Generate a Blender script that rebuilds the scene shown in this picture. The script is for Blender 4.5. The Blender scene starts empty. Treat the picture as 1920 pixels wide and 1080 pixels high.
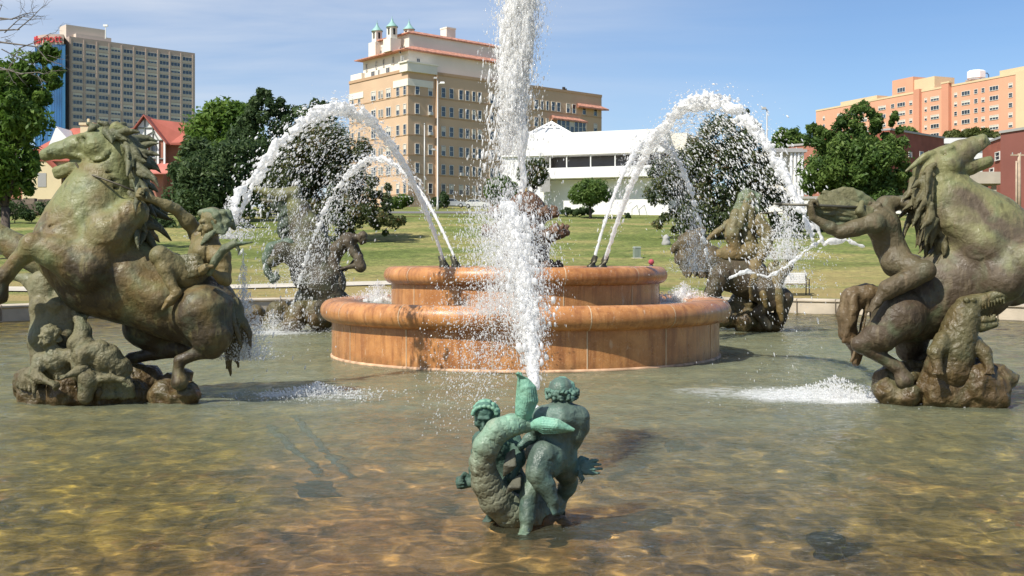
import bpy, math, random
import numpy as np
from mathutils import Vector
# ------------------------------------------------------------------ camera, world, sun, exposure
SC = bpy.context.scene
F0, HX, HY, EYE = 2100.0, 960.0, 486.0, 1.9
cam = bpy.data.cameras.new("camera"); camo = bpy.data.objects.new("camera", cam)
SC.collection.objects.link(camo); SC.camera = camo
camo.location = (0, 0, EYE); camo.rotation_euler = (math.radians(90), 0, 0)
cam.sensor_width = 36; cam.lens = F0/1920*36; cam.shift_y = -(540-HY)/1920
cam.clip_start = 0.1; cam.clip_end = 6000
SUN_AZ, SUN_EL = math.radians(224), math.radians(49)      # clockwise from +Y
sdir = Vector((math.sin(SUN_AZ)*math.cos(SUN_EL), math.cos(SUN_AZ)*math.cos(SUN_EL), math.sin(SUN_EL)))
W = bpy.data.worlds.new("World"); SC.world = W; W.use_nodes = True
wn, wl = W.node_tree.nodes, W.node_tree.links
wn.clear()
wo = wn.new("ShaderNodeOutputWorld"); wb = wn.new("ShaderNodeBackground"); wb.inputs[1].default_value = 0.098
sky = wn.new("ShaderNodeTexSky"); sky.sky_type = 'NISHITA'; sky.sun_disc = False
sky.sun_elevation = SUN_EL; sky.sun_rotation = SUN_AZ; sky.altitude = 250; sky.air_density = 1.0; sky.dust_density = 0.6; sky.ozone_density = 1.3
tc = wn.new("ShaderNodeTexCoord"); mp = wn.new("ShaderNodeMapping")
mp.inputs['Scale'].default_value = (1.0, 2.2, 9.0); mp.inputs['Rotation'].default_value = (0, math.radians(9), math.radians(20))
wl.new(tc.outputs['Generated'], mp.inputs[0])
cn = wn.new("ShaderNodeTexNoise"); cn.inputs['Scale'].default_value = 1.35; cn.inputs['Detail'].default_value = 8; cn.inputs['Roughness'].default_value = .52; cn.inputs['Distortion'].default_value = .5
wl.new(mp.outputs[0], cn.inputs['Vector'])
cr = wn.new("ShaderNodeValToRGB"); cr.color_ramp.elements[0].position = .36; cr.color_ramp.elements[1].position = .70
cr.color_ramp.elements[0].color = (0, 0, 0, 1); cr.color_ramp.elements[1].color = (.62, .62, .62, 1)
wl.new(cn.outputs[0], cr.inputs[0])
# cirrus lie mostly on the west (left) side of the sky
sx = wn.new("ShaderNodeSeparateXYZ"); wl.new(tc.outputs['Generated'], sx.inputs[0])
mr = wn.new("ShaderNodeMapRange"); mr.inputs[1].default_value = .28; mr.inputs[2].default_value = -.30; mr.inputs[3].default_value = .10; mr.inputs[4].default_value = 1.7
wl.new(sx.outputs[0], mr.inputs[0])
mm = wn.new("ShaderNodeMath"); mm.operation = 'MULTIPLY'; mm.use_clamp = True
wl.new(cr.outputs[0], mm.inputs[0]); wl.new(mr.outputs[0], mm.inputs[1])
mx = wn.new("ShaderNodeMix"); mx.data_type = 'RGBA'; mx.inputs[7].default_value = (6.6, 6.9, 7.4, 1)
wl.new(mm.outputs[0], mx.inputs[0]); sm = wn.new('ShaderNodeMix'); sm.data_type = 'RGBA'; sm.blend_type = 'MULTIPLY'; sm.inputs[0].default_value = 1; sm.inputs[7].default_value = (.76, .91, 1.10, 1); wl.new(sky.outputs[0], sm.inputs[6]); wl.new(sm.outputs[2], mx.inputs[6]); wl.new(mx.outputs[2], wb.inputs[0]); wl.new(wb.outputs[0], wo.inputs[0])
sl = bpy.data.lights.new("sun", 'SUN'); sl.energy = 4.7; sl.angle = math.radians(.5); sl.color = (1, .95, .86)
so = bpy.data.objects.new("sun", sl); SC.collection.objects.link(so); so.rotation_euler = sdir.to_track_quat('Z', 'Y').to_euler()
SC.view_settings.view_transform = 'Standard'; SC.view_settings.look = 'None'; SC.view_settings.gamma = 1; SC.view_settings.exposure = 0.35
SC.cycles.use_denoising = True
SC.cycles.max_bounces = 7; SC.cycles.transparent_max_bounces = 12; SC.cycles.caustics_reflective = False; SC.cycles.caustics_refractive = True
SC.cycles.sample_clamp_indirect = 4

# ------------------------------------------------------------------ helpers
def P(px, py, D):
    return np.array([(px-HX)/F0*D, D, EYE+(HY-py)/F0*D])
def pxm(D): return F0/D
COL = SC.collection
def tag(o, label=None, cat=None, group=None, kind=None):
    if label: o['label'] = label
    if cat: o['category'] = cat
    if group: o['group'] = group
    if kind: o['kind'] = kind
    return o
def empty(name, loc, label, cat, group=None, rz=0, kind=None):
    o = bpy.data.objects.new(name, None); COL.objects.link(o); o.location = loc; o.rotation_euler = (0, 0, rz); o.empty_display_size = .3
    return tag(o, label, cat, group, kind)
def mkmesh(name, V, Fc, mats, smooth=True, fmat=None):
    """Fc: int array (n,3|4) or list of them / python lists"""
    me = bpy.data.meshes.new(name)
    V = np.asarray(V, dtype=np.float32).reshape(-1, 3)
    if isinstance(Fc, np.ndarray): blocks = [Fc]
    else:
        blocks = None
        me.from_pydata(V.tolist(), [], [list(map(int, f)) for f in Fc])
    if blocks is not None:
        k = Fc.shape[1]; n = len(Fc)
        me.vertices.add(len(V)); me.vertices.foreach_set("co", V.ravel())
        me.loops.add(n*k); me.loops.foreach_set("vertex_index", Fc.astype(np.int32).ravel())
        me.polygons.add(n); me.polygons.foreach_set("loop_start", np.arange(0, n*k, k, dtype=np.int32))
        try: me.polygons.foreach_set("loop_total", np.full(n, k, dtype=np.int32))
        except Exception: pass
        me.update(calc_edges=True)
    for m in (mats if isinstance(mats, (list, tuple)) else [mats]): me.materials.append(m)
    if smooth: me.polygons.foreach_set("use_smooth", np.ones(len(me.polygons), dtype=bool))
    if fmat is not None: me.polygons.foreach_set("material_index", np.asarray(fmat, dtype=np.int32))
    me.update(); me.validate()
    return me
def link(name, me, parent=None, world=True):
    o = bpy.data.objects.new(name, me); COL.objects.link(o)
    if parent is not None:
        o.parent = parent
        if world: o.matrix_parent_inverse = wmat(parent).inverted()
    return o
def wmat(o):
    m = o.matrix_basis.copy() if hasattr(o, 'matrix_basis') else o.matrix_local
    if o.parent: m = wmat(o.parent) @ o.matrix_parent_inverse @ m
    return m
class MB:
    """collects boxes, tubes, polygons into one mesh"""
    def __init__(s): s.v = []; s.f = []; s.m = []
    def add(s, V, Fc, mi=0):
        b = len(s.v); s.v += [tuple(map(float, p)) for p in V]; s.f += [[i+b for i in f] for f in Fc]; s.m += [mi]*len(Fc)
    def box(s, c, size, rz=0, mi=0, taper=1.0):
        hx, hy, hz = [x/2 for x in size]; V = []
        for z in (-hz, hz):
            t = taper if z > 0 else 1
            for x, y in ((-hx, -hy), (hx, -hy), (hx, hy), (-hx, hy)):
                x2, y2 = x*t, y*t
                V.append((c[0]+x2*math.cos(rz)-y2*math.sin(rz), c[1]+x2*math.sin(rz)+y2*math.cos(rz), c[2]+z))
        s.add(V, [(0, 3, 2, 1), (4, 5, 6, 7), (0, 1, 5, 4), (1, 2, 6, 5), (2, 3, 7, 6), (3, 0, 4, 7)], mi)
    def prism(s, poly, z0, z1, mi=0, mtop=None):
        n = len(poly); V = [(x, y, z0) for x, y in poly]+[(x, y, z1) for x, y in poly]
        s.add(V, [[i, (i+1) % n, n+(i+1) % n, n+i] for i in range(n)], mi)
        s.add(V, [list(range(n))[::-1], list(range(n, 2*n))], mi if mtop is None else mtop)
    def tube(s, pts, rad, n=8, mi=0, cap=True):
        pts = [np.array(p, float) for p in pts]; b = []; V = []; Fc = []
        up = np.array([.13, .21, .97])
        for i, p in enumerate(pts):
            d = pts[min(i+1, len(pts)-1)]-pts[max(i-1, 0)]; d /= np.linalg.norm(d)+1e-9
            a = np.cross(d, up if abs(d[2]) < .95 else np.array([1., 0, 0])); a /= np.linalg.norm(a)+1e-9; c = np.cross(d, a)
            for k in range(n):
                t = 2*math.pi*k/n; V.append(p+rad[i]*(a*math.cos(t)+c*math.sin(t)))
        for i in range(len(pts)-1):
            for k in range(n):
                Fc.append([i*n+k, i*n+(k+1) % n, (i+1)*n+(k+1) % n, (i+1)*n+k])
        if cap: Fc += [list(range(n))[::-1], list(range((len(pts)-1)*n, len(pts)*n))]
        s.add(V, Fc, mi)
    def lathe(s, prof, c=(0, 0), n=48, mi=0, a0=0, a1=2*math.pi):
        full = abs(a1-a0-2*math.pi) < 1e-6; m = len(prof); N = n if full else n+1
        V = [(c[0]+r*math.cos(a0+(a1-a0)*k/n), c[1]+r*math.sin(a0+(a1-a0)*k/n), z) for k in range(N) for r, z in prof]
        Fc = []
        for k in range(n):
            k2 = (k+1) % N
            for j in range(m-1): Fc.append([k*m+j, k2*m+j, k2*m+j+1, k*m+j+1])
        s.add(V, Fc, mi)
    def build(s, name, mats, parent=None, smooth=False, world=True):
        me = mkmesh(name, s.v, s.f, mats, smooth, s.m)
        return link(name, me, parent, world)

def build_split(mb, name, mats, parent=None, smooth=False):
    """every connected piece becomes an object of its own"""
    par = list(range(len(mb.v)))
    def fd(i):
        while par[i] != i: par[i] = par[par[i]]; i = par[i]
        return i
    for f in mb.f:
        for i in f[1:]: par[fd(i)] = fd(f[0])
    gr = {}
    for f, m in zip(mb.f, mb.m): gr.setdefault(fd(f[0]), []).append((f, m))
    for fs in gr.values():
        ids = sorted({i for f, _ in fs for i in f}); mp_ = {i: k for k, i in enumerate(ids)}
        link(name, mkmesh(name, [mb.v[i] for i in ids], [[mp_[i] for i in f] for f, _ in fs], mats, smooth, [m for _, m in fs]), parent)
# ---- noise
_T = np.random.default_rng(7).random((40, 40, 40)).astype(np.float32)
def vnoise(p, sc, seed=0):
    q = np.asarray(p, dtype=np.float64)*sc+seed*7.31+100
    i = np.floor(q).astype(np.int64); f = q-i; f = f*f*(3-2*f); i %= 40; j = (i+1) % 40
    x0, y0, z0 = i[..., 0], i[..., 1], i[..., 2]; x1, y1, z1 = j[..., 0], j[..., 1], j[..., 2]
    fx, fy, fz = f[..., 0], f[..., 1], f[..., 2]
    a = _T[x0, y0, z0]*(1-fx)+_T[x1, y0, z0]*fx; b = _T[x0, y1, z0]*(1-fx)+_T[x1, y1, z0]*fx
    c = _T[x0, y0, z1]*(1-fx)+_T[x1, y0, z1]*fx; d = _T[x0, y1, z1]*(1-fx)+_T[x1, y1, z1]*fx
    return ((a*(1-fy)+b*fy)*(1-fz)+(c*(1-fy)+d*fy)*fz)*2-1
def fbm(p, sc, oct=3, seed=0):
    return sum(vnoise(p, sc*2**k, seed+k)*.5**k for k in range(oct))

# ---- signed-distance sculpting
class Sdf:
    def __init__(s): s.p = []
    def cap(s, a, b, ra, rb, k=.04, sy=1., sub=False):
        s.p.append(('c', np.array(a, float), np.array(b, float), ra, rb, k, sy, sub)); return s
    def ball(s, a, r, k=.04, sy=1., sub=False): return s.cap(a, a, r, r, k, sy, sub)
    def chain(s, pts, rad, k=.04, sy=1.):
        for i in range(len(pts)-1): s.cap(pts[i], pts[i+1], rad[i], rad[i+1], k, sy)
        return s
    def mesh(s, h, disp=None):
        lo = np.full(3, 1e9); hi = -lo
        for (_, a, b, ra, rb, k, sy, sub) in s.p:
            if sub: continue
            R = max(ra, rb)+k+3*h; R = np.array([R, R*max(1, sy), R]); lo = np.minimum(lo, np.minimum(a, b)-R); hi = np.maximum(hi, np.maximum(a, b)+R)
        n = np.ceil((hi-lo)/h).astype(int)+1
        G = np.full(n, 10., dtype=np.float32)
        ax = [lo[i]+h*np.arange(n[i]) for i in range(3)]
        for (_, a, b, ra, rb, k, sy, sub) in s.p:
            R = max(ra, rb)+k+2.5*h; R = np.array([R, R*max(1, sy), R])
            i0 = np.maximum(((np.minimum(a, b)-R-lo)/h).astype(int), 0); i1 = np.minimum(((np.maximum(a, b)+R-lo)/h).astype(int)+2, n)
            if np.any(i1 <= i0): continue
            X, Y, Z = (ax[i][i0[i]:i1[i]].astype(np.float32) for i in range(3))
            X = X[:, None, None]-a[0]; Y = (Y[None, :, None]-a[1])/sy; Z = Z[None, None, :]-a[2]
            d = b-a; d = np.array([d[0], d[1]/sy, d[2]]); dd = float(d@d)
            if dd > 1e-12: t = np.clip((X*d[0]+Y*d[1]+Z*d[2])/dd, 0, 1)
            else: t = np.float32(0)
            D = np.sqrt((X-t*d[0])**2+(Y-t*d[1])**2+(Z-t*d[2])**2)-(ra+(rb-ra)*t)
            if sy < 1: D = D*(.5+.5*sy)
            sl_ = tuple(slice(i0[i], i1[i]) for i in range(3)); A = G[sl_]
            if sub:
                hh = np.maximum(k-np.abs(A+D), 0)/k; G[sl_] = np.maximum(A, -D)+hh*hh*k*.25
            else:
                hh = np.maximum(k-np.abs(A-D), 0)/k; G[sl_] = np.minimum(A, D)-hh*hh*k*.25
        if disp is not None:
            m = np.abs(G) < 6*h+.03; ijk = np.argwhere(m); G[m] += disp(ijk*h+lo).astype(np.float32)
        return nets(G, lo, h)
def nets(G, lo, h):
    s = G < 0
    c = np.zeros(tuple(x-1 for x in G.shape), np.int8)
    offs = [(i, j, k) for i in (0, 1) for j in (0, 1) for k in (0, 1)]
    nx, ny, nz = c.shape
    for i, j, k in offs: c += s[i:i+nx, j:j+ny, k:k+nz]
    act = (c > 0) & (c < 8); ijk = np.argwhere(act); idx = np.full(c.shape, -1, np.int64); idx[act] = np.arange(len(ijk))
    pos = np.zeros((len(ijk), 3)); cnt = np.zeros(len(ijk))
    for a in offs:
        for ax in range(3):
            if a[ax]: continue
            b = list(a); b[ax] = 1
            A = G[ijk[:, 0]+a[0], ijk[:, 1]+a[1], ijk[:, 2]+a[2]]; B = G[ijk[:, 0]+b[0], ijk[:, 1]+b[1], ijk[:, 2]+b[2]]
            cr_ = (A < 0) != (B < 0); t = np.where(cr_, A/np.where(cr_, A-B, 1), 0); t = np.clip(t, 0, 1)
            q = np.array(a, float)[None]+np.zeros((len(ijk), 3)); q[:, ax] += t
            pos += q*cr_[:, None]; cnt += cr_
    V = (ijk+pos/cnt[:, None])*h+lo
    Q = []
    for ax in range(3):
        u, v = (ax+1) % 3, (ax+2) % 3
        sl0 = [slice(None)]*3; sl1 = [slice(None)]*3; sl0[ax] = slice(0, -1); sl1[ax] = slice(1, None)
        for q in (u, v): sl0[q] = slice(1, -1); sl1[q] = slice(1, -1)
        S0, S1 = s[tuple(sl0)], s[tuple(sl1)]
        e = np.argwhere(S0 != S1); flip = S0[tuple(e.T)]
        e = e.copy(); e[:, u] += 1; e[:, v] += 1
        def cell(du, dv):
            w = e.copy(); w[:, u] -= du; w[:, v] -= dv; return idx[w[:, 0], w[:, 1], w[:, 2]]
        q = np.stack([cell(1, 1), cell(0, 1), cell(0, 0), cell(1, 0)], 1)
        q = np.where(flip[:, None], q, q[:, ::-1]); Q.append(q)
    Q = np.concatenate(Q); Q = Q[(Q >= 0).all(1)]
    return V, Q
def sculpt(name, sdf, h, mat, parent, disp=None, post=None):
    V, Q = sdf.mesh(h, disp)
    if post is not None: V = post(V)
    return link(name, mkmesh(name, V, Q, mat), parent)

# ---- materials
def mat(name):
    m = bpy.data.materials.new(name); m.use_nodes = True; nt = m.node_tree
    return m, nt.nodes, nt.links, nt.nodes['Principled BSDF']
def simple(name, col, rough=.7, metal=0., var=.12, scale=3., bump=0., bscale=20., spec=.5, coord='Object'):
    m, n, l, b = mat(name)
    t = n.new("ShaderNodeTexCoord"); nz = n.new("ShaderNodeTexNoise"); nz.inputs['Scale'].default_value = scale; nz.inputs['Detail'].default_value = 6
    l.new(t.outputs[coord], nz.inputs['Vector'])
    r = n.new("ShaderNodeValToRGB"); r.color_ramp.elements[0].position = .3; r.color_ramp.elements[1].position = .7
    r.color_ramp.elements[0].color = (*[c*(1-var) for c in col], 1); r.color_ramp.elements[1].color = (*[min(1, c*(1+var)) for c in col], 1)
    l.new(nz.outputs[0], r.inputs[0]); l.new(r.outputs[0], b.inputs['Base Color'])
    b.inputs['Roughness'].default_value = rough; b.inputs['Metallic'].default_value = metal; b.inputs['Specular IOR Level'].default_value = spec
    if bump:
        n2 = n.new("ShaderNodeTexNoise"); n2.inputs['Scale'].default_value = bscale; n2.inputs['Detail'].default_value = 5; l.new(t.outputs[coord], n2.inputs['Vector'])
        bp = n.new("ShaderNodeBump"); bp.inputs['Strength'].default_value = bump; bp.inputs['Distance'].default_value = .05
        l.new(n2.outputs[0], bp.inputs['Height']); l.new(bp.outputs[0], b.inputs['Normal'])
    return m
def bronze(name, low, high, green, streak, zlo, zhi, rough=.42, metal=.15, gmix=.5, bump=.35, mid=None, tone=.66):
    """weathered bronze: brown below, verdigris above and in blotches, pale run-off streaks"""
    m, n, l, b = mat(name)
    g = n.new("ShaderNodeNewGeometry"); sp = n.new("ShaderNodeSeparateXYZ"); l.new(g.outputs['Position'], sp.inputs[0])
    def noise(scale, det=6, dist=0., mul=None, seed=0):
        t = n.new("ShaderNodeTexNoise"); t.inputs['Scale'].default_value = scale; t.inputs['Detail'].default_value = det; t.inputs['Distortion'].default_value = dist
        mpp = n.new("ShaderNodeMapping"); mpp.inputs['Scale'].default_value = mul or (1, 1, 1); mpp.inputs['Location'].default_value = (seed, seed*2, 0)
        l.new(g.outputs['Position'], mpp.inputs[0]); l.new(mpp.outputs[0], t.inputs['Vector']); return t.outputs[0]
    def ramp(fac, a, c, p0, p1):
        r = n.new("ShaderNodeMapRange"); r.inputs[1].default_value = p0; r.inputs[2].default_value = p1; r.inputs[3].default_value = a; r.inputs[4].default_value = c; r.clamp = True
        l.new(fac, r.inputs[0]); return r.outputs[0]
    def mixc(f, A, B):
        x = n.new("ShaderNodeMix"); x.data_type = 'RGBA'; l.new(f, x.inputs[0])
        for s_, c in ((6, A), (7, B)):
            if isinstance(c, tuple): x.inputs[s_].default_value = (*c, 1)
            else: l.new(c, x.inputs[s_])
        return x.outputs[2]
    def math_(op, a, c):
        x = n.new("ShaderNodeMath"); x.operation = op; x.use_clamp = True
        for s_, q in ((0, a), (1, c)):
            if isinstance(q, (int, float)): x.inputs[s_].default_value = q
            else: l.new(q, x.inputs[s_])
        return x.outputs[0]
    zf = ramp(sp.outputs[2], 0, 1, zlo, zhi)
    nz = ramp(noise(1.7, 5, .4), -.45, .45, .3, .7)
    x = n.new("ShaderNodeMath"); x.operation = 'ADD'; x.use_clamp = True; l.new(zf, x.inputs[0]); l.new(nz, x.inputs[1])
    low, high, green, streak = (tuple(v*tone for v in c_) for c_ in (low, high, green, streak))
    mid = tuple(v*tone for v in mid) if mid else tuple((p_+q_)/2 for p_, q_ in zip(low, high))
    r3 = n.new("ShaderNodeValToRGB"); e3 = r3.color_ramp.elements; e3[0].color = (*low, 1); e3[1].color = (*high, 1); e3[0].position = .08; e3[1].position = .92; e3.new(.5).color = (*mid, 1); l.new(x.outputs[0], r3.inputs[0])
    c1 = r3.outputs[0]
    c2 = mixc(math_('MULTIPLY', ramp(noise(3.2, 8, .6, seed=4), 0, 1, .5, .68), gmix), c1, green)
    c3 = mixc(math_('MULTIPLY', ramp(noise(4, 5, .2, (3.2, 3.2, .45), 9), 0, 1, .56, .74), .7), c2, streak)
    c4 = mixc(math_('MULTIPLY', ramp(noise(5.5, 9, .3, (1.5, 1.5, .7), 21), 0, 1,  .57, .68), .42), c3, tuple(v*.33 for v in low))
    l.new(c4, b.inputs['Base Color']); b.inputs['Specular IOR Level'].default_value = .35
    b.inputs['Metallic'].default_value = 0
    l.new(ramp(noise(6, 6, 0, seed=13), rough+.02, rough+.32, .35, .65), b.inputs['Roughness'])
    nb = noise(15, 10, .3); bp = n.new("ShaderNodeBump"); bp.inputs['Strength'].default_value = min(1, bump*1.7); bp.inputs['Distance'].default_value = .045
    l.new(nb, bp.inputs['Height']); l.new(bp.outputs[0], b.inputs['Normal'])
    return m
def leafmat(name, cols, rough=.55):
    m, n, l, b = mat(name)
    at = n.new("ShaderNodeAttribute"); at.attribute_name = "tint"
    r = n.new("ShaderNodeValToRGB"); e = r.color_ramp.elements
    while len(e) < len(cols): e.new(.5)
    for i, c in enumerate(cols): e[i].position = i/(len(cols)-1); e[i].color = (*c, 1)
    l.new(at.outputs['Fac'], r.inputs[0]); l.new(r.outputs[0], b.inputs['Base Color']); b.inputs['Roughness'].default_value = rough
    b.inputs['Specular IOR Level'].default_value = .3
    tr = n.new("ShaderNodeBsdfTranslucent"); l.new(r.outputs[0], tr.inputs[0]); ms = n.new("ShaderNodeMixShader"); ms.inputs[0].default_value = .42
    l.new(b.outputs[0], ms.inputs[1]); l.new(tr.outputs[0], ms.inputs[2]); l.new(ms.outputs[0], n['Material Output'].inputs[0])
    return m
def glass(name, col, rough=.08, var=.5, scale=.4):
    m = simple(name, col, rough, 0, var, scale, spec=1.0); return m
# ================================================================== SETTING
CX, CY, PR = .27, 22.6, 19.6                # pool centre, inner radius
WLEV, FLOORZ = 0.0, -.52
def ground_z(x, y):
    y = np.asarray(y, float); x = np.asarray(x, float)
    z = np.interp(y, [-60, 43, 100, 118, 175, 330, 900], [.40, .42, 5.75, 6.6, 10.1, 15, 22])
    return z
def gz(x, y): return float(ground_z(x, y))
# ---- ground sheet with the pool hole
xs = np.concatenate([np.linspace(-900, -60, 24), np.linspace(-56, 56, 113), np.linspace(60, 900, 24)])
ys = np.concatenate([np.linspace(-60, -2, 15), np.linspace(-1, 130, 132), np.linspace(134, 320, 40), np.linspace(330, 1500, 24)])
GX, GY = np.meshgrid(xs, ys, indexing='ij'); GZ = ground_z(GX, GY)
rr = np.hypot(GX-CX, GY-CY)
und = vnoise(np.stack([GX, GY, GX*0], -1), .07, 3)*.16*np.clip((GY-50)/20, 0, 1)
GZ = GZ+und
GZ = np.where(rr < PR+.35, -1.0, GZ)
nx_, ny_ = GX.shape
I = np.arange(nx_*ny_).reshape(nx_, ny_)
Q = np.stack([I[:-1, :-1], I[1:, :-1], I[1:, 1:], I[:-1, 1:]], -1).reshape(-1, 4)
def grass_mat():
    m, n, l, b = mat("lawn_grass")
    g = n.new("ShaderNodeNewGeometry")
    def nz(s, det, seed=0, sc=(1, 1, 1)):
        mpp = n.new("ShaderNodeMapping"); mpp.inputs['Location'].default_value = (seed, seed, 0); mpp.inputs['Scale'].default_value = sc
        t = n.new("ShaderNodeTexNoise"); t.inputs['Scale'].default_value = s; t.inputs['Detail'].default_value = det; t.inputs['Roughness'].default_value = .62
        l.new(g.outputs['Position'], mpp.inputs[0]); l.new(mpp.outputs[0], t.inputs['Vector']); return t.outputs[0]
    r = n.new("ShaderNodeValToRGB"); e = r.color_ramp.elements; e[0].position = .34; e[1].position = .64
    e[0].color = (.125, .16, .05, 1); e[1].color = (.33, .295, .13, 1)
    e.new(.46).color = (.165, .205, .068, 1)
    l.new(nz(.22, 9, 3, (.55, 1, 1)), r.inputs[0])
    r2 = n.new("ShaderNodeValToRGB"); r2.color_ramp.elements[0].color = (.6, .6, .6, 1); r2.color_ramp.elements[1].color = (1.35, 1.3, 1.1, 1)
    r2.color_ramp.elements[0].position = .36; r2.color_ramp.elements[1].position = .64
    l.new(nz(3.2, 8, 11), r2.inputs[0])
    mu = n.new("ShaderNodeMix"); mu.data_type = 'RGBA'; mu.blend_type = 'MULTIPLY'; mu.inputs[0].default_value = 1
    l.new(r.outputs[0], mu.inputs[6]); l.new(r2.outputs[0], mu.inputs[7])
    # dry straw-coloured turf close to the pool
    sp = n.new("ShaderNodeSeparateXYZ"); l.new(g.outputs['Position'], sp.inputs[0])
    mr_ = n.new("ShaderNodeMapRange"); mr_.inputs[1].default_value = 60; mr_.inputs[2].default_value = 43; mr_.inputs[3].default_value = 0; mr_.inputs[4].default_value = .9; l.new(sp.outputs[1], mr_.inputs[0])
    mm_ = n.new("ShaderNodeMath"); mm_.operation = 'MULTIPLY'; mm_.use_clamp = True; l.new(mr_.outputs[0], mm_.inputs[0])
    m3 = n.new("ShaderNodeMapRange"); m3.inputs[1].default_value = .38; m3.inputs[2].default_value = .55; l.new(nz(.5, 6, 40, (.4, 1, 1)), m3.inputs[0]); l.new(m3.outputs[0], mm_.inputs[1])
    mx_ = n.new("ShaderNodeMix"); mx_.data_type = 'RGBA'; mx_.inputs[7].default_value = (.36, .27, .12, 1); l.new(mm_.outputs[0], mx_.inputs[0]); l.new(mu.outputs[2], mx_.inputs[6])
    l.new(mx_.outputs[2], b.inputs['Base Color']); b.inputs['Roughness'].default_value = .95; b.inputs['Specular IOR Level'].default_value = .1
    bp = n.new("ShaderNodeBump"); bp.inputs['Strength'].default_value = .9; bp.inputs['Distance'].default_value = .14; l.new(nz(7, 8, 20), bp.inputs['Height']); l.new(bp.outputs[0], b.inputs['Normal'])
    return m
M_grass = grass_mat()
tag(link('ground', mkmesh('ground', np.stack([GX, GY, GZ], -1).reshape(-1, 3), Q, M_grass)), kind='structure')
M_conc = simple("concrete", (.47, .40, .30), .85, 0, .22, 1.2, .25, 25)
M_path = simple("pavement_concrete", (.52, .47, .38), .9, 0, .12, .8, .2, 12)
M_road = simple("asphalt", (.17, .165, .16), .9, 0, .15, .6, .1, 10)
def strip(name, pts, w, m, dz=.03, extra=None):
    """paved strip that follows the ground along pts"""
    P2 = []
    for (x0, y0), (x1, y1) in zip(pts[:-1], pts[1:]):
        n = max(2, int(math.hypot(x1-x0, y1-y0)/1.0))
        for k in range(n): P2.append((x0+(x1-x0)*k/n, y0+(y1-y0)*k/n))
    P2.append(pts[-1]); V = []; Fc = []
    for i, p in enumerate(P2):
        a = P2[max(0, i-1)]; b = P2[min(len(P2)-1, i+1)]; d = np.array([b[0]-a[0], b[1]-a[1]]); d /= np.linalg.norm(d); nn = np.array([-d[1], d[0]])
        nw = max(2, int(w/2)+1)
        for k in range(nw):
            q = np.array(p)+nn*(k/(nw-1)-.5)*w; V.append((q[0], q[1], gz(*q)+.17*min(1, max(0, (q[1]-50)/20))+dz))
        if i:
            for k in range(nw-1): Fc.append([(i-1)*nw+k, i*nw+k, i*nw+k+1, (i-1)*nw+k+1])
    return tag(link(name, mkmesh(name, V, Fc, m, True)), kind='structure')
strip('road', [(-260, 118), (-60, 119), (0, 121), (60, 128), (160, 140)], 11, M_road, .02)
strip('pavement', [(-120, 106), (-30, 106.5), (0, 103), (14, 101), (40, 101)], 1.6, M_path, .05)
strip('path', [(-30, 46.5), (-17, 45.2), (-9, 46.8), (-4, 48)], 1.4, M_path, .05)
strip('path', [(-21, 52), (-16.5, 43.5), (-14, 38.6)], 2.2, M_path, .06)
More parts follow.
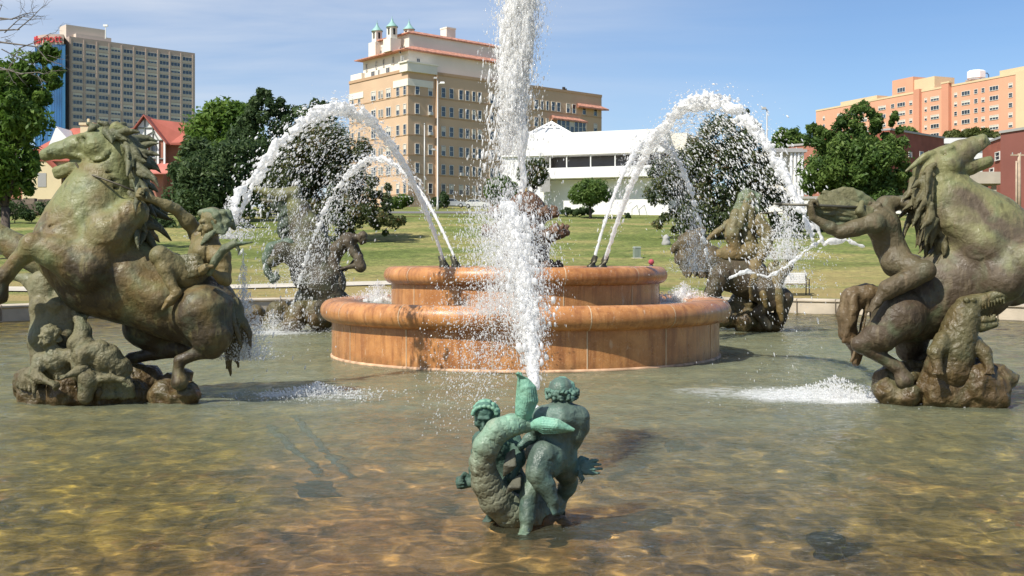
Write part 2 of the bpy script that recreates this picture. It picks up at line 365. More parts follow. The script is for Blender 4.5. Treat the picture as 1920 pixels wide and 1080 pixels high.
# ---- pool: floor, wall, coping
def pool_floor_mat():
    m, n, l, b = mat("pool_floor")
    g = n.new("ShaderNodeNewGeometry")
    def warped(scale, amt, sc=(1, 1, 1), seed=0):
        mpp = n.new("ShaderNodeMapping"); mpp.inputs['Scale'].default_value = sc; mpp.inputs['Location'].default_value = (seed, seed, 0); l.new(g.outputs['Position'], mpp.inputs[0])
        w = n.new("ShaderNodeTexNoise"); w.inputs['Scale'].default_value = scale; w.inputs['Detail'].default_value = 3; l.new(mpp.outputs[0], w.inputs['Vector'])
        sc_ = n.new("ShaderNodeVectorMath"); sc_.operation = 'SCALE'; sc_.inputs['Scale'].default_value = amt; l.new(w.outputs['Color'], sc_.inputs[0])
        ad = n.new("ShaderNodeVectorMath"); ad.operation = 'ADD'; l.new(mpp.outputs[0], ad.inputs[0]); l.new(sc_.outputs[0], ad.inputs[1]); return ad.outputs[0]
    nz = n.new("ShaderNodeTexNoise"); nz.inputs['Scale'].default_value = 2.9; nz.inputs['Detail'].default_value = 7; nz.inputs['Roughness'].default_value = .62; l.new(warped(2, .5, (1.25, .8, 1)), nz.inputs['Vector'])
    r = n.new("ShaderNodeValToRGB"); e = r.color_ramp.elements; e[0].position = .34; e[1].position = .68
    e[0].color = (.045, .034, .022, 1); e[1].color = (.74, .53, .22, 1)  # brightest gold also stands in for caustic light over the mottled deposits
    e.new(.43).color = (.16, .115, .06, 1); e.new(.52).color = (.30, .22, .115, 1); e.new(.58).color = (.40, .29, .14, 1)
    l.new(nz.outputs[0], r.inputs[0])
    # west-east shift of the deposits and painted caustic gold: olive algae at left, orange rust mid, tan sand right
    sp = n.new("ShaderNodeSeparateXYZ"); l.new(g.outputs['Position'], sp.inputs[0])
    r3 = n.new("ShaderNodeMapRange"); r3.inputs[1].default_value = -5; r3.inputs[2].default_value = 6; l.new(sp.outputs[0], r3.inputs[0])
    r4 = n.new("ShaderNodeValToRGB"); e = r4.color_ramp.elements; e[0].position = 0; e[1].position = 1
    e[0].color = (.85, .82, .36, 1); e[1].color = (.82, .88, .60, 1); e.new(.20).color = (1.0, .92, .5, 1); e.new(.34).color = (1.05, .76, .72, 1); e.new(.6).color = (1.0, .86, .72, 1)
    big = n.new("ShaderNodeTexNoise"); big.inputs['Scale'].default_value = .5; big.inputs['Detail'].default_value = 4; l.new(g.outputs['Position'], big.inputs['Vector'])
    a_ = n.new("ShaderNodeMath"); a_.operation = 'MULTIPLY_ADD'; a_.inputs[1].default_value = .5; l.new(big.outputs[0], a_.inputs[0]); 
    s_ = n.new("ShaderNodeMath"); s_.operation = 'SUBTRACT'; s_.inputs[1].default_value = .25; l.new(r3.outputs[0], s_.inputs[0]); l.new(s_.outputs[0], a_.inputs[2])
    l.new(a_.outputs[0], r4.inputs[0])
    mu = n.new("ShaderNodeMix"); mu.data_type = 'RGBA'; mu.blend_type = 'MULTIPLY'; mu.inputs[0].default_value = 1; l.new(r.outputs[0], mu.inputs[6]); l.new(r4.outputs[0], mu.inputs[7])
    # rusty tiles
    n3 = n.new("ShaderNodeTexNoise"); n3.inputs['Scale'].default_value = 1.5; n3.inputs['Detail'].default_value = 7; n3.inputs['Roughness'].default_value = .7; l.new(warped(3, .5, (1.3, .9, 1), 30), n3.inputs['Vector'])
    m4 = n.new("ShaderNodeMapRange"); m4.inputs[1].default_value = .56; m4.inputs[2].default_value = .66; m4.inputs[4].default_value = .6; l.new(n3.outputs[0], m4.inputs[0])
    x4 = n.new("ShaderNodeMix"); x4.data_type = 'RGBA'; x4.inputs[7].default_value = (.34, .145, .05, 1); l.new(m4.outputs[0], x4.inputs[0]); l.new(mu.outputs[2], x4.inputs[6])
    l.new(x4.outputs[2], b.inputs['Base Color']); b.inputs['Roughness'].default_value = .8
    return m
M_floor = pool_floor_mat()
mb = MB(); mb.lathe([(0.001, FLOORZ), (8, FLOORZ), (14, FLOORZ), (PR+.1, FLOORZ)], (CX, CY), 160)
mb.v = mb.v; tag(mb.build('pool_floor', M_floor, smooth=True), kind='structure')
def water_mat(name, murk=.25, tint=(.90, .91, .78), centres=(), wave=1.0, foamy=True):
    m, n, l, b = mat(name); n.remove(b); out = n['Material Output']
    g = n.new("ShaderNodeNewGeometry")
    def noise(scale, det, sc=(1, 1, 1), seed=0, dist=0., rough=.55):
        mpp = n.new("ShaderNodeMapping"); mpp.inputs['Scale'].default_value = sc; mpp.inputs['Location'].default_value = (seed, seed, 0); l.new(g.outputs['Position'], mpp.inputs[0])
        t = n.new("ShaderNodeTexNoise"); t.inputs['Scale'].default_value = scale; t.inputs['Detail'].default_value = det; t.inputs['Distortion'].default_value = dist; t.inputs['Roughness'].default_value = rough
        l.new(mpp.outputs[0], t.inputs['Vector']); return t.outputs[0]
    def M(op, a, c, clamp=False):
        x = n.new("ShaderNodeMath"); x.operation = op; x.use_clamp = clamp
        for s_, q in ((0, a), (1, c)):
            if isinstance(q, (int, float)): x.inputs[s_].default_value = q
            else: l.new(q, x.inputs[s_])
        return x.outputs[0]
    h = M('MULTIPLY', noise(7, 4, (.9, 1.2, 1), 9, .6), .45)
    h = M('ADD', h, M('MULTIPLY', noise(14, 3, (.8, 1.3, 1), 5), .10))
    bp = n.new("ShaderNodeBump"); bp.inputs['Strength'].default_value = 1.0; bp.inputs['Distance'].default_value = .07*wave; l.new(h, bp.inputs['Height'])
    fr0 = n.new("ShaderNodeFresnel"); fr0.inputs['IOR'].default_value = 1.33; l.new(bp.outputs[0], fr0.inputs['Normal'])
    fr = n.new("ShaderNodeMath"); fr.operation = 'MULTIPLY'; fr.inputs[1].default_value = .72; l.new(fr0.outputs[0], fr.inputs[0])
    tr = n.new("ShaderNodeBsdfRefraction"); tr.inputs[0].default_value = (*tint, 1); tr.inputs['IOR'].default_value = 1.33; tr.inputs['Roughness'].default_value = 0
    df = n.new("ShaderNodeBsdfDiffuse"); df.inputs[0].default_value = (.31, .335, .215, 1)
    gl = n.new("ShaderNodeBsdfGlossy"); gl.inputs['Roughness'].default_value = .04; l.new(bp.outputs[0], gl.inputs['Normal'])
    ms = n.new("ShaderNodeMixShader"); l.new(tr.outputs[0], ms.inputs[1]); l.new(df.outputs[0], ms.inputs[2])
    # silt and stirred-up air in the water: thicker round the basin than at the near edge
    sub = n.new("ShaderNodeVectorMath"); sub.operation = 'DISTANCE'; sub.inputs[1].default_value = (CX, CY, 0); l.new(g.outputs['Position'], sub.inputs[0])
    mr_ = n.new("ShaderNodeMapRange"); mr_.inputs[1].default_value = 15.5; mr_.inputs[2].default_value = 7.5; mr_.inputs[3].default_value = murk*.25; mr_.inputs[4].default_value = murk*2.1; l.new(sub.outputs['Value'], mr_.inputs[0])
    mk = M('MULTIPLY', mr_.outputs[0], M('ADD', .5, noise(.55, 5, (.6, 1.4, 1), 17)), True)
    l.new(mk, ms.inputs[0])
    m2 = n.new("ShaderNodeMixShader"); l.new(fr.outputs[0], m2.inputs[0]); l.new(ms.outputs[0], m2.inputs[1]); l.new(gl.outputs[0], m2.inputs[2]); last = m2.outputs[0]
    if centres:
        tot = None
        for (x, y, r0, s) in centres:
            q = n.new("ShaderNodeVectorMath"); q.operation = 'DISTANCE'; q.inputs[1].default_value = (x, y, 0); l.new(g.outputs['Position'], q.inputs[0])
            r_ = n.new("ShaderNodeMapRange"); r_.interpolation_type = 'SMOOTHSTEP'; r_.inputs[1].default_value = r0; r_.inputs[2].default_value = r0*.12; r_.inputs[3].default_value = 0; r_.inputs[4].default_value = s; l.new(q.outputs['Value'], r_.inputs[0])
            tot = r_.outputs[0] if tot is None else M('MAXIMUM', tot, r_.outputs[0])
        fn = M('ADD', M('MULTIPLY', noise(5, 9, (.7, 1.6, 1), 3, .5, .75), 1.0), M('MULTIPLY', noise(22, 4, (.8, 1.4, 1), 7, 0, .7), .55))
        th = M('SUBTRACT', M('ADD', M('MULTIPLY', tot, .92), fn), 1.22)
        fm = n.new("ShaderNodeMapRange"); fm.inputs[1].default_value = 0; fm.inputs[2].default_value = .42; fm.inputs[4].default_value = .9; l.new(th, fm.inputs[0])
        gate = M('MULTIPLY', fm.outputs[0], M('MULTIPLY', tot, 5, True), True)
        fd = n.new("ShaderNodeBsdfDiffuse"); fd.inputs[0].default_value = (.80, .81, .80, 1); fb = n.new("ShaderNodeBump"); fb.inputs['Distance'].default_value = .05; l.new(fn, fb.inputs['Height']); l.new(fb.outputs[0], fd.inputs['Normal'])
        m3 = n.new("ShaderNodeMixShader"); l.new(gate, m3.inputs[0]); l.new(last, m3.inputs[1]); l.new(fd.outputs[0], m3.inputs[2]); last = m3.outputs[0]
    l.new(last, out.inputs[0]); return m
FOAM = [(-2.5, 15.6, 1.7, .55), (-3.3, 15.8, .8, .7), (-6.1, 29.0, 1.9, .8), (-4.9, 26.0, 2.0, .42), (-3.3, 17.9, 2.2, .40), (4.0, 15.7, 2.0, .86), (4.7, 15.4, 1.2, 1.15), (3.0, 16.1, 1.9, .6), (-.9, 17.6, 1.8, .42), (.2, 17.2, 1.2, .38), (6.3, 28.5, 1.8, .35), (4.5, 18.5, 2.6, .34)]
M_water = water_mat("pool_water", .24, centres=FOAM)
xs = np.concatenate([np.arange(-20.4, -7, .25), np.arange(-7, 7.001, .035), np.arange(7.25, 20.8, .25)]); ys = np.concatenate([np.arange(2.2, 11, .035), np.arange(11, 16, .07), np.arange(16, 43.2, .16)])
WX, WY = np.meshgrid(xs, ys, indexing='ij'); wp_ = np.stack([WX, WY*1.15, WX*0], -1)
WZ = .017*vnoise(wp_+.25*vnoise(wp_, 1.1, 9)[..., None], 2.1, 3)+.0105*vnoise(wp_, 4.9, 5)+.0058*vnoise(wp_, 10.0, 6)
I = np.arange(WX.size).reshape(WX.shape); Q = np.stack([I[:-1, :-1], I[1:, :-1], I[1:, 1:], I[:-1, 1:]], -1).reshape(-1, 4)
rc = np.hypot(WX-CX, WY-CY).ravel()[Q].max(1); Q = Q[(rc < PR+.6) & (rc > 3.5)]
used, inv = np.unique(Q, return_inverse=True); WV = np.stack([WX, WY, WZ], -1).reshape(-1, 3)[used]
wat = link('pool_water', mkmesh('pool_water', WV, inv.reshape(-1, 4), M_water)); tag(wat, kind='structure')
wat.cycles.is_caustics_caster = True
fl_ = bpy.data.objects['pool_floor']; fl_.cycles.is_caustics_receiver = True; sl.cycles.is_caustics_light = True
coping = MB(); coping.lathe([(PR, -.45), (PR, .38), (PR-.05, .42), (PR-.05, .47), (PR+.05, .50), (PR+.75, .50), (PR+.85, .46), (PR+.85, .1)], (CX, CY), 200)
cpo = coping.build('pool_kerb', M_conc); tag(cpo, kind='structure')
# joints between the kerb stones
jm = MB()
for k in range(90):
    a = 2*math.pi*k/90
    jm.box((CX+(PR+.35)*math.cos(a), CY+(PR+.35)*math.sin(a), .02+.24), (.84, .018, .49), a)
tag(jm.build('kerb_joints', simple("joint_mortar", (.22, .18, .13), .9), None), kind='structure')
plz = MB(); plz.lathe([(PR+.8, .445), (PR+3.4, .445), (PR+3.45, .40)], (CX, CY), 120, a0=math.radians(150), a1=math.radians(370))
tag(plz.build('plaza', M_path), kind='structure')

# ================================================================== TIERED BASIN
def basin_mat(name="terracotta_granite"):
    m, n, l, b = mat(name)
    g = n.new("ShaderNodeNewGeometry")
    def noise(s, d, sc=(1, 1, 1), seed=0):
        mpp = n.new("ShaderNodeMapping"); mpp.inputs['Scale'].default_value = sc; mpp.inputs['Location'].default_value = (seed, 0, seed); l.new(g.outputs['Position'], mpp.inputs[0])
        t = n.new("ShaderNodeTexNoise"); t.inputs['Scale'].default_value = s; t.inputs['Detail'].default_value = d; t.inputs['Roughness'].default_value = .65; l.new(mpp.outputs[0], t.inputs['Vector']); return t.outputs[0]
    r = n.new("ShaderNodeValToRGB"); e = r.color_ramp.elements; e[0].position = .32; e[1].position = .7; e[0].color = (.34, .135, .042, 1); e[1].color = (.60, .285, .10, 1)
    l.new(noise(2.2, 9), r.inputs[0])
    # vertical wet run-off streaks
    m1 = n.new("ShaderNodeMapRange"); m1.inputs[1].default_value = .47; m1.inputs[2].default_value = .62; m1.inputs[4].default_value = .72; l.new(noise(8, 8, (1, 1, .09), 5), m1.inputs[0])
    x = n.new("ShaderNodeMix"); x.data_type = 'RGBA'; x.inputs[7].default_value = (.26, .10, .036, 1); l.new(m1.outputs[0], x.inputs[0]); l.new(r.outputs[0], x.inputs[6])
    # fine speckle and mineral crust
    m2 = n.new("ShaderNodeMapRange"); m2.inputs[1].default_value = .60; m2.inputs[2].default_value = .72; m2.inputs[4].default_value = .5; l.new(noise(28, 3, seed=9), m2.inputs[0])
    x2 = n.new("ShaderNodeMix"); x2.data_type = 'RGBA'; x2.inputs[7].default_value = (.66, .42, .25, 1); l.new(m2.outputs[0], x2.inputs[0]); l.new(x.outputs[2], x2.inputs[6])
    # lime scale near the water lines
    sp = n.new("ShaderNodeSeparateXYZ"); l.new(g.outputs['Position'], sp.inputs[0]); m5 = n.new("ShaderNodeMapRange"); m5.inputs[1].default_value = .20; m5.inputs[2].default_value = .02; l.new(sp.outputs[2], m5.inputs[0])
    m6 = n.new("ShaderNodeMapRange"); m6.inputs[1].default_value = .40; m6.inputs[2].default_value = .60; m6.inputs[4].default_value = .75; l.new(noise(4, 8, (1, 1, .6), 31), m6.inputs[0]); m7 = n.new("ShaderNodeMath"); m7.operation = 'MULTIPLY'; l.new(m5.outputs[0], m7.inputs[0]); l.new(m6.outputs[0], m7.inputs[1])
    x3 = n.new("ShaderNodeMix"); x3.data_type = 'RGBA'; x3.inputs[7].default_value = (.12, .075, .03, 1); l.new(m7.outputs[0], x3.inputs[0]); l.new(x2.outputs[2], x3.inputs[6])
    m8 = n.new("ShaderNodeMapRange"); m8.inputs[1].default_value = .62; m8.inputs[2].default_value = .70; m8.inputs[4].default_value = .55; l.new(noise(11, 8, (1, 1, .22), 44), m8.inputs[0])
    x4 = n.new("ShaderNodeMix"); x4.data_type = 'RGBA'; x4.inputs[7].default_value = (.62, .48, .34, 1); l.new(m8.outputs[0], x4.inputs[0]); l.new(x3.outputs[2], x4.inputs[6])
    l.new(x4.outputs[2], b.inputs['Base Color']); b.inputs['Specular IOR Level'].default_value = .5
    mr_ = n.new("ShaderNodeMapRange"); mr_.inputs[1].default_value = .35; mr_.inputs[2].default_value = .65; mr_.inputs[3].default_value = .22; mr_.inputs[4].default_value = .5; l.new(noise(3, 4, seed=3), mr_.inputs[0]); l.new(mr_.outputs[0], b.inputs['Roughness'])
    bp = n.new("ShaderNodeBump"); bp.inputs['Strength'].default_value = .25; bp.inputs['Distance'].default_value = .02; l.new(noise(30, 6), bp.inputs['Height']); l.new(bp.outputs[0], b.inputs['Normal'])
    return m
M_basin = basin_mat(); M_lime = simple("lime_mortar", (.56, .42, .27), .8)
bas = empty('tiered_basin', (CX, CY, -.4), 'round two-tier terracotta-coloured stone basin standing in the middle of the pool', 'fountain basin')
def torus_prof(R, z0, z1, depth, n=12):
    """rounded rim: outer edge at radius R, from z0 to z1, runs back inwards by depth"""
    cz = (z0+z1)/2; hz = (z1-z0)/2; c = R-hz; pts = [(R-depth, z0+.0)]
    for k in range(n+1):
        a = -math.pi/2+math.pi*k/n; pts.append((c+hz*math.cos(a), cz+hz*math.sin(a)))
    pts += [(R-depth, z1-.03), (R-depth-.02, z0)]
    return pts
mb = MB(); mb.lathe([(3.85, FLOORZ), (3.85, .69)], (CX, CY), 200); mb.build('lower_wall', M_basin, bas, True)
mb = MB(); mb.lathe(torus_prof(4.08, .69, 1.115, .75), (CX, CY), 200); mb.build('lower_rim', M_basin, bas, True)
mb = MB(); mb.lathe([(2.68, .8), (2.68, 1.42)], (CX, CY), 160); mb.build('upper_wall', M_basin, bas, True)
mb = MB(); mb.lathe(torus_prof(2.84, 1.42, 1.755, .55), (CX, CY), 160); mb.build('upper_rim', M_basin, bas, True)
M_bw = water_mat("basin_water", .3, (.7, .72, .6), [(CX-2.9, CY+.3, 1.9, .85), (CX+3.05, CY+.3, 2.0, .85), (CX-.9, CY-3.0, 1.6, .55), (CX-1.6, CY-.8, 1.6, .6)], .8)
mb = MB(); mb.lathe([(2.67, 1.035), (3.4, 1.035)], (CX, CY), 120); tag(mb.build('lower_water', M_bw, bas, True), 'foamy water lying in the lower tier')
mb = MB(); mb.lathe([(.02, 1.69), (1.2, 1.69), (2.35, 1.69)], (CX, CY), 120); mb.build('upper_water', M_bw, bas, True)
jn = MB()
def joint(R, rimR, z0, z1, zr0, zr1, ang, w=.017):
    a = math.radians(ang); ca, sa = math.cos(a), math.sin(a)
    jn.box((CX+(R+.002)*ca, CY+(R+.002)*sa, (z0+z1)/2), (.012, w, z1-z0), a)
    pr = torus_prof(rimR, zr0, zr1, .5)[1:14]; V = []
    for r, z in pr:
        cc = np.array([rimR-(zr1-zr0)/2, (zr0+zr1)/2]); d = np.array([r, z])-cc; d /= np.linalg.norm(d)
        for s_ in (-1, 1):
            rr_ = r+d[0]*.004; V.append((CX+rr_*ca-s_*w/2*sa, CY+rr_*sa+s_*w/2*ca, z+d[1]*.004))
    jn.add(V, [[2*i, 2*i+1, 2*i+3, 2*i+2] for i in range(len(pr)-1)])
for k in range(15): joint(3.85, 4.08, -.02, .69, .69, 1.115, -90-9+24*k*1.0)
for k in range(11): joint(2.68, 2.84, 1.04, 1.42, 1.42, 1.755, -90+14+360/11*k)
build_split(jn, 'mortar_joint', M_lime, bas)
rg = MB(); rg.lathe([(3.852, -.02), (3.885, -.01), (3.885, .03), (3.852, .045)], (CX, CY), 200); rg.build('lime_line', simple("lime_scale", (.52, .33, .2), .7, var=.5, scale=4), bas, True)
M_nozz = simple("dark_bronze", (.06, .055, .035), .45, .5, .4, 9)
for (px, D) in ((830, 21.0), (852, 22.6), (1113, 22.6), (1133, 21.0)):
    p = P(px, 500, D); d = -1 if px < 960 else 1
    mb = MB(); mb.tube([(p[0]-d*.05, p[1], 1.62), (p[0]-d*.03, p[1], 1.76), (p[0], p[1], 1.86), (p[0]+d*.045, p[1], 1.97)], [.11, .10, .065, .05], 12); mb.build('nozzle', M_nozz, bas, True)
# ================================================================== FIGURES
rng = np.random.default_rng(11)
def unit(v): v = np.array(v, float); return v/(np.linalg.norm(v)+1e-9)
def hand(S, w, d, side, s, mode='fist'):
    """w wrist point, d direction of the hand, side = axis across the knuckles, s scale"""
    d = unit(d); side = unit(np.array(side)-d*np.dot(side, d)); n = np.cross(side, d)
    c = np.array(w)+d*.05*s
    for q in (-1, 0, 1): S.cap(np.array(w)+side*q*.012*s, c+side*q*.028*s+d*.03*s, .02*s, .019*s, .012*s)
    for i, q in enumerate((-1.5, -.5, .5, 1.5)):
        L = (.8, 1, .95, .75)[i]*s; k0 = c+side*q*.021*s+d*.04*s
        if mode == 'fist':
            k1 = k0+d*.025*L+n*.018*L; k2 = k1-d*.01*L+n*.035*L; k3 = k2-d*.03*L+n*.005
        else:
            b = .25+.2*(i % 2); k1 = k0+d*.04*L+n*.008*L+side*q*.006; k2 = k1+d*.03*L+n*b*.05*L; k3 = k2+d*.012*L+n*.03*L
        S.chain([k0, k1, k2, k3], [.0125*s, .0115*s, .0105*s, .009*s], .004*s)
    t0 = np.array(w)+d*.02*s+side*.03*s; t1 = t0+d*.035*s+side*.03*s+n*.01*s; t2 = t1+d*.035*s+n*.02*s-(side*.01*s if mode != 'fist' else side*.03*s)
    S.chain([t0, t1, t2], [.018*s, .014*s, .011*s], .006*s)
def head(S, c, face, up, s, hair=True, ears=True):
    f = unit(face); u = unit(np.array(up)-f*np.dot(up, f)); r = np.cross(f, u); c = np.array(c)
    S.cap(c-f*.012*s+u*.03*s, c+f*.01*s-u*.02*s, .088*s, .074*s, .02*s)
    S.cap(c+f*.035*s-u*.05*s, c+f*.05*s-u*.085*s, .045*s, .032*s, .03*s)
    S.cap(c+f*.075*s+u*.01*s, c+f*.105*s-u*.028*s, .012*s, .018*s, .012*s)            # nose
    S.cap(c+f*.074*s+u*.028*s-r*.035*s, c+f*.074*s+u*.028*s+r*.035*s, .017*s, .017*s, .012*s)   # brow
    for q in (-1, 1):
        S.ball(c+f*.088*s+r*q*.033*s+u*.005*s, .017*s, .01*s, sub=True)
        S.ball(c+f*.072*s+r*q*.033*s+u*.004*s, .015*s, .004*s)
        S.ball(c+f*.055*s+r*q*.045*s-u*.03*s, .026*s, .02*s)
        if ears: S.cap(c+r*q*.085*s+u*.015*s-f*.01*s, c+r*q*.08*s-u*.025*s, .018*s, .012*s, .008*s)
    S.cap(c+f*.088*s-u*.052*s-r*.018*s, c+f*.088*s-u*.052*s+r*.018*s, .010*s, .010*s, .006*s)
    S.cap(c+f*.087*s-u*.066*s-r*.015*s, c+f*.087*s-u*.066*s+r*.015*s, .010*s, .010*s, .006*s)
    S.cap(c+f*.101*s-u*.059*s-r*.02*s, c+f*.101*s-u*.059*s+r*.02*s, .004*s, .004*s, .004*s, sub=True)
def curls(S, c, up, back, s, n, r0, seed, ext=.5, rad=.02, face=None):
    g = np.random.default_rng(seed); u = unit(up); b = unit(back)
    for i in range(n):
        v = unit(g.normal(size=3)); v = unit(v+u*.55+b*.75)
        if face is not None and v@unit(face) > .15: continue
        p = np.array(c)+v*r0*s; t = unit(np.cross(v, g.normal(size=3)))
        S.chain([p-t*.02*s, p+v*.016*s, p+t*.022*s, p+t*.015*s-v*.012*s], [rad*s*.8, rad*s, rad*s*.8, rad*s*.6], .006*s)
def body(S, J, s, fat=1., hands=('fist', 'fist'), sides=None, feet=True):
    """J joints: neck chest waist pelvis, shL elL haL, shR elR haR, hiL knL anL toL ..."""
    a = lambda k: np.array(J[k], float)
    S.chain([a('chest'), a('waist'), a('pelvis')], [.135*s*fat, .108*s*fat, .13*s*fat], .07*s)
    S.cap(a('neck'), a('chest'), .06*s, .09*s*fat, .06*s)
    S.cap(a('neck'), a('head'), .055*s, .05*s, .03*s)
    for k in 'LR':
        if 'sh'+k in J:
            S.cap(a('chest'), a('sh'+k), .10*s*fat, .07*s*fat, .06*s)
            S.ball(a('sh'+k), .078*s*fat, .04*s)
            e, h_ = a('el'+k), a('ha'+k); m1 = (a('sh'+k)+e)/2; m2 = e+(h_-e)*.3
            S.chain([a('sh'+k), m1, e], [.062*s*fat, .060*s*fat, .042*s*fat], .03*s); S.chain([e, m2, h_], [.042*s*fat, .047*s*fat, .029*s*fat], .025*s)
            md = hands[0 if k == 'L' else 1]
            if md: hand(S, h_, h_-e, (sides or {}).get(k, (0, 1, .2)), s*1.02, md)
        if 'hi'+k in J:
            h0, kn, an = a('hi'+k), a('kn'+k), a('an'+k)
            S.ball(h0+(h0-kn)*.08, .115*s*fat, .06*s)
            S.chain([h0, h0+(kn-h0)*.45, kn], [.105*s*fat, .092*s*fat, .058*s*fat], .04*s)
            S.ball(kn, .06*s*fat, .02*s)
            S.chain([kn, kn+(an-kn)*.32, an], [.055*s*fat, .062*s*fat, .034*s*fat], .03*s)
            if feet and 'to'+k in J:
                t = a('to'+k); S.chain([an, an+(t-an)*.5, t], [.040*s, .036*s, .020*s], .02*s); S.ball(an-(t-an)*.15, .036*s, .02*s)
                d = unit(t-an); sd = unit(np.cross(d, (0, 0, 1)) if abs(d[2]) < .9 else np.cross(d, (0, 1, 0)))
                for q in range(5): S.cap(t+sd*(q-2)*.017*s-d*.02*s, t+sd*(q-2)*.018*s+d*.022*s, .014*s, .010*s, .004*s)
def strands(S, roots, tips, n, r0, r1, seed, sag=0, wob=.03, k=.01):
    """hair / fin strands between two polylines"""
    g = np.random.default_rng(seed)
    def along(pl, t):
        pl = np.array(pl, float); f = t*(len(pl)-1); i = min(int(f), len(pl)-2); return pl[i]*(1-f+i)+pl[i+1]*(f-i)
    for i in range(n):
        t = (i+.5)/n; a = along(roots, t); b = along(tips, min(1, max(0, t+g.normal()*.03))); m = [a]
        ph = g.random()*6
        for q in (.25, .5, .75): m.append(a+(b-a)*q+np.array([math.sin(ph+q*5), math.cos(ph*1.3+q*6), math.sin(ph*2+q*4)])*wob+np.array([0, 0, -sag*math.sin(q*math.pi)]))
        m.append(b); rs = [r0, r0*1.1, r0*.95, (r0+r1)/2, r1]
        S.chain(m, rs, k)
def locks(S, roots, dirs, n, L, r0, seed, k=.006, curl=.5, spread=.25):
    """separate tapering locks of hair growing out of a root line; dirs = direction at its start and end"""
    g = np.random.default_rng(seed); rt = np.array(roots, float)
    for i in range(n):
        t = (i+g.random())/n; f = t*(len(rt)-1); j = min(int(f), len(rt)-2); a = rt[j]*(1-f+j)+rt[j+1]*(f-j)
        d = unit(np.array(dirs[0])*(1-t)+np.array(dirs[1])*t+g.normal(size=3)*spread); side = unit(np.cross(d, g.normal(size=3))); ln = L*(.6+.8*g.random()); ph = g.random()*6.28
        for w in range(2):
            pts = [a+side*w*r0*1.2]
            for q in (.25, .5, .75, 1.0): pts.append(a+d*ln*q+side*(math.sin(ph+q*4.5)*ln*.10*curl+w*r0*1.3*(1-q))+np.array([0, 0, -ln*.22*q*q]))
            S.chain(pts, [r0, r0*1.15, r0, r0*.7, r0*.22], k)
def rocky(S, pts, seed, k=.08):
    g = np.random.default_rng(seed)
    for p, r in pts:
        S.ball(p, r, k)
        for _ in range(5):
            v = unit(g.normal(size=3)); S.ball(np.array(p)+v*r*.75, r*(.3+.35*g.random()), .04)

# ---- bronze patinas
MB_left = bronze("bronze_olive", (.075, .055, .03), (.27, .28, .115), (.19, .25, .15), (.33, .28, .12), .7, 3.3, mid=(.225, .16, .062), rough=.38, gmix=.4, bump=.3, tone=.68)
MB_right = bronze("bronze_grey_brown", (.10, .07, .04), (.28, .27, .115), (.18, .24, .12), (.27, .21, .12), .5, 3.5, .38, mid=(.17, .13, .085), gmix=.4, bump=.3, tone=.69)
MB_skin = bronze("bronze_ochre", (.24, .165, .06), (.27, .225, .10), (.14, .17, .09), (.36, .28, .13), .8, 2.6, .38)
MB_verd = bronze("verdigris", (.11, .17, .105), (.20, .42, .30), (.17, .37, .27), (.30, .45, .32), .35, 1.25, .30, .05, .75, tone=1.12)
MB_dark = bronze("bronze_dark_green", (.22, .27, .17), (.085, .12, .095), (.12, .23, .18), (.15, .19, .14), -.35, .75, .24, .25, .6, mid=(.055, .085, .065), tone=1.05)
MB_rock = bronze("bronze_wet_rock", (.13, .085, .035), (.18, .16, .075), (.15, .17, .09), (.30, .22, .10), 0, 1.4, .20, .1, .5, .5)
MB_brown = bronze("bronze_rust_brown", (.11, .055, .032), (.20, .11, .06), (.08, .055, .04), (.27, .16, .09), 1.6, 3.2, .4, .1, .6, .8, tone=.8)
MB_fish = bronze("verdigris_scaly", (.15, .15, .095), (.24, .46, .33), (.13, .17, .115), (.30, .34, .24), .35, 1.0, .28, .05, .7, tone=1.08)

def wr(px, D): return px/pxm(D)
GRP = 'bronze horse groups standing in the pool'
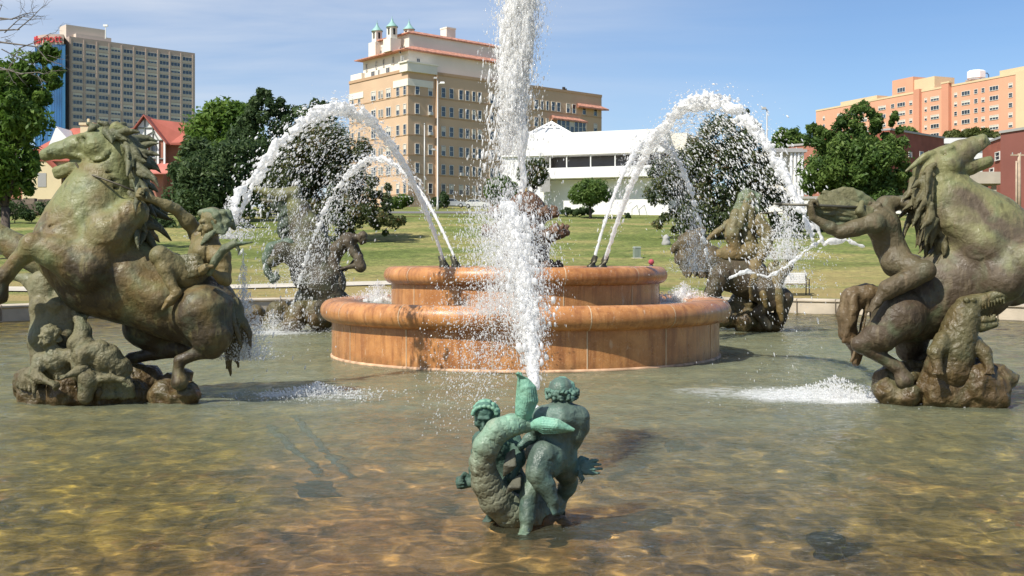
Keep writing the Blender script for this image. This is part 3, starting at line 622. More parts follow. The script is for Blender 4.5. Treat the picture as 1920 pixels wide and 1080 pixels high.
# ================================================================== LEFT NEAR HORSE GROUP
def left_horse():
    D = 15.0; q = lambda x, y, o=0: P(x, y, D+o); u = 1/pxm(D)
    base = q(210, 752); T = empty('horse_statue', (base[0], D, -.05), 'rearing greenish bronze horse facing left with rider leaning back, on near left of the pool', 'statue', GRP)
    S = Sdf()
    S.chain([q(212, 300), q(196, 350), q(178, 405), q(155, 458), q(190, 505), q(245, 530), q(318, 560), q(376, 582)],
            [40*u, 56*u, 78*u, 84*u, 84*u, 74*u, 68*u, 71*u], .16, .84)
    # chest muscles, shoulder and belly modelling
    S.ball(q(110, 446, -.24), 42*u, .10); S.ball(q(110, 446, .24), 42*u, .10)
    S.chain([q(248, 400, -.26), q(205, 440, -.32), q(150, 500, -.36)], [30*u, 42*u, 40*u], .08); S.chain([q(248, 400, .26), q(205, 440, .32), q(150, 500, .36)], [30*u, 42*u, 40*u], .08)
    S.cap(q(150, 350, -.16), q(110, 430, -.2), 16*u, 22*u, .08)
    S.cap(q(238, 520, -.34), q(300, 560, -.36), 26*u, 24*u, .12)
    G_ = lambda pts, r=4, k=.05: [S.cap(a, b, r*u, r*u, k, 3.5, sub=True) for a, b in zip(pts[:-1], pts[1:])]
    G_([q(252, 375, -.60), q(190, 410, -.72), q(120, 428, -.66)]); G_([q(256, 470, -.78), q(215, 515, -.84), q(180, 545, -.80)], 4); G_([q(150, 440, -.80), q(118, 478, -.84), q(96, 486, -.8)], 3.5, .035)
    G_([q(332, 515, -.72), q(338, 560, -.78), q(352, 610, -.76)], 4); G_([q(185, 445, -.84), q(165, 478, -.88), q(130, 492, -.86)], 3, .03); G_([q(150, 385, -.55), q(125, 410, -.62), q(90, 425, -.55)], 3, .03)
    G_([q(225, 320, -.42), q(228, 370, -.52)], 3, .04); G_([q(395, 560, -.72), q(412, 600, -.74), q(408, 635, -.68)], 3, .04)
    # head
    S.cap(q(216, 290), q(190, 272), 36*u, 32*u, .10, .8)
    S.ball(q(182, 276, -.10), 25*u, .05); S.ball(q(182, 276, .10), 25*u, .05)
    S.chain([q(190, 268), q(140, 277), q(106, 284), q(88, 290)], [28*u, 21*u, 15.5*u, 13*u], .06, .85)
    S.chain([q(172, 296), q(142, 307), q(122, 316), q(106, 320)], [17*u, 9*u, 8*u, 9*u], .03, .9)
    S.cap(q(92, 300), q(84, 294), 8*u, 7*u, .03)
    S.cap(q(90, 307), q(132, 298), 6*u, 3*u, .03, 1.6, sub=True)
    for s_ in (-1, 1):
        S.cap(q(150, 257, s_*.13), q(172, 256, s_*.15), 7*u, 8*u, .03)                 # brow ridge
        S.ball(q(156, 264, s_*.165), 7*u, .015, sub=True); S.ball(q(156, 265, s_*.140), 6.5*u, .01)
        S.ball(q(92, 284, s_*.10), 6*u, .02); S.cap(q(90, 284, s_*.135), q(95, 281, s_*.13), 3*u, 3*u, .01, sub=True)
        S.chain([q(204, 252, s_*.09), q(218, 240, s_*.13), q(243, 243, s_*.16)], [9*u, 11*u, 3*u], .02)   # ear laid back
        S.cap(q(128, 288, s_*.09), q(178, 300, s_*.13), 4*u, 7*u, .03)
        S.cap(q(140, 272, s_*.12), q(110, 280, s_*.10), 4*u, 3*u, .02)
    for s_ in (-1, 1):
        if s_ < 0: G_([q(181+27*math.sin(math.radians(a_)), 277+27*math.cos(math.radians(a_)), -.26) for a_ in range(-70, 131, 20)], 1.8, .02)
    S.chain([q(170, 304), q(140, 316), q(120, 325), q(108, 328)], [13*u, 8*u, 7*u, 8*u], .02, .9)
    # throat creases
    for i in range(4): S.cap(q(188-i*4, 325+i*11, -.30), q(228-i*3, 322+i*16, -.28), 2.5*u, 2*u, .03, sub=True)
    # forelegs
    S.chain([q(170, 500, -.42), q(110, 475, -.50), q(62, 462, -.55)], [46*u, 31*u, 23*u], .08); S.chain([q(62, 462, -.55), q(34, 488, -.57), q(10, 516, -.58)], [23*u, 15*u, 15*u], .03)
    S.chain([q(10, 516, -.58), q(1, 530, -.58)], [15*u, 13*u], .03); S.cap(q(1, 533, -.58), q(-4, 553, -.58), 14*u, 18*u, .012)
    S.chain([q(120, 500, .42), q(40, 470, .5), q(-28, 425, .5)], [44*u, 27*u, 20*u], .08); S.chain([q(-28, 425, .5), q(-50, 450, .5), q(-68, 485, .5)], [20*u, 14*u, 14*u], .03); S.cap(q(-70, 490, .5), q(-82, 512, .5), 14*u, 19*u, .012)
    S.ball(q(62, 460, -.57), 23*u, .03)
    # hind legs
    S.chain([q(382, 590, -.32), q(396, 628, -.36), q(398, 655, -.36)], [56*u, 38*u, 16*u], .08); S.chain([q(398, 655, -.36), q(366, 664, -.38), q(337, 676, -.40)], [17*u, 11*u, 11*u], .03); S.chain([q(337, 676, -.40), q(334, 694, -.40)], [11.5*u, 10*u], .02); S.cap(q(334, 697, -.40), q(337, 716, -.42), 10*u, 16*u, .012)
    S.ball(q(402, 652, -.36), 13*u, .02)
    S.chain([q(330, 590, .34), q(275, 612, .36), q(300, 648, .36)], [50*u, 42*u, 20*u], .08); S.chain([q(300, 648, .36), q(345, 655, .36)], [20*u, 16*u], .03); S.chain([q(340, 654, .36), q(290, 664, .33), q(246, 672, .3)], [15*u, 11*u, 11*u], .03); S.cap(q(244, 674, .3), q(238, 690, .3), 11*u, 15*u, .012)
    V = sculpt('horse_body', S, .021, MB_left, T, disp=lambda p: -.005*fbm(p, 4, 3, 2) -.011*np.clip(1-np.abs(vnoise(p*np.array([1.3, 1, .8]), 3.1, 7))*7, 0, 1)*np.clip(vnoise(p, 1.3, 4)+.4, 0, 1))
    # mane + forelock
    S = Sdf()
    cr_ = [q(204, 246, 0), q(232, 262, 0), q(250, 292, 0), q(256, 335, 0), q(258, 390, 0), q(268, 430, 0)]
    for off, sd in ((-.14, 3), (.0, 4), (.14, 5)):
        locks(S, [p+np.array([0, off, 0]) for p in cr_], ((.9, off*2, .05), (.55, off*2, -.75)), 17, .34, 6.5*u, sd, .006, 1.0, .30)
    locks(S, [q(236, 268, -.2), q(252, 300, -.26), q(262, 350, -.32)], ((.7, -.3, -.5), (.5, -.4, -.8)), 13, .30, 5.5*u, 8, .006, 1.0, .25)
    S.chain([q(212, 256, 0), q(240, 275, 0), q(256, 310, 0), q(262, 380, 0)], [16*u, 22*u, 24*u, 20*u], .03)
    g = np.random.default_rng(5)
    for i in range(22):
        p = q(170+g.random()*70, 238+g.random()*10, (g.random()-.5)*.3); t = g.normal(size=3)*.05
        S.chain([p-t, p+np.array([0, 0, .035]), p+t], [4*u, 6*u, 3.5*u], .012)
    sculpt('mane', S, .015, bronze("bronze_mane", (.09, .085, .045), (.17, .17, .085), (.15, .20, .12), (.22, .2, .1), 1.5, 3.5), T)
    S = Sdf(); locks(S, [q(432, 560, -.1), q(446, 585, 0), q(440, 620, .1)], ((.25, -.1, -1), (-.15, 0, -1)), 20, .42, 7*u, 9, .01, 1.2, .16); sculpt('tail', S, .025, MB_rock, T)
    mb = MB(); mb.tube([q(142, 306, -.13), q(152, 322, -.25), q(190, 334, -.42), q(225, 347, -.43), q(258, 361, -.42)], [1.9*u]*5, 6); mb.build('rein', simple("rein_bronze", (.07, .06, .04), .5, .3), T, True)
    # rider
    s = 1.58
    J = dict(head=q(398, 418, -.18), neck=q(394, 446, -.16), chest=q(386, 474, -.15), waist=q(368, 502, -.12), pelvis=q(348, 512, -.08),
             shL=q(372, 418+20, .02), elL=q(330, 392, -.22), haL=q(282, 372, -.40), shR=q(414, 480, -.28), elR=q(424, 526, -.34), haR=q(398, 510, -.50),
             hiL=q(350, 514, .12), knL=q(298, 475, .46), anL=q(322, 560, .5), toL=q(306, 578, .5), hiR=q(352, 520, -.26), knR=q(300, 480, -.52), anR=q(330, 552, -.58), toR=q(308, 576, -.62))
    S = Sdf(); body(S, J, s, 1.0, ('fist', 'fist'), {'L': (0, .2, 1), 'R': (1, 0, .2)})
    S.cap(q(300, 480, -.5), q(345, 515, -.34), 19*u, 24*u, .04); S.ball(q(376, 470, -.30), 12*u, .03); S.ball(q(400, 482, -.34), 12*u, .03)
    for a_, b_ in (((372, 486), (392, 498)), ((366, 495), (384, 506)), ((386, 462), (384, 500)), ((318, 482), (338, 505)), ((340, 500), (372, 512))): S.cap(q(*a_, -.40), q(*b_, -.40), 2.2*u, 2*u, .02, 4, sub=True)
    head(S, J['head'], (-.85, -.45, -.25), (0.1, 0, 1), 1.75)
    sculpt('rider', S, .013, MB_skin, T, disp=lambda p: -.005*fbm(p, 9, 2, 4))
    S = Sdf()
    strands(S, [q(384, 398, -.24), q(398, 395, -.28), q(414, 400, -.26)], [q(406, 436, -.30), q(420, 438, -.32), q(438, 412, -.2)], 11, 5*u, 3*u, 8, -.02, .02, .01)
    strands(S, [q(376, 400, -.1), q(402, 395, -.1)], [q(430, 396, 0), q(440, 430, 0)], 9, 7*u, 4*u, 10, -.02, .02, .01); S.ball(q(402, 410, -.1), 19*u, .03)
    for i in range(3): S.chain([q(400-i*6, 436+i*3, -.32), q(388-i*5, 450+i*4, -.36)], [5*u, 2.5*u], .01)
    sculpt('rider_headdress', S, .013, MB_verd2, T)
    S = Sdf(); S.chain([q(392, 512, -.55), q(402, 492, -.57), q(418, 470, -.57), q(440, 458, -.56), q(474, 454, -.54)], [6*u, 7*u, 7*u, 5*u, 1.6*u], .02)
    S.chain([q(400, 486, -.55), q(420, 463, -.55), q(442, 452, -.55)], [4*u, 5*u, 3*u], .01); S.chain([q(440, 457, -.56), q(448, 468, -.56), q(446, 478, -.56)], [4*u, 2.5*u, 1.2*u], .01); S.chain([q(430, 458, -.56), q(446, 446, -.56)], [4*u, 1.2*u], .01)
    sculpt('curved_horn', S, .012, MB_verd2, T)
    S = Sdf(); strands(S, [q(336, 486, -.36), q(372, 480, -.34)], [q(350, 520, -.46), q(384, 512, -.40)], 8, 7*u, 4*u, 14, -.02, .02, .02); sculpt('saddle_cloth', S, .018, MB_rock, T)
    # base: rock, kneeling triton seen from behind, fish coils
    S = Sdf()
    rocky(S, [(q(80, 735), .30), (q(130, 738, -.2), .26), (q(190, 738, -.15), .24), (q(250, 742), .2), (q(310, 742, -.1), .2), (q(350, 740, -.25), .16), (q(150, 715, .4), .4), (q(250, 725, .4), .34), (q(330, 735, .3), .25), (q(190, 700, .1), .28), (q(60, 715, .2), .22)], 3)
    sculpt('rock_base', S, .026, MB_rock, T, disp=lambda p: -.035*(1-np.abs(fbm(p, 4.5, 3, 6))*2))
    S = Sdf()   # standing triton torso and its neighbour
    S.chain([q(96, 690, 0), q(92, 630, .02), q(88, 585, .05), q(84, 535, .1)], [36*u, 36*u, 30*u, 28*u], .06); S.chain([q(120, 640, .05), q(134, 595, .05), q(130, 552, .05), q(122, 520, .1)], [34*u, 28*u, 22*u, 14*u], .05)
    S.ball(q(74, 572, -.1), 16*u, .05); S.ball(q(104, 572, -.1), 15*u, .05); S.ball(q(74, 640, -.08), 20*u, .05)
    S.chain([q(72, 545, .1), q(52, 525, .15), q(30, 520, .2)], [16*u, 11*u, 8*u], .04)
    S.cap(q(108, 560, -.22), q(112, 640, -.2), 4*u, 3*u, .04, sub=True)
    sculpt('triton_torso', S, .022, bronze("bronze_pale", (.2, .165, .085), (.29, .27, .15), (.17, .22, .13), (.34, .3, .17), .5, 1.9), T, disp=lambda p: -.02*fbm(p, 5, 3, 8))
    S = Sdf()   # crouching attendant in front: head, arms clasped round the rock
    J = dict(head=q(92, 632, -.35), neck=q(100, 655, -.33), chest=q(108, 676, -.28), waist=q(120, 704, -.2), pelvis=q(132, 730, -.15), shL=q(76, 676, -.34), elL=q(66, 706, -.5), haL=q(92, 716, -.6), shR=q(134, 668, -.32), elR=q(160, 690, -.5), haR=q(128, 704, -.62))
    body(S, J, 1.25, 1.05); head(S, J['head'], (-.5, -.8, -.2), (0, 0, 1), 1.35); curls(S, J['head'], (0, 0, 1), (.3, .8, 0), 1.3, 26, .095, 3, rad=.022)
    sculpt('attendant_figure', S, .015, MB_pale, T, disp=lambda p: -.010*fbm(p, 9, 3, 4))
    S = Sdf()   # fish and drapery coiling over the rock
    S.chain([q(148, 596, -.15), q(156, 620, -.2), q(150, 645, -.25), q(168, 668, -.3), q(200, 672, -.35), q(226, 690, -.3), q(222, 718, -.3)], [8*u, 15*u, 22*u, 26*u, 26*u, 20*u, 12*u], .04)
    S.chain([q(146, 600, -.15), q(140, 585, -.1), q(128, 578, -.1)], [9*u, 6*u, 2*u], .02); S.chain([q(152, 598, -.15), q(166, 592, -.12)], [7*u, 3*u], .02)
    S.chain([q(150, 700, -.4), q(158, 665, -.45), q(190, 655, -.42), q(212, 680, -.4)], [16*u, 20*u, 16*u, 10*u], .03)
    S.chain([q(160, 745, -.5), q(164, 712, -.5), q(152, 690, -.45)], [14*u, 17*u, 14*u], .03)
    strands(S, [q(176, 660, -.4), q(226, 690, -.35)], [q(150, 745, -.4), q(252, 742, -.3)], 13, 8*u, 6*u, 6, -.05, .04, .015)
    strands(S, [q(70, 690, -.3), q(50, 700, -.1)], [q(66, 735, -.42), q(30, 722, -.2)], 6, 9*u, 5*u, 16, -.04, .03, .015)
    S.chain([q(178, 712, -.5), q(205, 708, -.52), q(232, 712, -.5), q(243, 720, -.5)], [5*u, 7*u, 5*u, 2*u], .02)
    sculpt('fish_coil', S, .016, MB_pale, T, disp=lambda p: -.012*fbm(p, 10, 3, 9))
MB_verd2 = bronze("bronze_verdigris_olive", (.15, .17, .09), (.23, .27, .15), (.17, .27, .19), (.3, .3, .18), 1.6, 3)
MB_pale = bronze("bronze_pale_olive", (.18, .15, .075), (.26, .24, .13), (.16, .20, .12), (.36, .31, .18), 0, 1.3, .4, .1, .5, .6)
left_horse()

# ================================================================== RIGHT NEAR HORSE GROUP
def right_horse():
    D = 15.0; q = lambda x, y, o=0: P(x, y, D+o); u = 1/pxm(D)
    base = q(1760, 752); T = empty('horse_statue', (base[0], D, -.05), 'rearing bronze horse with head thrown back above an open-jawed alligator, near right of pool', 'statue', GRP)
    S = Sdf()
    S.chain([q(1750, 326), q(1780, 384), q(1838, 436), q(1862, 466), q(1822, 520), q(1775, 545), q(1725, 572), q(1684, 592)], [36*u, 58*u, 76*u, 82*u, 78*u, 70*u, 62*u, 52*u], .16, .84)
    for s_ in (-1, 1):
        S.chain([q(1790, 415, s_*.26), q(1840, 455, s_*.34), q(1880, 505, s_*.36)], [26*u, 34*u, 38*u], .10)
        S.ball(q(1690, 590, s_*.28), 46*u, .10)
        S.ball(q(1925, 470, s_*.22), 46*u, .1)
    G_ = lambda pts, r=4, k=.05: [S.cap(a, b, r*u, r*u, k, 3.5, sub=True) for a, b in zip(pts[:-1], pts[1:])]
    G_([q(1775, 430, -.58), q(1800, 470, -.74), q(1815, 500, -.80)], 3); G_([q(1800, 540, -.80), q(1838, 520, -.84), q(1855, 500, -.84)], 4); G_([q(1740, 555, -.72), q(1728, 600, -.72), q(1712, 635, -.7)], 4)
    G_([q(1668, 560, -.62), q(1652, 600, -.68)], 3); G_([q(1840, 440, -.85), q(1850, 480, -.88), q(1836, 500, -.86)], 3, .03); G_([q(1876, 430, -.82), q(1900, 470, -.82)], 3.5, .04); G_([q(1798, 332, -.36), q(1770, 345, -.42), q(1752, 350, -.42)], 3, .04)
    # head thrown up
    S.cap(q(1752, 316), q(1775, 305), 34*u, 31*u, .1, .8)
    S.chain([q(1776, 303), q(1804, 288), q(1828, 275), q(1840, 268)], [30*u, 25*u, 19*u, 14*u], .05, .85)
    for s_ in (-1, 1):
        S.ball(q(1780, 309, s_*.11), 23*u, .05)
        S.ball(q(1772, 286, s_*.16), 6*u, .012, sub=True); S.ball(q(1773, 287, s_*.135), 6*u, .01); S.cap(q(1764, 284, s_*.13), q(1784, 277, s_*.13), 5*u, 6*u, .02)
        S.ball(q(1842, 261, s_*.09), 5.5*u, .02); S.ball(q(1843, 258, s_*.12), 3*u, .01, sub=True)
        S.chain([q(1748, 288, s_*.10), q(1734, 294, s_*.14), q(1698, 322, s_*.17)], [7*u, 7*u, 2*u], .02)
        S.cap(q(1790, 300, s_*.14), q(1828, 280, s_*.1), 4*u, 3*u, .02)
    S.chain([q(1790, 316), q(1818, 312), q(1838, 307), q(1850, 303)], [21*u, 16*u, 13*u, 13*u], .03, .95)
    S.cap(q(1842, 262), q(1852, 270), 11*u, 6*u, .02); S.cap(q(1852, 292), q(1856, 286), 6*u, 4*u, .01)
    S.cap(q(1818, 297), q(1862, 280), 5*u, 11*u, .012, 2.4, sub=True)
    # forelegs
    S.chain([q(1880, 520, -.42), q(1915, 490, -.52), q(1950, 462, -.58)], [46*u, 33*u, 24*u], .08); S.chain([q(1950, 462, -.58), q(1968, 500, -.58), q(1980, 530, -.58)], [22*u, 15*u, 14*u], .03); S.cap(q(1982, 536, -.58), q(1990, 558, -.58), 13*u, 18*u, .012)
    S.chain([q(1850, 540, .42), q(1900, 553, .5), q(1955, 550, .5)], [42*u, 20*u, 15*u], .06); S.chain([q(1955, 550, .5), q(1968, 590, .5)], [15*u, 12*u], .03); S.cap(q(1968, 594, .5), q(1974, 612, .5), 12*u, 17*u, .012)
    # hind legs
    S.chain([q(1682, 596, -.34), q(1652, 628, -.40), q(1612, 645, -.40)], [46*u, 30*u, 15*u], .07); S.ball(q(1608, 643, -.4), 12*u, .02)
    S.chain([q(1612, 647, -.40), q(1650, 668, -.40), q(1684, 690, -.42)], [14*u, 12*u, 12*u], .03); S.cap(q(1686, 693, -.42), q(1696, 712, -.44), 11*u, 17*u, .012)
    S.chain([q(1715, 600, .32), q(1708, 640, .36), q(1700, 660, .36)], [46*u, 30*u, 18*u], .07); S.chain([q(1700, 660, .36), q(1715, 680, .36), q(1740, 668, .3)], [16*u, 13*u, 12*u], .03)
    sculpt('horse_body', S, .021, MB_right, T, disp=lambda p: -.005*fbm(p, 4, 3, 12) -.011*np.clip(1-np.abs(vnoise(p*np.array([1.3, 1, .8]), 3.1, 9))*7, 0, 1)*np.clip(vnoise(p, 1.3, 4)+.4, 0, 1))
    S = Sdf()
    cr_ = [q(1738, 312, 0), q(1722, 345, 0), q(1728, 390, 0), q(1748, 430, 0), q(1768, 456, 0)]
    for off, sd in ((-.22, 3), (-.10, 4), (.03, 5), (.16, 6)):
        locks(S, [p+np.array([0, off, 0]) for p in cr_], ((-.55, off, -.55), (-.35, off, -.9)), 16, .27, 5.2*u, sd, .005, 1.2, .22)
    locks(S, [q(1748, 320, -.26), q(1738, 350, -.32), q(1752, 410, -.40)], ((-.5, -.2, -.8), (-.4, -.3, -.8)), 14, .26, 4.6*u, 9, .005, 1.2, .22)
    S.chain([q(1742, 318, 0), q(1730, 350, 0), q(1738, 390, 0), q(1756, 430, 0)], [14*u, 17*u, 17*u, 15*u], .03)
    sculpt('mane', S, .015, bronze("bronze_mane_brown", (.12, .095, .045), (.19, .17, .08), (.14, .15, .08), (.28, .22, .11), 1.5, 3.5), T)
    S = Sdf(); S.chain([q(1655, 556, .05), q(1625, 552, .05), q(1600, 560, .05), q(1588, 590, .05), q(1590, 625, .05), q(1608, 650, .1), q(1605, 680, .1)], [16*u, 20*u, 22*u, 18*u, 17*u, 14*u, 8*u], .04)
    strands(S, [q(1640, 545, -.1), q(1622, 545, .1)], [q(1592, 680, -.1), q(1612, 668, .15)], 2, 3*u, 3*u, 5, 0, .02, .02)
    strands(S, [q(1606, 552, -.12), q(1594, 566, -.1)], [q(1580, 640, -.08), q(1600, 640, -.08)], 6, 6*u, 4*u, 5, 0, .03, .015)
    sculpt('tail', S, .02, bronze("bronze_wet_tail", (.17, .105, .05), (.2, .14, .07), (.12, .1, .06), (.34, .25, .14), 0, 1.8, .26), T, disp=lambda p: -.012*vnoise(p*np.array([2.5, 2.5, .8]), 9, 3))
    # rider, bent back, seen from behind
    s = 1.66
    J = dict(head=q(1636, 400, -.12), neck=q(1648, 404, -.12), chest=q(1656, 424, -.12), waist=q(1668, 460, -.10), pelvis=q(1682, 488, -.06),
             shR=q(1640, 418, -.34), elR=q(1572, 436, -.36), haR=q(1524, 408, -.36), shL=q(1660, 386, .08), elL=q(1690, 378, .1), haL=q(1716, 386, -.05),
             hiR=q(1684, 494, -.24), knR=q(1736, 508, -.54), anR=q(1652, 556, -.56), toR=q(1634, 580, -.58), hiL=q(1690, 494, .14), knL=q(1740, 506, .5), anL=q(1660, 560, .5), toL=q(1642, 576, .5))
    S = Sdf(); body(S, J, s, .98, ('fist', None), {'L': (0, 1, .2)}); head(S, J['head'], (-.5, -.2, .8), (-.8, 0, .6), 1.4)
    h_ = J['haR']; hand(S, h_, (-.25, 0, 1), (0, 1, 0), 1.9, 'fist')
    S.cap(q(1735, 507, -.52), q(1665, 543, -.55), 19*u, 18*u, .04); S.cap(q(1640, 418, -.34), q(1580, 434, -.36), 15*u, 13*u, .04); S.cap(q(1668, 494, -.26), q(1690, 478, -.26), 13*u, 15*u, .05)
    S.ball(q(1652, 408, -.22), 16*u, .04); S.cap(q(1672, 430, -.25), q(1680, 468, -.22), 3*u, 2*u, .03, sub=True)
    sculpt('rider', S, .013, bronze("bronze_rider_brown", (.13, .095, .05), (.17, .14, .075), (.13, .17, .10), (.27, .20, .12), .8, 2.9, .36), T, disp=lambda p: -.005*fbm(p, 9, 2, 4))
    S = Sdf()
    strands(S, [q(1636, 392, -.22), q(1632, 404, -.26), q(1626, 416, -.22)], [q(1545, 358, -.15), q(1524, 386, -.3), q(1545, 426, -.2)], 27, 4.4*u, 2.6*u, 6, .0, .02, .002)
    strands(S, [q(1642, 384, 0), q(1632, 398, 0)], [q(1584, 352, 0), q(1540, 366, 0)], 16, 5.5*u, 2.6*u, 7, -.03, .012, .02); S.chain([q(1628, 412, -.28), q(1612, 396, -.34), q(1616, 380, -.28)], [8*u, 7*u, 5*u], .02)
    sculpt('rider_hair', S, .014, bronze("bronze_hair", (.15, .14, .07), (.24, .23, .11), (.17, .24, .13), (.3, .27, .14), 2.2, 2.9), T)
    mb = MB(); mb.tube([q(1462, 383, -.38), q(1530, 385, -.38), q(1612, 389, -.3)], [2.2*u, 2.6*u, 2.6*u], 8); mb.tube([q(1446, 382, -.38), q(1464, 383, -.38)], [.2*u, 4*u], 8); mb.build('spear', simple("spear_bronze", (.12, .11, .08), .45, .4), T, True)
    # alligator
    S = Sdf()
    S.chain([q(1780, 690, -.45), q(1788, 655, -.5), q(1798, 622, -.52), q(1806, 596, -.52), q(1818, 580, -.52)], [44*u, 36*u, 30*u, 27*u, 22*u], .06)
    S.chain([q(1812, 574, -.52), q(1838, 564, -.54), q(1864, 555, -.56), q(1882, 553, -.58)], [19*u, 13*u, 9*u, 7*u], .02, 1.2)
    S.chain([q(1810, 600, -.52), q(1838, 612, -.54), q(1862, 608, -.56)], [18*u, 10*u, 8*u], .02, 1.2)
    S.cap(q(1828, 589, -.54), q(1886, 582, -.58), 5*u, 15*u, .012, 2.4, sub=True); S.chain([q(1838, 563, -.56), q(1866, 553, -.58), q(1884, 551, -.6)], [9*u, 8*u, 6*u], .01, 1.2); S.chain([q(1846, 606, -.54), q(1862, 607, -.56), q(1868, 600, -.57)], [8*u, 7*u, 4*u], .01, 1.2)
    for x, y in ((1824, 562), (1812, 562)): S.ball(q(x, y, -.66), 5*u, .01)
    for i in range(9):
        t = i/8; S.cap(q(1836+46*t, 572-12*t, -.64), q(1837+46*t, 582-13*t, -.64), 2.6*u, .9*u, .004); S.cap(q(1836+28*t, 602-2*t, -.62), q(1837+28*t, 593-3*t, -.62), 2.6*u, .9*u, .004)
    for i in range(12):
        t = i/11; S.ball(q(1806-24*t-10, 578+90*t, -.60), 4.5*u, .012)
    S.chain([q(1770, 640, -.62), q(1754, 660, -.74), q(1758, 690, -.8)], [18*u, 13*u, 8*u], .03); S.chain([q(1818, 640, -.5), q(1846, 662, -.62), q(1856, 690, -.7)], [18*u, 13*u, 8*u], .03)
    for s0 in ((1758, 690, -.8), (1856, 690, -.7)):
        for i in range(4): S.cap(q(*s0), q(s0[0]-9+6*i, s0[1]+11, s0[2]-.06), 5*u, 2*u, .01)
    S.chain([q(1770, 700, -.2), q(1730, 700, .1), q(1712, 708, -.3)], [34*u, 22*u, 10*u], .05)
    sculpt('alligator', S, .014, MB_rock, T, disp=lambda p: -.010*np.abs(vnoise(p, 16, 3))-.006*fbm(p, 8, 2, 4))
    S = Sdf(); rocky(S, [(q(1672, 720, -.1), .24), (q(1720, 724, 0), .3), (q(1770, 722, -.35), .34), (q(1820, 722, -.45), .33), (q(1856, 722, -.35), .27), (q(1700, 738, -.4), .16), (q(1770, 715, .3), .4), (q(1660, 735, -.3), .15), (q(1850, 742, -.5), .22), (q(1800, 700, 0), .35)], 23)
    sculpt('rock_base', S, .026, MB_rock, T, disp=lambda p: -.035*(1-np.abs(fbm(p, 4, 3, 16))*2))
right_horse()

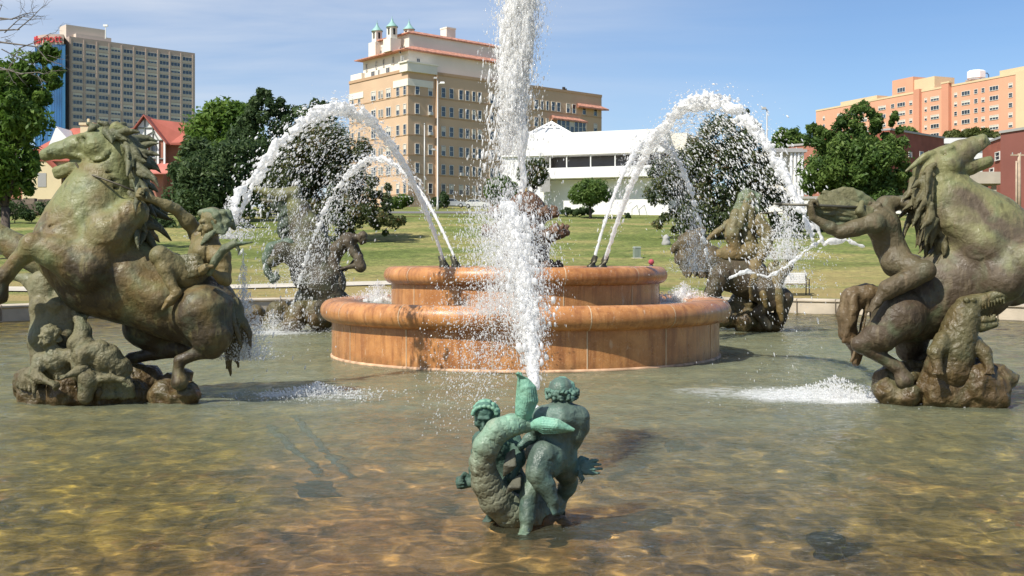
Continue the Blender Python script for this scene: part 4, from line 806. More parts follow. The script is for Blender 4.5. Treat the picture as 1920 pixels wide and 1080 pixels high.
# ================================================================== FISH AND CHILDREN GROUP (nearest)
def cherubs():
    D = 8.0; q = lambda x, y, o=0: P(820+x/3., 670+y/3., D+o); u = 1/pxm(D)/3.
    b0 = q(520, 960); T = empty('cherub_statue', (b0[0], D, -.1), 'green bronze group of two children wrestling a scaly fish, nearest the camera', 'statue')
    # fish
    ch = [q(500, 375, -.08), q(420, 380, -.12), q(335, 415, -.14), q(275, 500, -.14), q(252, 600, -.10), q(275, 700, -.06), q(330, 800, -.02), q(420, 870, .05), q(540, 880, .16), q(640, 820, .25)]
    rd = [48*u, 56*u, 64*u, 66*u, 66*u, 76*u, 88*u, 96*u, 100*u, 90*u]
    S = Sdf(); S.chain(ch, rd, .05); A = np.array(ch)
    def scales(V):
        # arc length + angle about the fish's spine give overlapping scale relief
        best = np.full(len(V), 1e9); tt = np.zeros(len(V)); an = np.zeros(len(V)); L = 0; out = np.zeros_like(V); R = np.zeros(len(V))
        ref = np.array([0, -1., 0])
        for i in range(len(A)-1):
            a, b = A[i], A[i+1]; d = b-a; ln = np.linalg.norm(d); t = np.clip(((V-a)@d)/ln**2, 0, 1); c = a+t[:, None]*d; w = V-c; dist = np.linalg.norm(w, axis=1)
            d1 = d/ln; e = unit(ref-d1*(ref@d1)); f = np.cross(d1, e); m = dist < best
            best[m] = dist[m]; tt[m] = (L+t*ln)[m]; an[m] = np.arctan2(w@f, w@e)[m]; out[m] = (w/(dist[:, None]+1e-9))[m]; R[m] = dist[m]; L += ln
        pitch = .052; row = np.floor(tt/pitch); fr = tt/pitch-row; cols = 13
        cc = an/(2*math.pi)*cols+.5*(row % 2); cf = np.abs((cc-np.floor(cc))-.5)*2
        edge = fr-(.35+.65*np.sqrt(np.clip(1-cf**2, 0, 1)))+.35
        hgt = np.where(edge < .35, 1-.7*np.clip(fr, 0, 1), .2)
        hgt = -(np.clip(1-np.abs(fr-.12-.75*(1-cf**2)**.5*.6)/.16, 0, 1))
        return V+out*(hgt*.0055)[:, None]
    sculpt('fish_body', S, .0062, MB_fish, T, disp=lambda p: -.003*fbm(p, 12, 2, 3), post=scales)
    S = Sdf()
    strands(S, [q(450, 350, -.12), q(500, 350, -.14), q(555, 335, -.10)], [q(446, 88, -.16), q(460, 84, -.2), q(478, 92, -.16)], 2, 6*u, 6*u, 3, 0, 0, .01)
    for i in range(11):      # upright fluke
        t = i/10; b_ = -.05*math.sin(t*3.14); r0 = q(462+40*t, 372-8*t, -.12); m0 = q(444+84*t, 322-4*t, -.13+b_*.6); m1 = q(446+116*t, 250-4*t, -.14+b_); m2 = q(452+98*t, 165+2*t, -.15+b_*.8); m3 = q(456+52*t, 118+2*t, -.17); tp = q(442+14*t, 88+5*t, -.2)
        S.chain([r0, m0, m1, m2, m3, tp], [8*u, 7.2*u, 7.4*u, 6.4*u, 5*u, 3*u], .0015)
    for i in range(9):      # flat fluke to the right
        t = i/8; b_ = -.04*math.sin(t*3.14); r0 = q(505+25*t, 372+18*t, -.10); m1 = q(592+6*t, 338+88*t, -.15+b_); m2 = q(680-12*t, 352+72*t, -.18+b_); tp = q(774-6*t, 404+12*t, -.2)
        S.chain([r0, m1, m2, tp], [9*u, 7*u, 6.6*u, 2.6*u], .0015)
    S.cap(q(478, 378, -.09), q(535, 384, -.09), 36*u, 26*u, .03)
    sculpt('fish_tail', S, .0048, MB_verd, T)
    S = Sdf()       # fins
    for k, (x0, y0, x1, y1) in enumerate(((395, 545, 370, 670), (430, 690, 385, 770))):
        for i in range(5): S.chain([q(x0+i*9, y0-6*i, -.08), q((x0+x1)/2+i*13, (y0+y1)/2, -.14), q(x1+i*12, y1-8*i, -.12)], [8*u, 11*u, 5*u], .008)
    S.ball(q(540, 540, .0), 50*u, .03)
    sculpt('fish_fin', S, .008, MB_pale2, T)
    # left child, face over the fish towards the viewer
    S = Sdf(); s = .95
    J = dict(head=q(262, 335, .06), neck=q(290, 420, .14), chest=q(330, 500, .2), waist=q(380, 600, .24), pelvis=q(420, 700, .22), shL=q(250, 470, .18), elL=q(215, 600, .16), haL=q(200, 690, .1), shR=q(420, 470, .24), elR=q(470, 560, .12), haR=q(440, 640, .05),
             hiL=q(390, 740, .2), knL=q(330, 860, .15), anL=q(300, 900, .2), toL=q(280, 920, .15))
    body(S, J, s*.80, 1.15, (None, 'fist')); head(S, J['head'], (.0, -.92, -.38), (.05, -.25, 1), s*.98, ears=False)
    hand(S, q(200, 700, .08), (-.9, -.15, -.05), (0, .3, 1), 1.0, 'fist'); S.cap(q(215, 690, .1), q(190, 705, .07), 24*u, 20*u, .02)
    sculpt('child_figure', S, .0075, MB_dark2, T, disp=lambda p: -.003*fbm(p, 14, 2, 4))
    S = Sdf(); c = q(272, 316, .085); S.ball(c, 66*u, .02); fc = (.0, -.92, -.30); curls(S, c, (.05, .1, 1), (.3, .6, 0), .95, 120, .080, 5, rad=.015, face=fc); curls(S, c, (.1, 0, 1), (0, .1, 0), .95, 60, .082, 6, rad=.013, face=fc)
    for i in range(9): a_ = math.pi*(i/8); S.ball(q(266-66*math.cos(a_), 318-42*math.sin(a_), -.015), 13*u, .004)
    sculpt('child_hair', S, .0065, MB_verd, T)
    # right child, from behind
    S = Sdf(); s = 1.05
    J = dict(head=q(700, 205, .05), neck=q(695, 270, .06), chest=q(690, 360, .04), waist=q(690, 450, .06), pelvis=q(640, 545, .02), shR=q(785, 335, .02), elR=q(790, 440, -.02), haR=q(735, 505, .12), shL=q(600, 335, .06), elL=q(540, 450, .12), haL=q(470, 500, .1),
             hiR=q(700, 570, .08), knR=q(740, 700, .2), anR=q(700, 810, .25), toR=q(690, 880, .3), hiL=q(600, 570, -.04), knL=q(560, 660, -.16), anL=q(640, 800, -.14), toL=q(665, 865, -.17))
    body(S, J, s*.84, 1.12, (None, None)); head(S, J['head'], (.25, .95, 0), (0, 0, 1), s*1.0)
    S.cap(q(600, 540, -.10), q(560, 640, -.15), 66*u, 58*u, .05); S.cap(q(660, 540, -.04), q(640, 620, -.05), 60*u, 56*u, .04); S.chain([q(575, 660, -.16), q(620, 720, -.17), q(655, 810, -.17)], [46*u, 40*u, 28*u], .03)
    S.chain([q(600, 345, .0), q(700, 335, -.03), q(790, 345, .0)], [62*u, 70*u, 52*u], .06); S.cap(q(690, 380, .0), q(680, 470, .0), 78*u, 62*u, .06); S.cap(q(703, 310, -.33), q(690, 450, -.31), 4*u, 4*u, .06, 2.5, sub=True)
    S.chain([q(800, 345, .0), q(812, 400, .02), q(775, 470, .06), q(745, 530, .12)], [44*u, 40*u, 34*u, 30*u], .03)
    hand(S, q(765, 625, .12), (.85, -.2, .1), (0, .2, 1), 1.15, 'open'); S.cap(q(735, 600, .15), q(772, 628, .12), 26*u, 18*u, .02); S.cap(q(700, 520, .2), q(735, 600, .15), 34*u, 28*u, .03)
    for i in range(4): S.chain([q(775, 640+5*i, .1), q(800+8*i, 640+14*i, .06), q(790+6*i, 672+13*i, .05)], [8*u, 7*u, 5*u], .004)
    # planted leg into the water
    S.chain([q(540, 690, -.02), q(515, 780, -.06), q(508, 850, -.10)], [56*u, 46*u, 40*u], .04); S.chain([q(508, 850, -.10), q(505, 905, -.12), q(502, 960, -.13)], [46*u, 42*u, 30*u], .02); S.chain([q(502, 960, -.13), q(490, 985, -.17), q(462, 1006, -.24)], [31*u, 26*u, 13*u], .02)
    for i in range(5): S.cap(q(478+9*i, 1000-3*i, -.21), q(452+12*i, 1012-3*i, -.26), 8*u, 6*u, .003)
    sculpt('child_figure', S, .0075, MB_dark, T, disp=lambda p: -.003*fbm(p, 14, 2, 4))
    S = Sdf(); c = q(702, 190, .05); S.ball(c, 76*u, .02)
    g = np.random.default_rng(3)
    for i in range(44):
        a = math.pi*2*i/44+g.normal()*.05; r1 = 80*u; w_ = g.normal()*5*u
        tp = c+np.array([math.cos(a)*.02, math.sin(a)*.02, 74*u]); md = c+np.array([math.cos(a+.2)*r1*.72+w_, math.sin(a+.2)*r1*.72, 46*u]); ed = c+np.array([math.cos(a)*r1, math.sin(a)*r1, 4*u])
        S.chain([tp, md, ed], [5*u, 5.5*u, 6*u], .008)
    for i in range(110):
        a = g.random()*6.28; zz = 8-50*g.random(); p = c+np.array([math.cos(a)*82*u, math.sin(a)*82*u, zz*u]); t = unit(g.normal(size=3))*12*u
        S.chain([p-t, p+np.array([math.cos(a), math.sin(a), 0])*9*u, p+t], [6*u, 9*u, 5*u], .003)
    sculpt('child_hair', S, .0055, MB_verd3, T)
    S = Sdf(); rocky(S, [(q(390, 1010, .08), .12), (q(520, 1020, .2), .16), (q(640, 1000, .12), .13), (q(705, 1000, .08), .12), (q(560, 960, .35), .2), (q(420, 930, .35), .16)], 5, .05)
    sculpt('rock_base', S, .014, bronze("wet_rust_stone", (.16, .085, .03), (.22, .13, .05), (.12, .09, .04), (.30, .19, .07), -.2, .3, .3, 0, .6, .8), T, disp=lambda p: -.02*fbm(p, 9, 3, 6))
MB_pale2 = bronze("bronze_grey_fin", (.15, .145, .10), (.2, .2, .14), (.14, .18, .13), (.25, .25, .18), 0, 1.2, .5)
MB_dark2 = bronze("verdigris_dark_face", (.07, .11, .08), (.13, .30, .23), (.14, .27, .2), (.17, .33, .25), .2, 1.0, .45, .1, .6)
MB_verd3 = bronze("verdigris_hair", (.06, .09, .07), (.19, .40, .30), (.12, .2, .15), (.24, .40, .3), .9, 1.24, .45, .1, .4, tone=1.05)
cherubs()

# ================================================================== REAR GROUPS
MB_farm = bronze('bronze_far_mane', (.05, .06, .04), (.10, .13, .08), (.09, .13, .09), (.15, .17, .1), 1.8, 3.6)
def rear_left():
    D = 29.5; q = lambda x, y, o=0: P(x, y, D+o); u = 1/pxm(D)
    T = empty('horse_statue', (q(590, 600)[0], D, -.05), 'weathered bronze horse group with stooping dark rider, on far left of the basin', 'statue', GRP)
    S = Sdf()
    S.chain([q(545, 366), q(560, 395), q(575, 430), q(580, 470), q(590, 505), q(612, 530)], [12*u, 20*u, 30*u, 40*u, 44*u, 36*u], .15, .9)
    S.chain([q(552, 364), q(530, 366), q(506, 362), q(482, 356)], [15*u, 13*u, 9*u, 7*u], .05); S.chain([q(530, 372), q(510, 378), q(492, 374)], [8*u, 5*u, 4*u], .03); S.chain([q(548, 356), q(562, 350)], [5*u, 2*u], .02)
    for s_ in (-1, 1):
        S.chain([q(560, 480, s_*.35), q(530, 470, s_*.6), q(512, 490, s_*.6)], [26*u, 16*u, 11*u], .08)
        S.chain([q(610, 530, s_*.4), q(625, 560, s_*.45), q(600, 575, s_*.45), q(606, 598, s_*.45)], [32*u, 20*u, 10*u, 9*u], .08)
    sculpt('horse_body', S, .032, bronze("bronze_far_left", (.085, .07, .045), (.25, .25, .10), (.13, .16, .09), (.18, .15, .08), 1.2, 3.9, mid=(.105, .09, .055)), T, disp=lambda p: -.02*fbm(p, 4, 3, 2))
    S = Sdf(); strands(S, [q(556, 372), q(578, 392), q(585, 420)], [q(524, 400), q(522, 440), q(552, 460)], 16, 6*u, 4*u, 3, -.05, .06, .02); strands(S, [q(500, 372), q(556, 376)], [q(512, 392), q(560, 400)], 8, 5*u, 4*u, 4, -.05, .03, .02); sculpt('mane', S, .028, MB_farm, T)
    S = Sdf(); S.chain([q(540, 460, -.4), q(510, 466, -.5), q(500, 486, -.5), q(502, 510, -.5), q(512, 526, -.5), q(520, 520, -.5), q(516, 510, -.5)], [14*u, 12*u, 9*u, 7*u, 6*u, 5*u, 3*u], .04); sculpt('coiled_foreleg', S, .025, bronze("verdigris_far", (.10, .13, .09), (.15, .21, .14), (.12, .19, .13), (.2, .24, .16), .8, 2.4), T)
    S = Sdf(); s = 1.6
    J = dict(head=q(679, 446, -.2), neck=q(668, 446, -.18), chest=q(652, 452, -.15), waist=q(632, 468, -.1), pelvis=q(622, 490), shL=q(655, 446, .15), elL=q(676, 480, .3), haL=q(655, 500, .3), shR=q(652, 454, -.4), elR=q(676, 496, -.5), haR=q(648, 502, -.55), hiL=q(622, 494, .2), knL=q(640, 530, .5), anL=q(638, 560, .5), hiR=q(622, 494, -.25), knR=q(636, 528, -.5), anR=q(640, 562, -.5))
    body(S, J, s, 1.05); head(S, J['head'], (.8, -.2, -.6), (.5, 0, .8), 1.5); S.cap(q(672, 484, -.5), q(676, 500, -.5), 9*u, 11*u, .03)
    sculpt('rider', S, .024, bronze("bronze_far_rider", (.085, .065, .04), (.13, .1, .06), (.1, .1, .06), (.2, .15, .08), 1, 2.6), T)
    S = Sdf(); rocky(S, [(q(560, 585), .35), (q(600, 590), .4), (q(640, 575), .35), (q(580, 560, .3), .4), (q(520, 585), .28), (q(480, 590, .2), .25), (q(455, 592, .3), .22), (q(610, 560), .3), (q(660, 600), .25), (q(550, 606, -.3), .25)], 8); sculpt('rock_base', S, .04, MB_rock, T, disp=lambda p: -.05*fbm(p, 4, 3, 6))
rear_left()
def rear_right():
    D = 29.5; q = lambda x, y, o=0: P(x, y, D+o); u = 1/pxm(D)
    T = empty('horse_statue', (q(1400, 610)[0], D, -.05), 'ochre bronze group of bearded rider above small child, on far right of the basin', 'statue', GRP)
    S = Sdf()
    S.chain([q(1425, 540, .1), q(1400, 520), q(1370, 510), q(1330, 490), q(1310, 470), q(1298, 452)], [34*u, 38*u, 34*u, 28*u, 20*u, 15*u], .12, .95)
    S.chain([q(1300, 450), q(1284, 452), q(1270, 462), q(1262, 470)], [15*u, 12*u, 8*u, 6*u], .05)
    for s_ in (-1, 1):
        S.chain([q(1350, 520, s_*.35), q(1335, 550, s_*.4), q(1350, 565, s_*.4)], [22*u, 14*u, 8*u], .06)
        S.chain([q(1430, 545, s_*.4), q(1450, 565, s_*.4), q(1420, 585, s_*.4), q(1440, 612, s_*.4)], [26*u, 16*u, 9*u, 8*u], .06)
    S.chain([q(1316, 432), q(1288, 452), q(1282, 485), q(1310, 508)], [8*u, 15*u, 14*u, 12*u], .06); strands(S, [q(1330, 462, -.1), q(1305, 440, -.1), q(1290, 436)], [q(1322, 520, -.3), q(1286, 520, -.2), q(1262, 486)], 12, 6*u, 2.5*u, 8, -.03, .07, .015); S.chain([q(1420, 520, -.3), q(1470, 560, -.2), q(1462, 600, -.2)], [22*u, 16*u, 12*u], .08)
    sculpt('horse_body', S, .028, bronze("bronze_far_right", (.085, .06, .035), (.16, .12, .06), (.13, .13, .08), (.27, .2, .1), .6, 2.4), T, disp=lambda p: -.02*fbm(p, 4, 3, 2))
    S = Sdf(); s = 1.75
    J = dict(head=q(1404, 375, -.1), neck=q(1400, 396), chest=q(1396, 420), waist=q(1402, 450), pelvis=q(1412, 476), shL=q(1380, 412, .1), elL=q(1352, 430), haL=q(1328, 448), shR=q(1420, 418, -.2), elR=q(1438, 456, -.3), haR=q(1452, 484, -.4), hiL=q(1400, 482, .1), knL=q(1362, 470, -.2), anL=q(1330, 500, -.3), hiR=q(1415, 486, -.2), knR=q(1414, 522, -.5), anR=q(1410, 560, -.5))
    body(S, J, s, 1.05); head(S, J['head'], (-.6, -.7, 0), (0, 0, 1), 1.9); S.cap(q(1398, 390, -.25), q(1386, 425, -.3), 9*u, 7*u, .03); S.cap(q(1406, 392, -.25), q(1410, 425, -.3), 8*u, 5*u, .03)
    S.cap(q(1352, 478, -.25), q(1405, 472, -.25), 12*u, 15*u, .04)
    S.chain([q(1380, 400, -.2), q(1372, 440, -.3), q(1384, 480, -.3)], [9*u, 13*u, 9*u], .03); S.chain([q(1424, 410, -.2), q(1440, 440, -.2), q(1428, 480, -.3)], [9*u, 13*u, 10*u], .03)
    sculpt('rider', S, .022, bronze("bronze_far_ochre", (.27, .18, .07), (.24, .21, .10), (.15, .17, .09), (.36, .27, .12), .9, 3.2), T, disp=lambda p: -.03*np.abs(fbm(p, 6, 3, 2)))
    S = Sdf(); strands(S, [q(1388, 368, -.1), q(1400, 358, -.1), q(1418, 366, 0)], [q(1378, 405, -.2), q(1392, 430, -.3), q(1428, 392, 0)], 11, 6*u, 4*u, 8, -.04, .05, .02); sculpt('rider_hair', S, .024, MB_verd2, T)
    S = Sdf(); J = dict(head=q(1480, 478, -.5), neck=q(1474, 492, -.45), chest=q(1464, 508, -.4), waist=q(1456, 530, -.4), pelvis=q(1450, 548, -.4), shL=q(1448, 500, -.3), elL=q(1436, 520, -.4), haL=q(1430, 540, -.4), shR=q(1478, 502, -.5), elR=q(1486, 488, -.5), haR=q(1492, 472, -.5), hiL=q(1444, 552, -.3), knL=q(1430, 550, -.7), anL=q(1436, 575, -.7), hiR=q(1456, 552, -.5), knR=q(1462, 575, -.6), anR=q(1466, 600, -.6))
    body(S, J, 1.3, 1.15); head(S, J['head'], (-.6, -.7, .2), (0, 0, 1), 1.4); curls(S, J['head'], (0, 0, 1), (0, 1, 0), 1.5, 24, .09, 4, rad=.025)
    sculpt('child_figure', S, .022, MB_skin, T)
    S = Sdf(); rocky(S, [(q(1400, 598), .35), (q(1430, 602), .3), (q(1370, 590, .2), .35), (q(1395, 570, .3), .4), (q(1455, 604), .22), (q(1345, 600), .25)], 9); sculpt('rock_base', S, .04, MB_rock, T, disp=lambda p: -.05*fbm(p, 4, 3, 6))
rear_right()

# ================================================================== CENTRAL BRONZE
def central():
    D = CY; q = lambda x, y, o=0: P(x, y, D+o); u = 1/pxm(D); cx = P(986, 0, CY)[0]
    T = empty('fountain_finial', (cx, CY, 1.62), 'rust-brown bronze stem of leafy shells rising from the top tier', 'fountain sculpture')
    S = Sdf(); c = lambda z: (cx, CY, z)
    S.chain([c(1.6), c(1.85), c(2.1), c(2.4), c(2.75), c(2.88)], [.50, .42, .44, .38, .33, .38], .08)
    g = np.random.default_rng(2)
    for zz, R, n, lift in ((2.22, .80, 14, .24), (2.64, .60, 11, .20), (1.68, .56, 10, .06)):
        for i in range(n):
            a = 2*math.pi*i/n+zz; d = np.array([math.cos(a), math.sin(a), 0]); p0 = np.array(c(zz)); R2 = R*(.85+.3*g.random())
            S.chain([p0+d*.25, p0+d*R2*.6+np.array([0, 0, lift*.45]), p0+d*R2+np.array([0, 0, lift]), p0+d*(R2+.06)+np.array([0, 0, lift+.10])], [.10, .11, .09, .035], .03)
            for k in range(3):
                e = unit(d+g.normal(size=3)*.5); S.ball(p0+d*R2+np.array([0, 0, lift])+e*.09, .045, .012)
    sculpt('bronze_stem', S, .024, MB_brown, T, disp=lambda p: -.035*np.abs(fbm(p, 7, 3, 6)))
    mb = MB(); mb.tube([c(2.8), c(3.1), c(3.34)], [.09, .07, .05], 10); mb.build('nozzle', simple("brass", (.45, .3, .08), .35, .7), T, True)
central()
# ================================================================== WATER JETS AND SPRAY
def spray_mat(name, col=(.96, .955, .94), trans=.5, rough=.25, clear=.18):
    m, n, l, b = mat(name)
    b.inputs['Base Color'].default_value = (*col, 1); b.inputs['Roughness'].default_value = rough; b.inputs['Specular IOR Level'].default_value = .6
    tr = n.new("ShaderNodeBsdfTranslucent"); tr.inputs[0].default_value = (*col, 1); ms = n.new("ShaderNodeMixShader"); ms.inputs[0].default_value = trans
    l.new(b.outputs[0], ms.inputs[1]); l.new(tr.outputs[0], ms.inputs[2])
    ts = n.new("ShaderNodeBsdfTransparent"); m2 = n.new("ShaderNodeMixShader"); m2.inputs[0].default_value = clear; l.new(ms.outputs[0], m2.inputs[1]); l.new(ts.outputs[0], m2.inputs[2])
    l.new(m2.outputs[0], n['Material Output'].inputs[0]); return m
M_spray = spray_mat("white_water"); M_drop = spray_mat("water_drops", (.97, .965, .95), .55, .1, .45)
_ico = None
def ico():
    global _ico
    if _ico is None:
        p = (1+5**.5)/2; V = np.array([(-1, p, 0), (1, p, 0), (-1, -p, 0), (1, -p, 0), (0, -1, p), (0, 1, p), (0, -1, -p), (0, 1, -p), (p, 0, -1), (p, 0, 1), (-p, 0, -1), (-p, 0, 1)], float); V /= np.linalg.norm(V[0])
        Fc = np.array([(0, 11, 5), (0, 5, 1), (0, 1, 7), (0, 7, 10), (0, 10, 11), (1, 5, 9), (5, 11, 4), (11, 10, 2), (10, 7, 6), (7, 1, 8), (3, 9, 4), (3, 4, 2), (3, 2, 6), (3, 6, 8), (3, 8, 9), (4, 9, 5), (2, 4, 11), (6, 2, 10), (8, 6, 7), (9, 8, 1)])
        _ico = (V, Fc)
    return _ico
def drops(name, C, R, parent, seed=1, vel=None, stretch=1.0, m=None):
    g = np.random.default_rng(seed); V, Fc = ico(); n = len(C); C = np.asarray(C); R = np.asarray(R)
    sc = R[:, None]*(.7+.6*g.random((n, 3))); X = V[None]*sc[:, None, :]
    if vel is not None:
        vd = vel/(np.linalg.norm(vel, axis=1, keepdims=True)+1e-9); X = X+vd[:, None, :]*((X*vd[:, None, :]).sum(2, keepdims=True))*(stretch*(.3+g.random(n)*1.4))[:, None, None]
    X = X+C[:, None, :]; Fa = (Fc[None]+12*np.arange(n)[:, None, None]).reshape(-1, 3)
    o = link(name, mkmesh(name, X.reshape(-1, 3), Fa, m or M_drop), parent); return tag(o, kind='stuff')
def lumpy(name, pts, rad, parent, h, amp, freq, seed, k=.02, stretchz=1., holes=0.):
    """turbulent water: tapered tube broken up by noise that grows along it"""
    S = Sdf(); pts = [np.array(p) for p in pts]; S.chain(pts, [r*1.0 for r in rad], k)
    A = np.array(pts); Am = np.array(amp) if not np.isscalar(amp) else np.full(len(pts), amp)
    def disp(p):
        best = np.full(len(p), 1e9); av = np.zeros(len(p))
        for i in range(len(A)-1):
            a, b = A[i], A[i+1]; d = b-a; t = np.clip(((p-a)@d)/(d@d), 0, 1); dist = np.linalg.norm(p-a-t[:, None]*d, axis=1); mm_ = dist < best; best[mm_] = dist[mm_]; av[mm_] = (Am[i]+(Am[i+1]-Am[i])*t)[mm_]
        q_ = p*np.array([1, 1, stretchz]); nz = vnoise(q_, freq, seed)+.6*vnoise(q_, freq*2.2, seed+1)+.35*vnoise(q_, freq*4.6, seed+2)
        return av*nz
    V, Q = S.mesh(h, disp); return link(name, mkmesh(name, V, Q, M_spray), parent)
def arc(p0, apex_z, p1, n=40):
    """ballistic path from p0 to p1 rising to apex_z"""
    p0 = np.array(p0, float); p1 = np.array(p1, float); g = 9.81; v = math.sqrt(2*g*(apex_z-p0[2])); t1 = v/g+math.sqrt(2*(apex_z-p1[2])/g)
    T_ = np.linspace(0, t1, n); out = [np.array([p0[0]+(p1[0]-p0[0])*t/t1, p0[1]+(p1[1]-p0[1])*t/t1, p0[2]+v*t-.5*g*t*t]) for t in T_]
    vel = [np.array([(p1[0]-p0[0])/t1, (p1[1]-p0[1])/t1, v-g*t]) for t in T_]; return np.array(out), np.array(vel)
def at_pl(A, t):
    f = t*(len(A)-1); i = np.minimum(f.astype(int), len(A)-2); w = (f-i)[:, None]; return A[i]*(1-w)+A[i+1]*w
def jet(label, p0, apex, p1, r0, r1, seed, nd, spread, fallf=.35, break_t=.55, group='arching jets of the fountain', ampl=1.0):
    A, Ve = arc(p0, apex, p1); n = len(A); t = np.linspace(0, 1, n)
    T = empty('water_jet', tuple(A[0]), label, 'water jet', group)
    R = r0+(r1-r0)*np.minimum(1, t/.55); R = np.where(t > break_t, R*(1-.72*(t-break_t)/(1-break_t)), R)
    am = R*(.22+ampl*np.clip((t-.12)/.45, 0, 1)*.55); am = np.where(t > break_t, np.maximum(am, R*(.85+.9*(t-break_t))), am)
    lumpy('water_stream', A, R*.78, T, .016, am, 10.5, seed, .02)
    g = np.random.default_rng(seed); tt = g.beta(2.2, 1.5, nd); C = at_pl(A, tt); vv = at_pl(Ve, tt); s = spread*(.15+tt)
    C = C+g.normal(size=(nd, 3))*s[:, None]*.45; fall = g.exponential(fallf, nd)*(tt > .25)*tt; C[:, 2] -= fall
    C[:, 0] -= fall*np.sign(vv[:, 0])*.15; rr_ = .004+.011*g.random(nd)**4
    vv[:, 2] -= fall*3
    keep = C[:, 2] > .02; drops('water_drops', C[keep], rr_[keep], T, seed, vv[keep], 2.0)
    # larger torn blobs close to the stream
    nb = int(nd*.055); tt = g.beta(2.5, 1.4, nb); C = at_pl(A, tt)+g.normal(size=(nb, 3))*(spread*.30*(.2+tt))[:, None]; drops('water_blobs', C, .008+.018*g.random(nb)**3, T, seed+5, at_pl(Ve, tt), 1.4, M_spray)
    return T
def px_arc(n0, apexpx, land, Ds):
    p0 = P(*n0, Ds[0]); ap = P(*apexpx, Ds[1]); p1 = P(*land, Ds[2]); return p0, ap[2], p1
p0, az, p1 = px_arc((833, 492), (625, 207), (428, 440), (21.0, 18.6, 16.2)); jet('thick left jet arching high over the lawn towards the near left horse', p0, az, p1, .035, .115, 3, 4200, .50, .75, .45)
p0, az, p1 = px_arc((854, 488), (700, 300), (545, 585), (22.6, 25.5, 28.6)); jet('shorter left jet falling in spray on the far left horse group', p0, az, p1, .03, .085, 8, 4200, .50, .55, .28)
p0, az, p1 = px_arc((1133, 492), (1330, 192), (1530, 455), (21.0, 18.6, 16.2)); jet('thick right jet arching high towards the near right horse', p0, az, p1, .04, .135, 13, 5000, .55, .75, .42)
p0, az, p1 = px_arc((1113, 490), (1235, 262), (1335, 520), (22.6, 25.5, 28.6)); jet('shorter right jet falling in spray on the far right horse group', p0, az, p1, .035, .09, 18, 4200, .55, .6, .30)
# ---- central column of water
def column():
    cx, cy = P(978, 370, CY)[0], CY
    T = empty('water_jet', (cx, cy, 3.3), 'tall white column of water shooting up from the top of the bronze stem', 'water jet')
    zs = np.linspace(3.25, 11.2, 34); t = (zs-3.25)/7.95; x = cx+.01*np.sin(zs*2)+.0*t; R = np.interp(zs, [3.25, 4.0, 4.8, 5.4, 6.0, 6.6, 7.2, 8.8, 10.2, 11.2], [.07, .08, .11, .15, .22, .27, .25, .22, .2, .1])
    lumpy('water_stream', [(a, cy, z) for a, z in zip(x, zs)], R*1.0, T, .021, R*np.interp(zs, [3.2, 5, 6.2], [.5, .62, .42]), 8.0, 31, .02, .30)
    lumpy('falling_water', [(cx-.26, cy-.1, 4.9), (cx-.26, cy-.1, 5.5), (cx-.20, cy, 6.1), (cx-.12, cy, 6.7), (cx, cy, 7.8)], [.08, .12, .15, .16, .12], T, .021, [.22, .24, .20, .14, .1], 8.0, 41, .02, .35)
    g = np.random.default_rng(5); n = 7000; z = 7.4-g.random(n)**1.15*6.0; w = .16+.05*(7.6-z); off = -.05-.16*(7.6-z)*.62
    x = cx+off*g.random(n)**.7+g.normal(size=n)*w*np.interp(z, [2, 5, 7.6], [.9, .9, 1.1]); y = cy+g.normal(size=n)*.45
    keep = (z > 1.7) | ((np.hypot(x-CX, y-CY) > 2.7)); keep &= z > 1.1
    vv = np.zeros((n, 3)); vv[:, 2] = -1; vv[:, 0] = -.15; C = np.stack([x, y, z], 1)
    drops('water_drops', C[keep], (.0045+.012*g.random(n)**3.5)[keep], T, 2, vv[keep], 2.6)
    n = 16000; z = 7.9-g.random(n)**1.2*3.9; w = np.interp(z, [3.5, 5, 6, 7.5], [.08, .14, .22, .24]); C = np.stack([cx-.10*np.clip(7-z, 0, 3)+g.normal(size=n)*w, cy+g.normal(size=n)*w, z], 1); drops('fine_drops', C, .004+.005*g.random(n)**2, T, 12, np.tile([[0, 0, 1.]], (n, 1)), 2.5)
    # ropes of falling water on the left flank
    n = 260; z = 7.3-g.random(n)*3.6; off = -.30-.18*(7.3-z); C = np.stack([cx+off*g.random(n)**.6+.05+g.normal(size=n)*.10, cy+g.normal(size=n)*.3, z], 1)
    v2 = np.tile([[-.12, 0, -1.]], (n, 1)); drops('water_blobs', C, .009+.016*g.random(n)**2, T, 7, v2, 4.0, M_spray)
column()
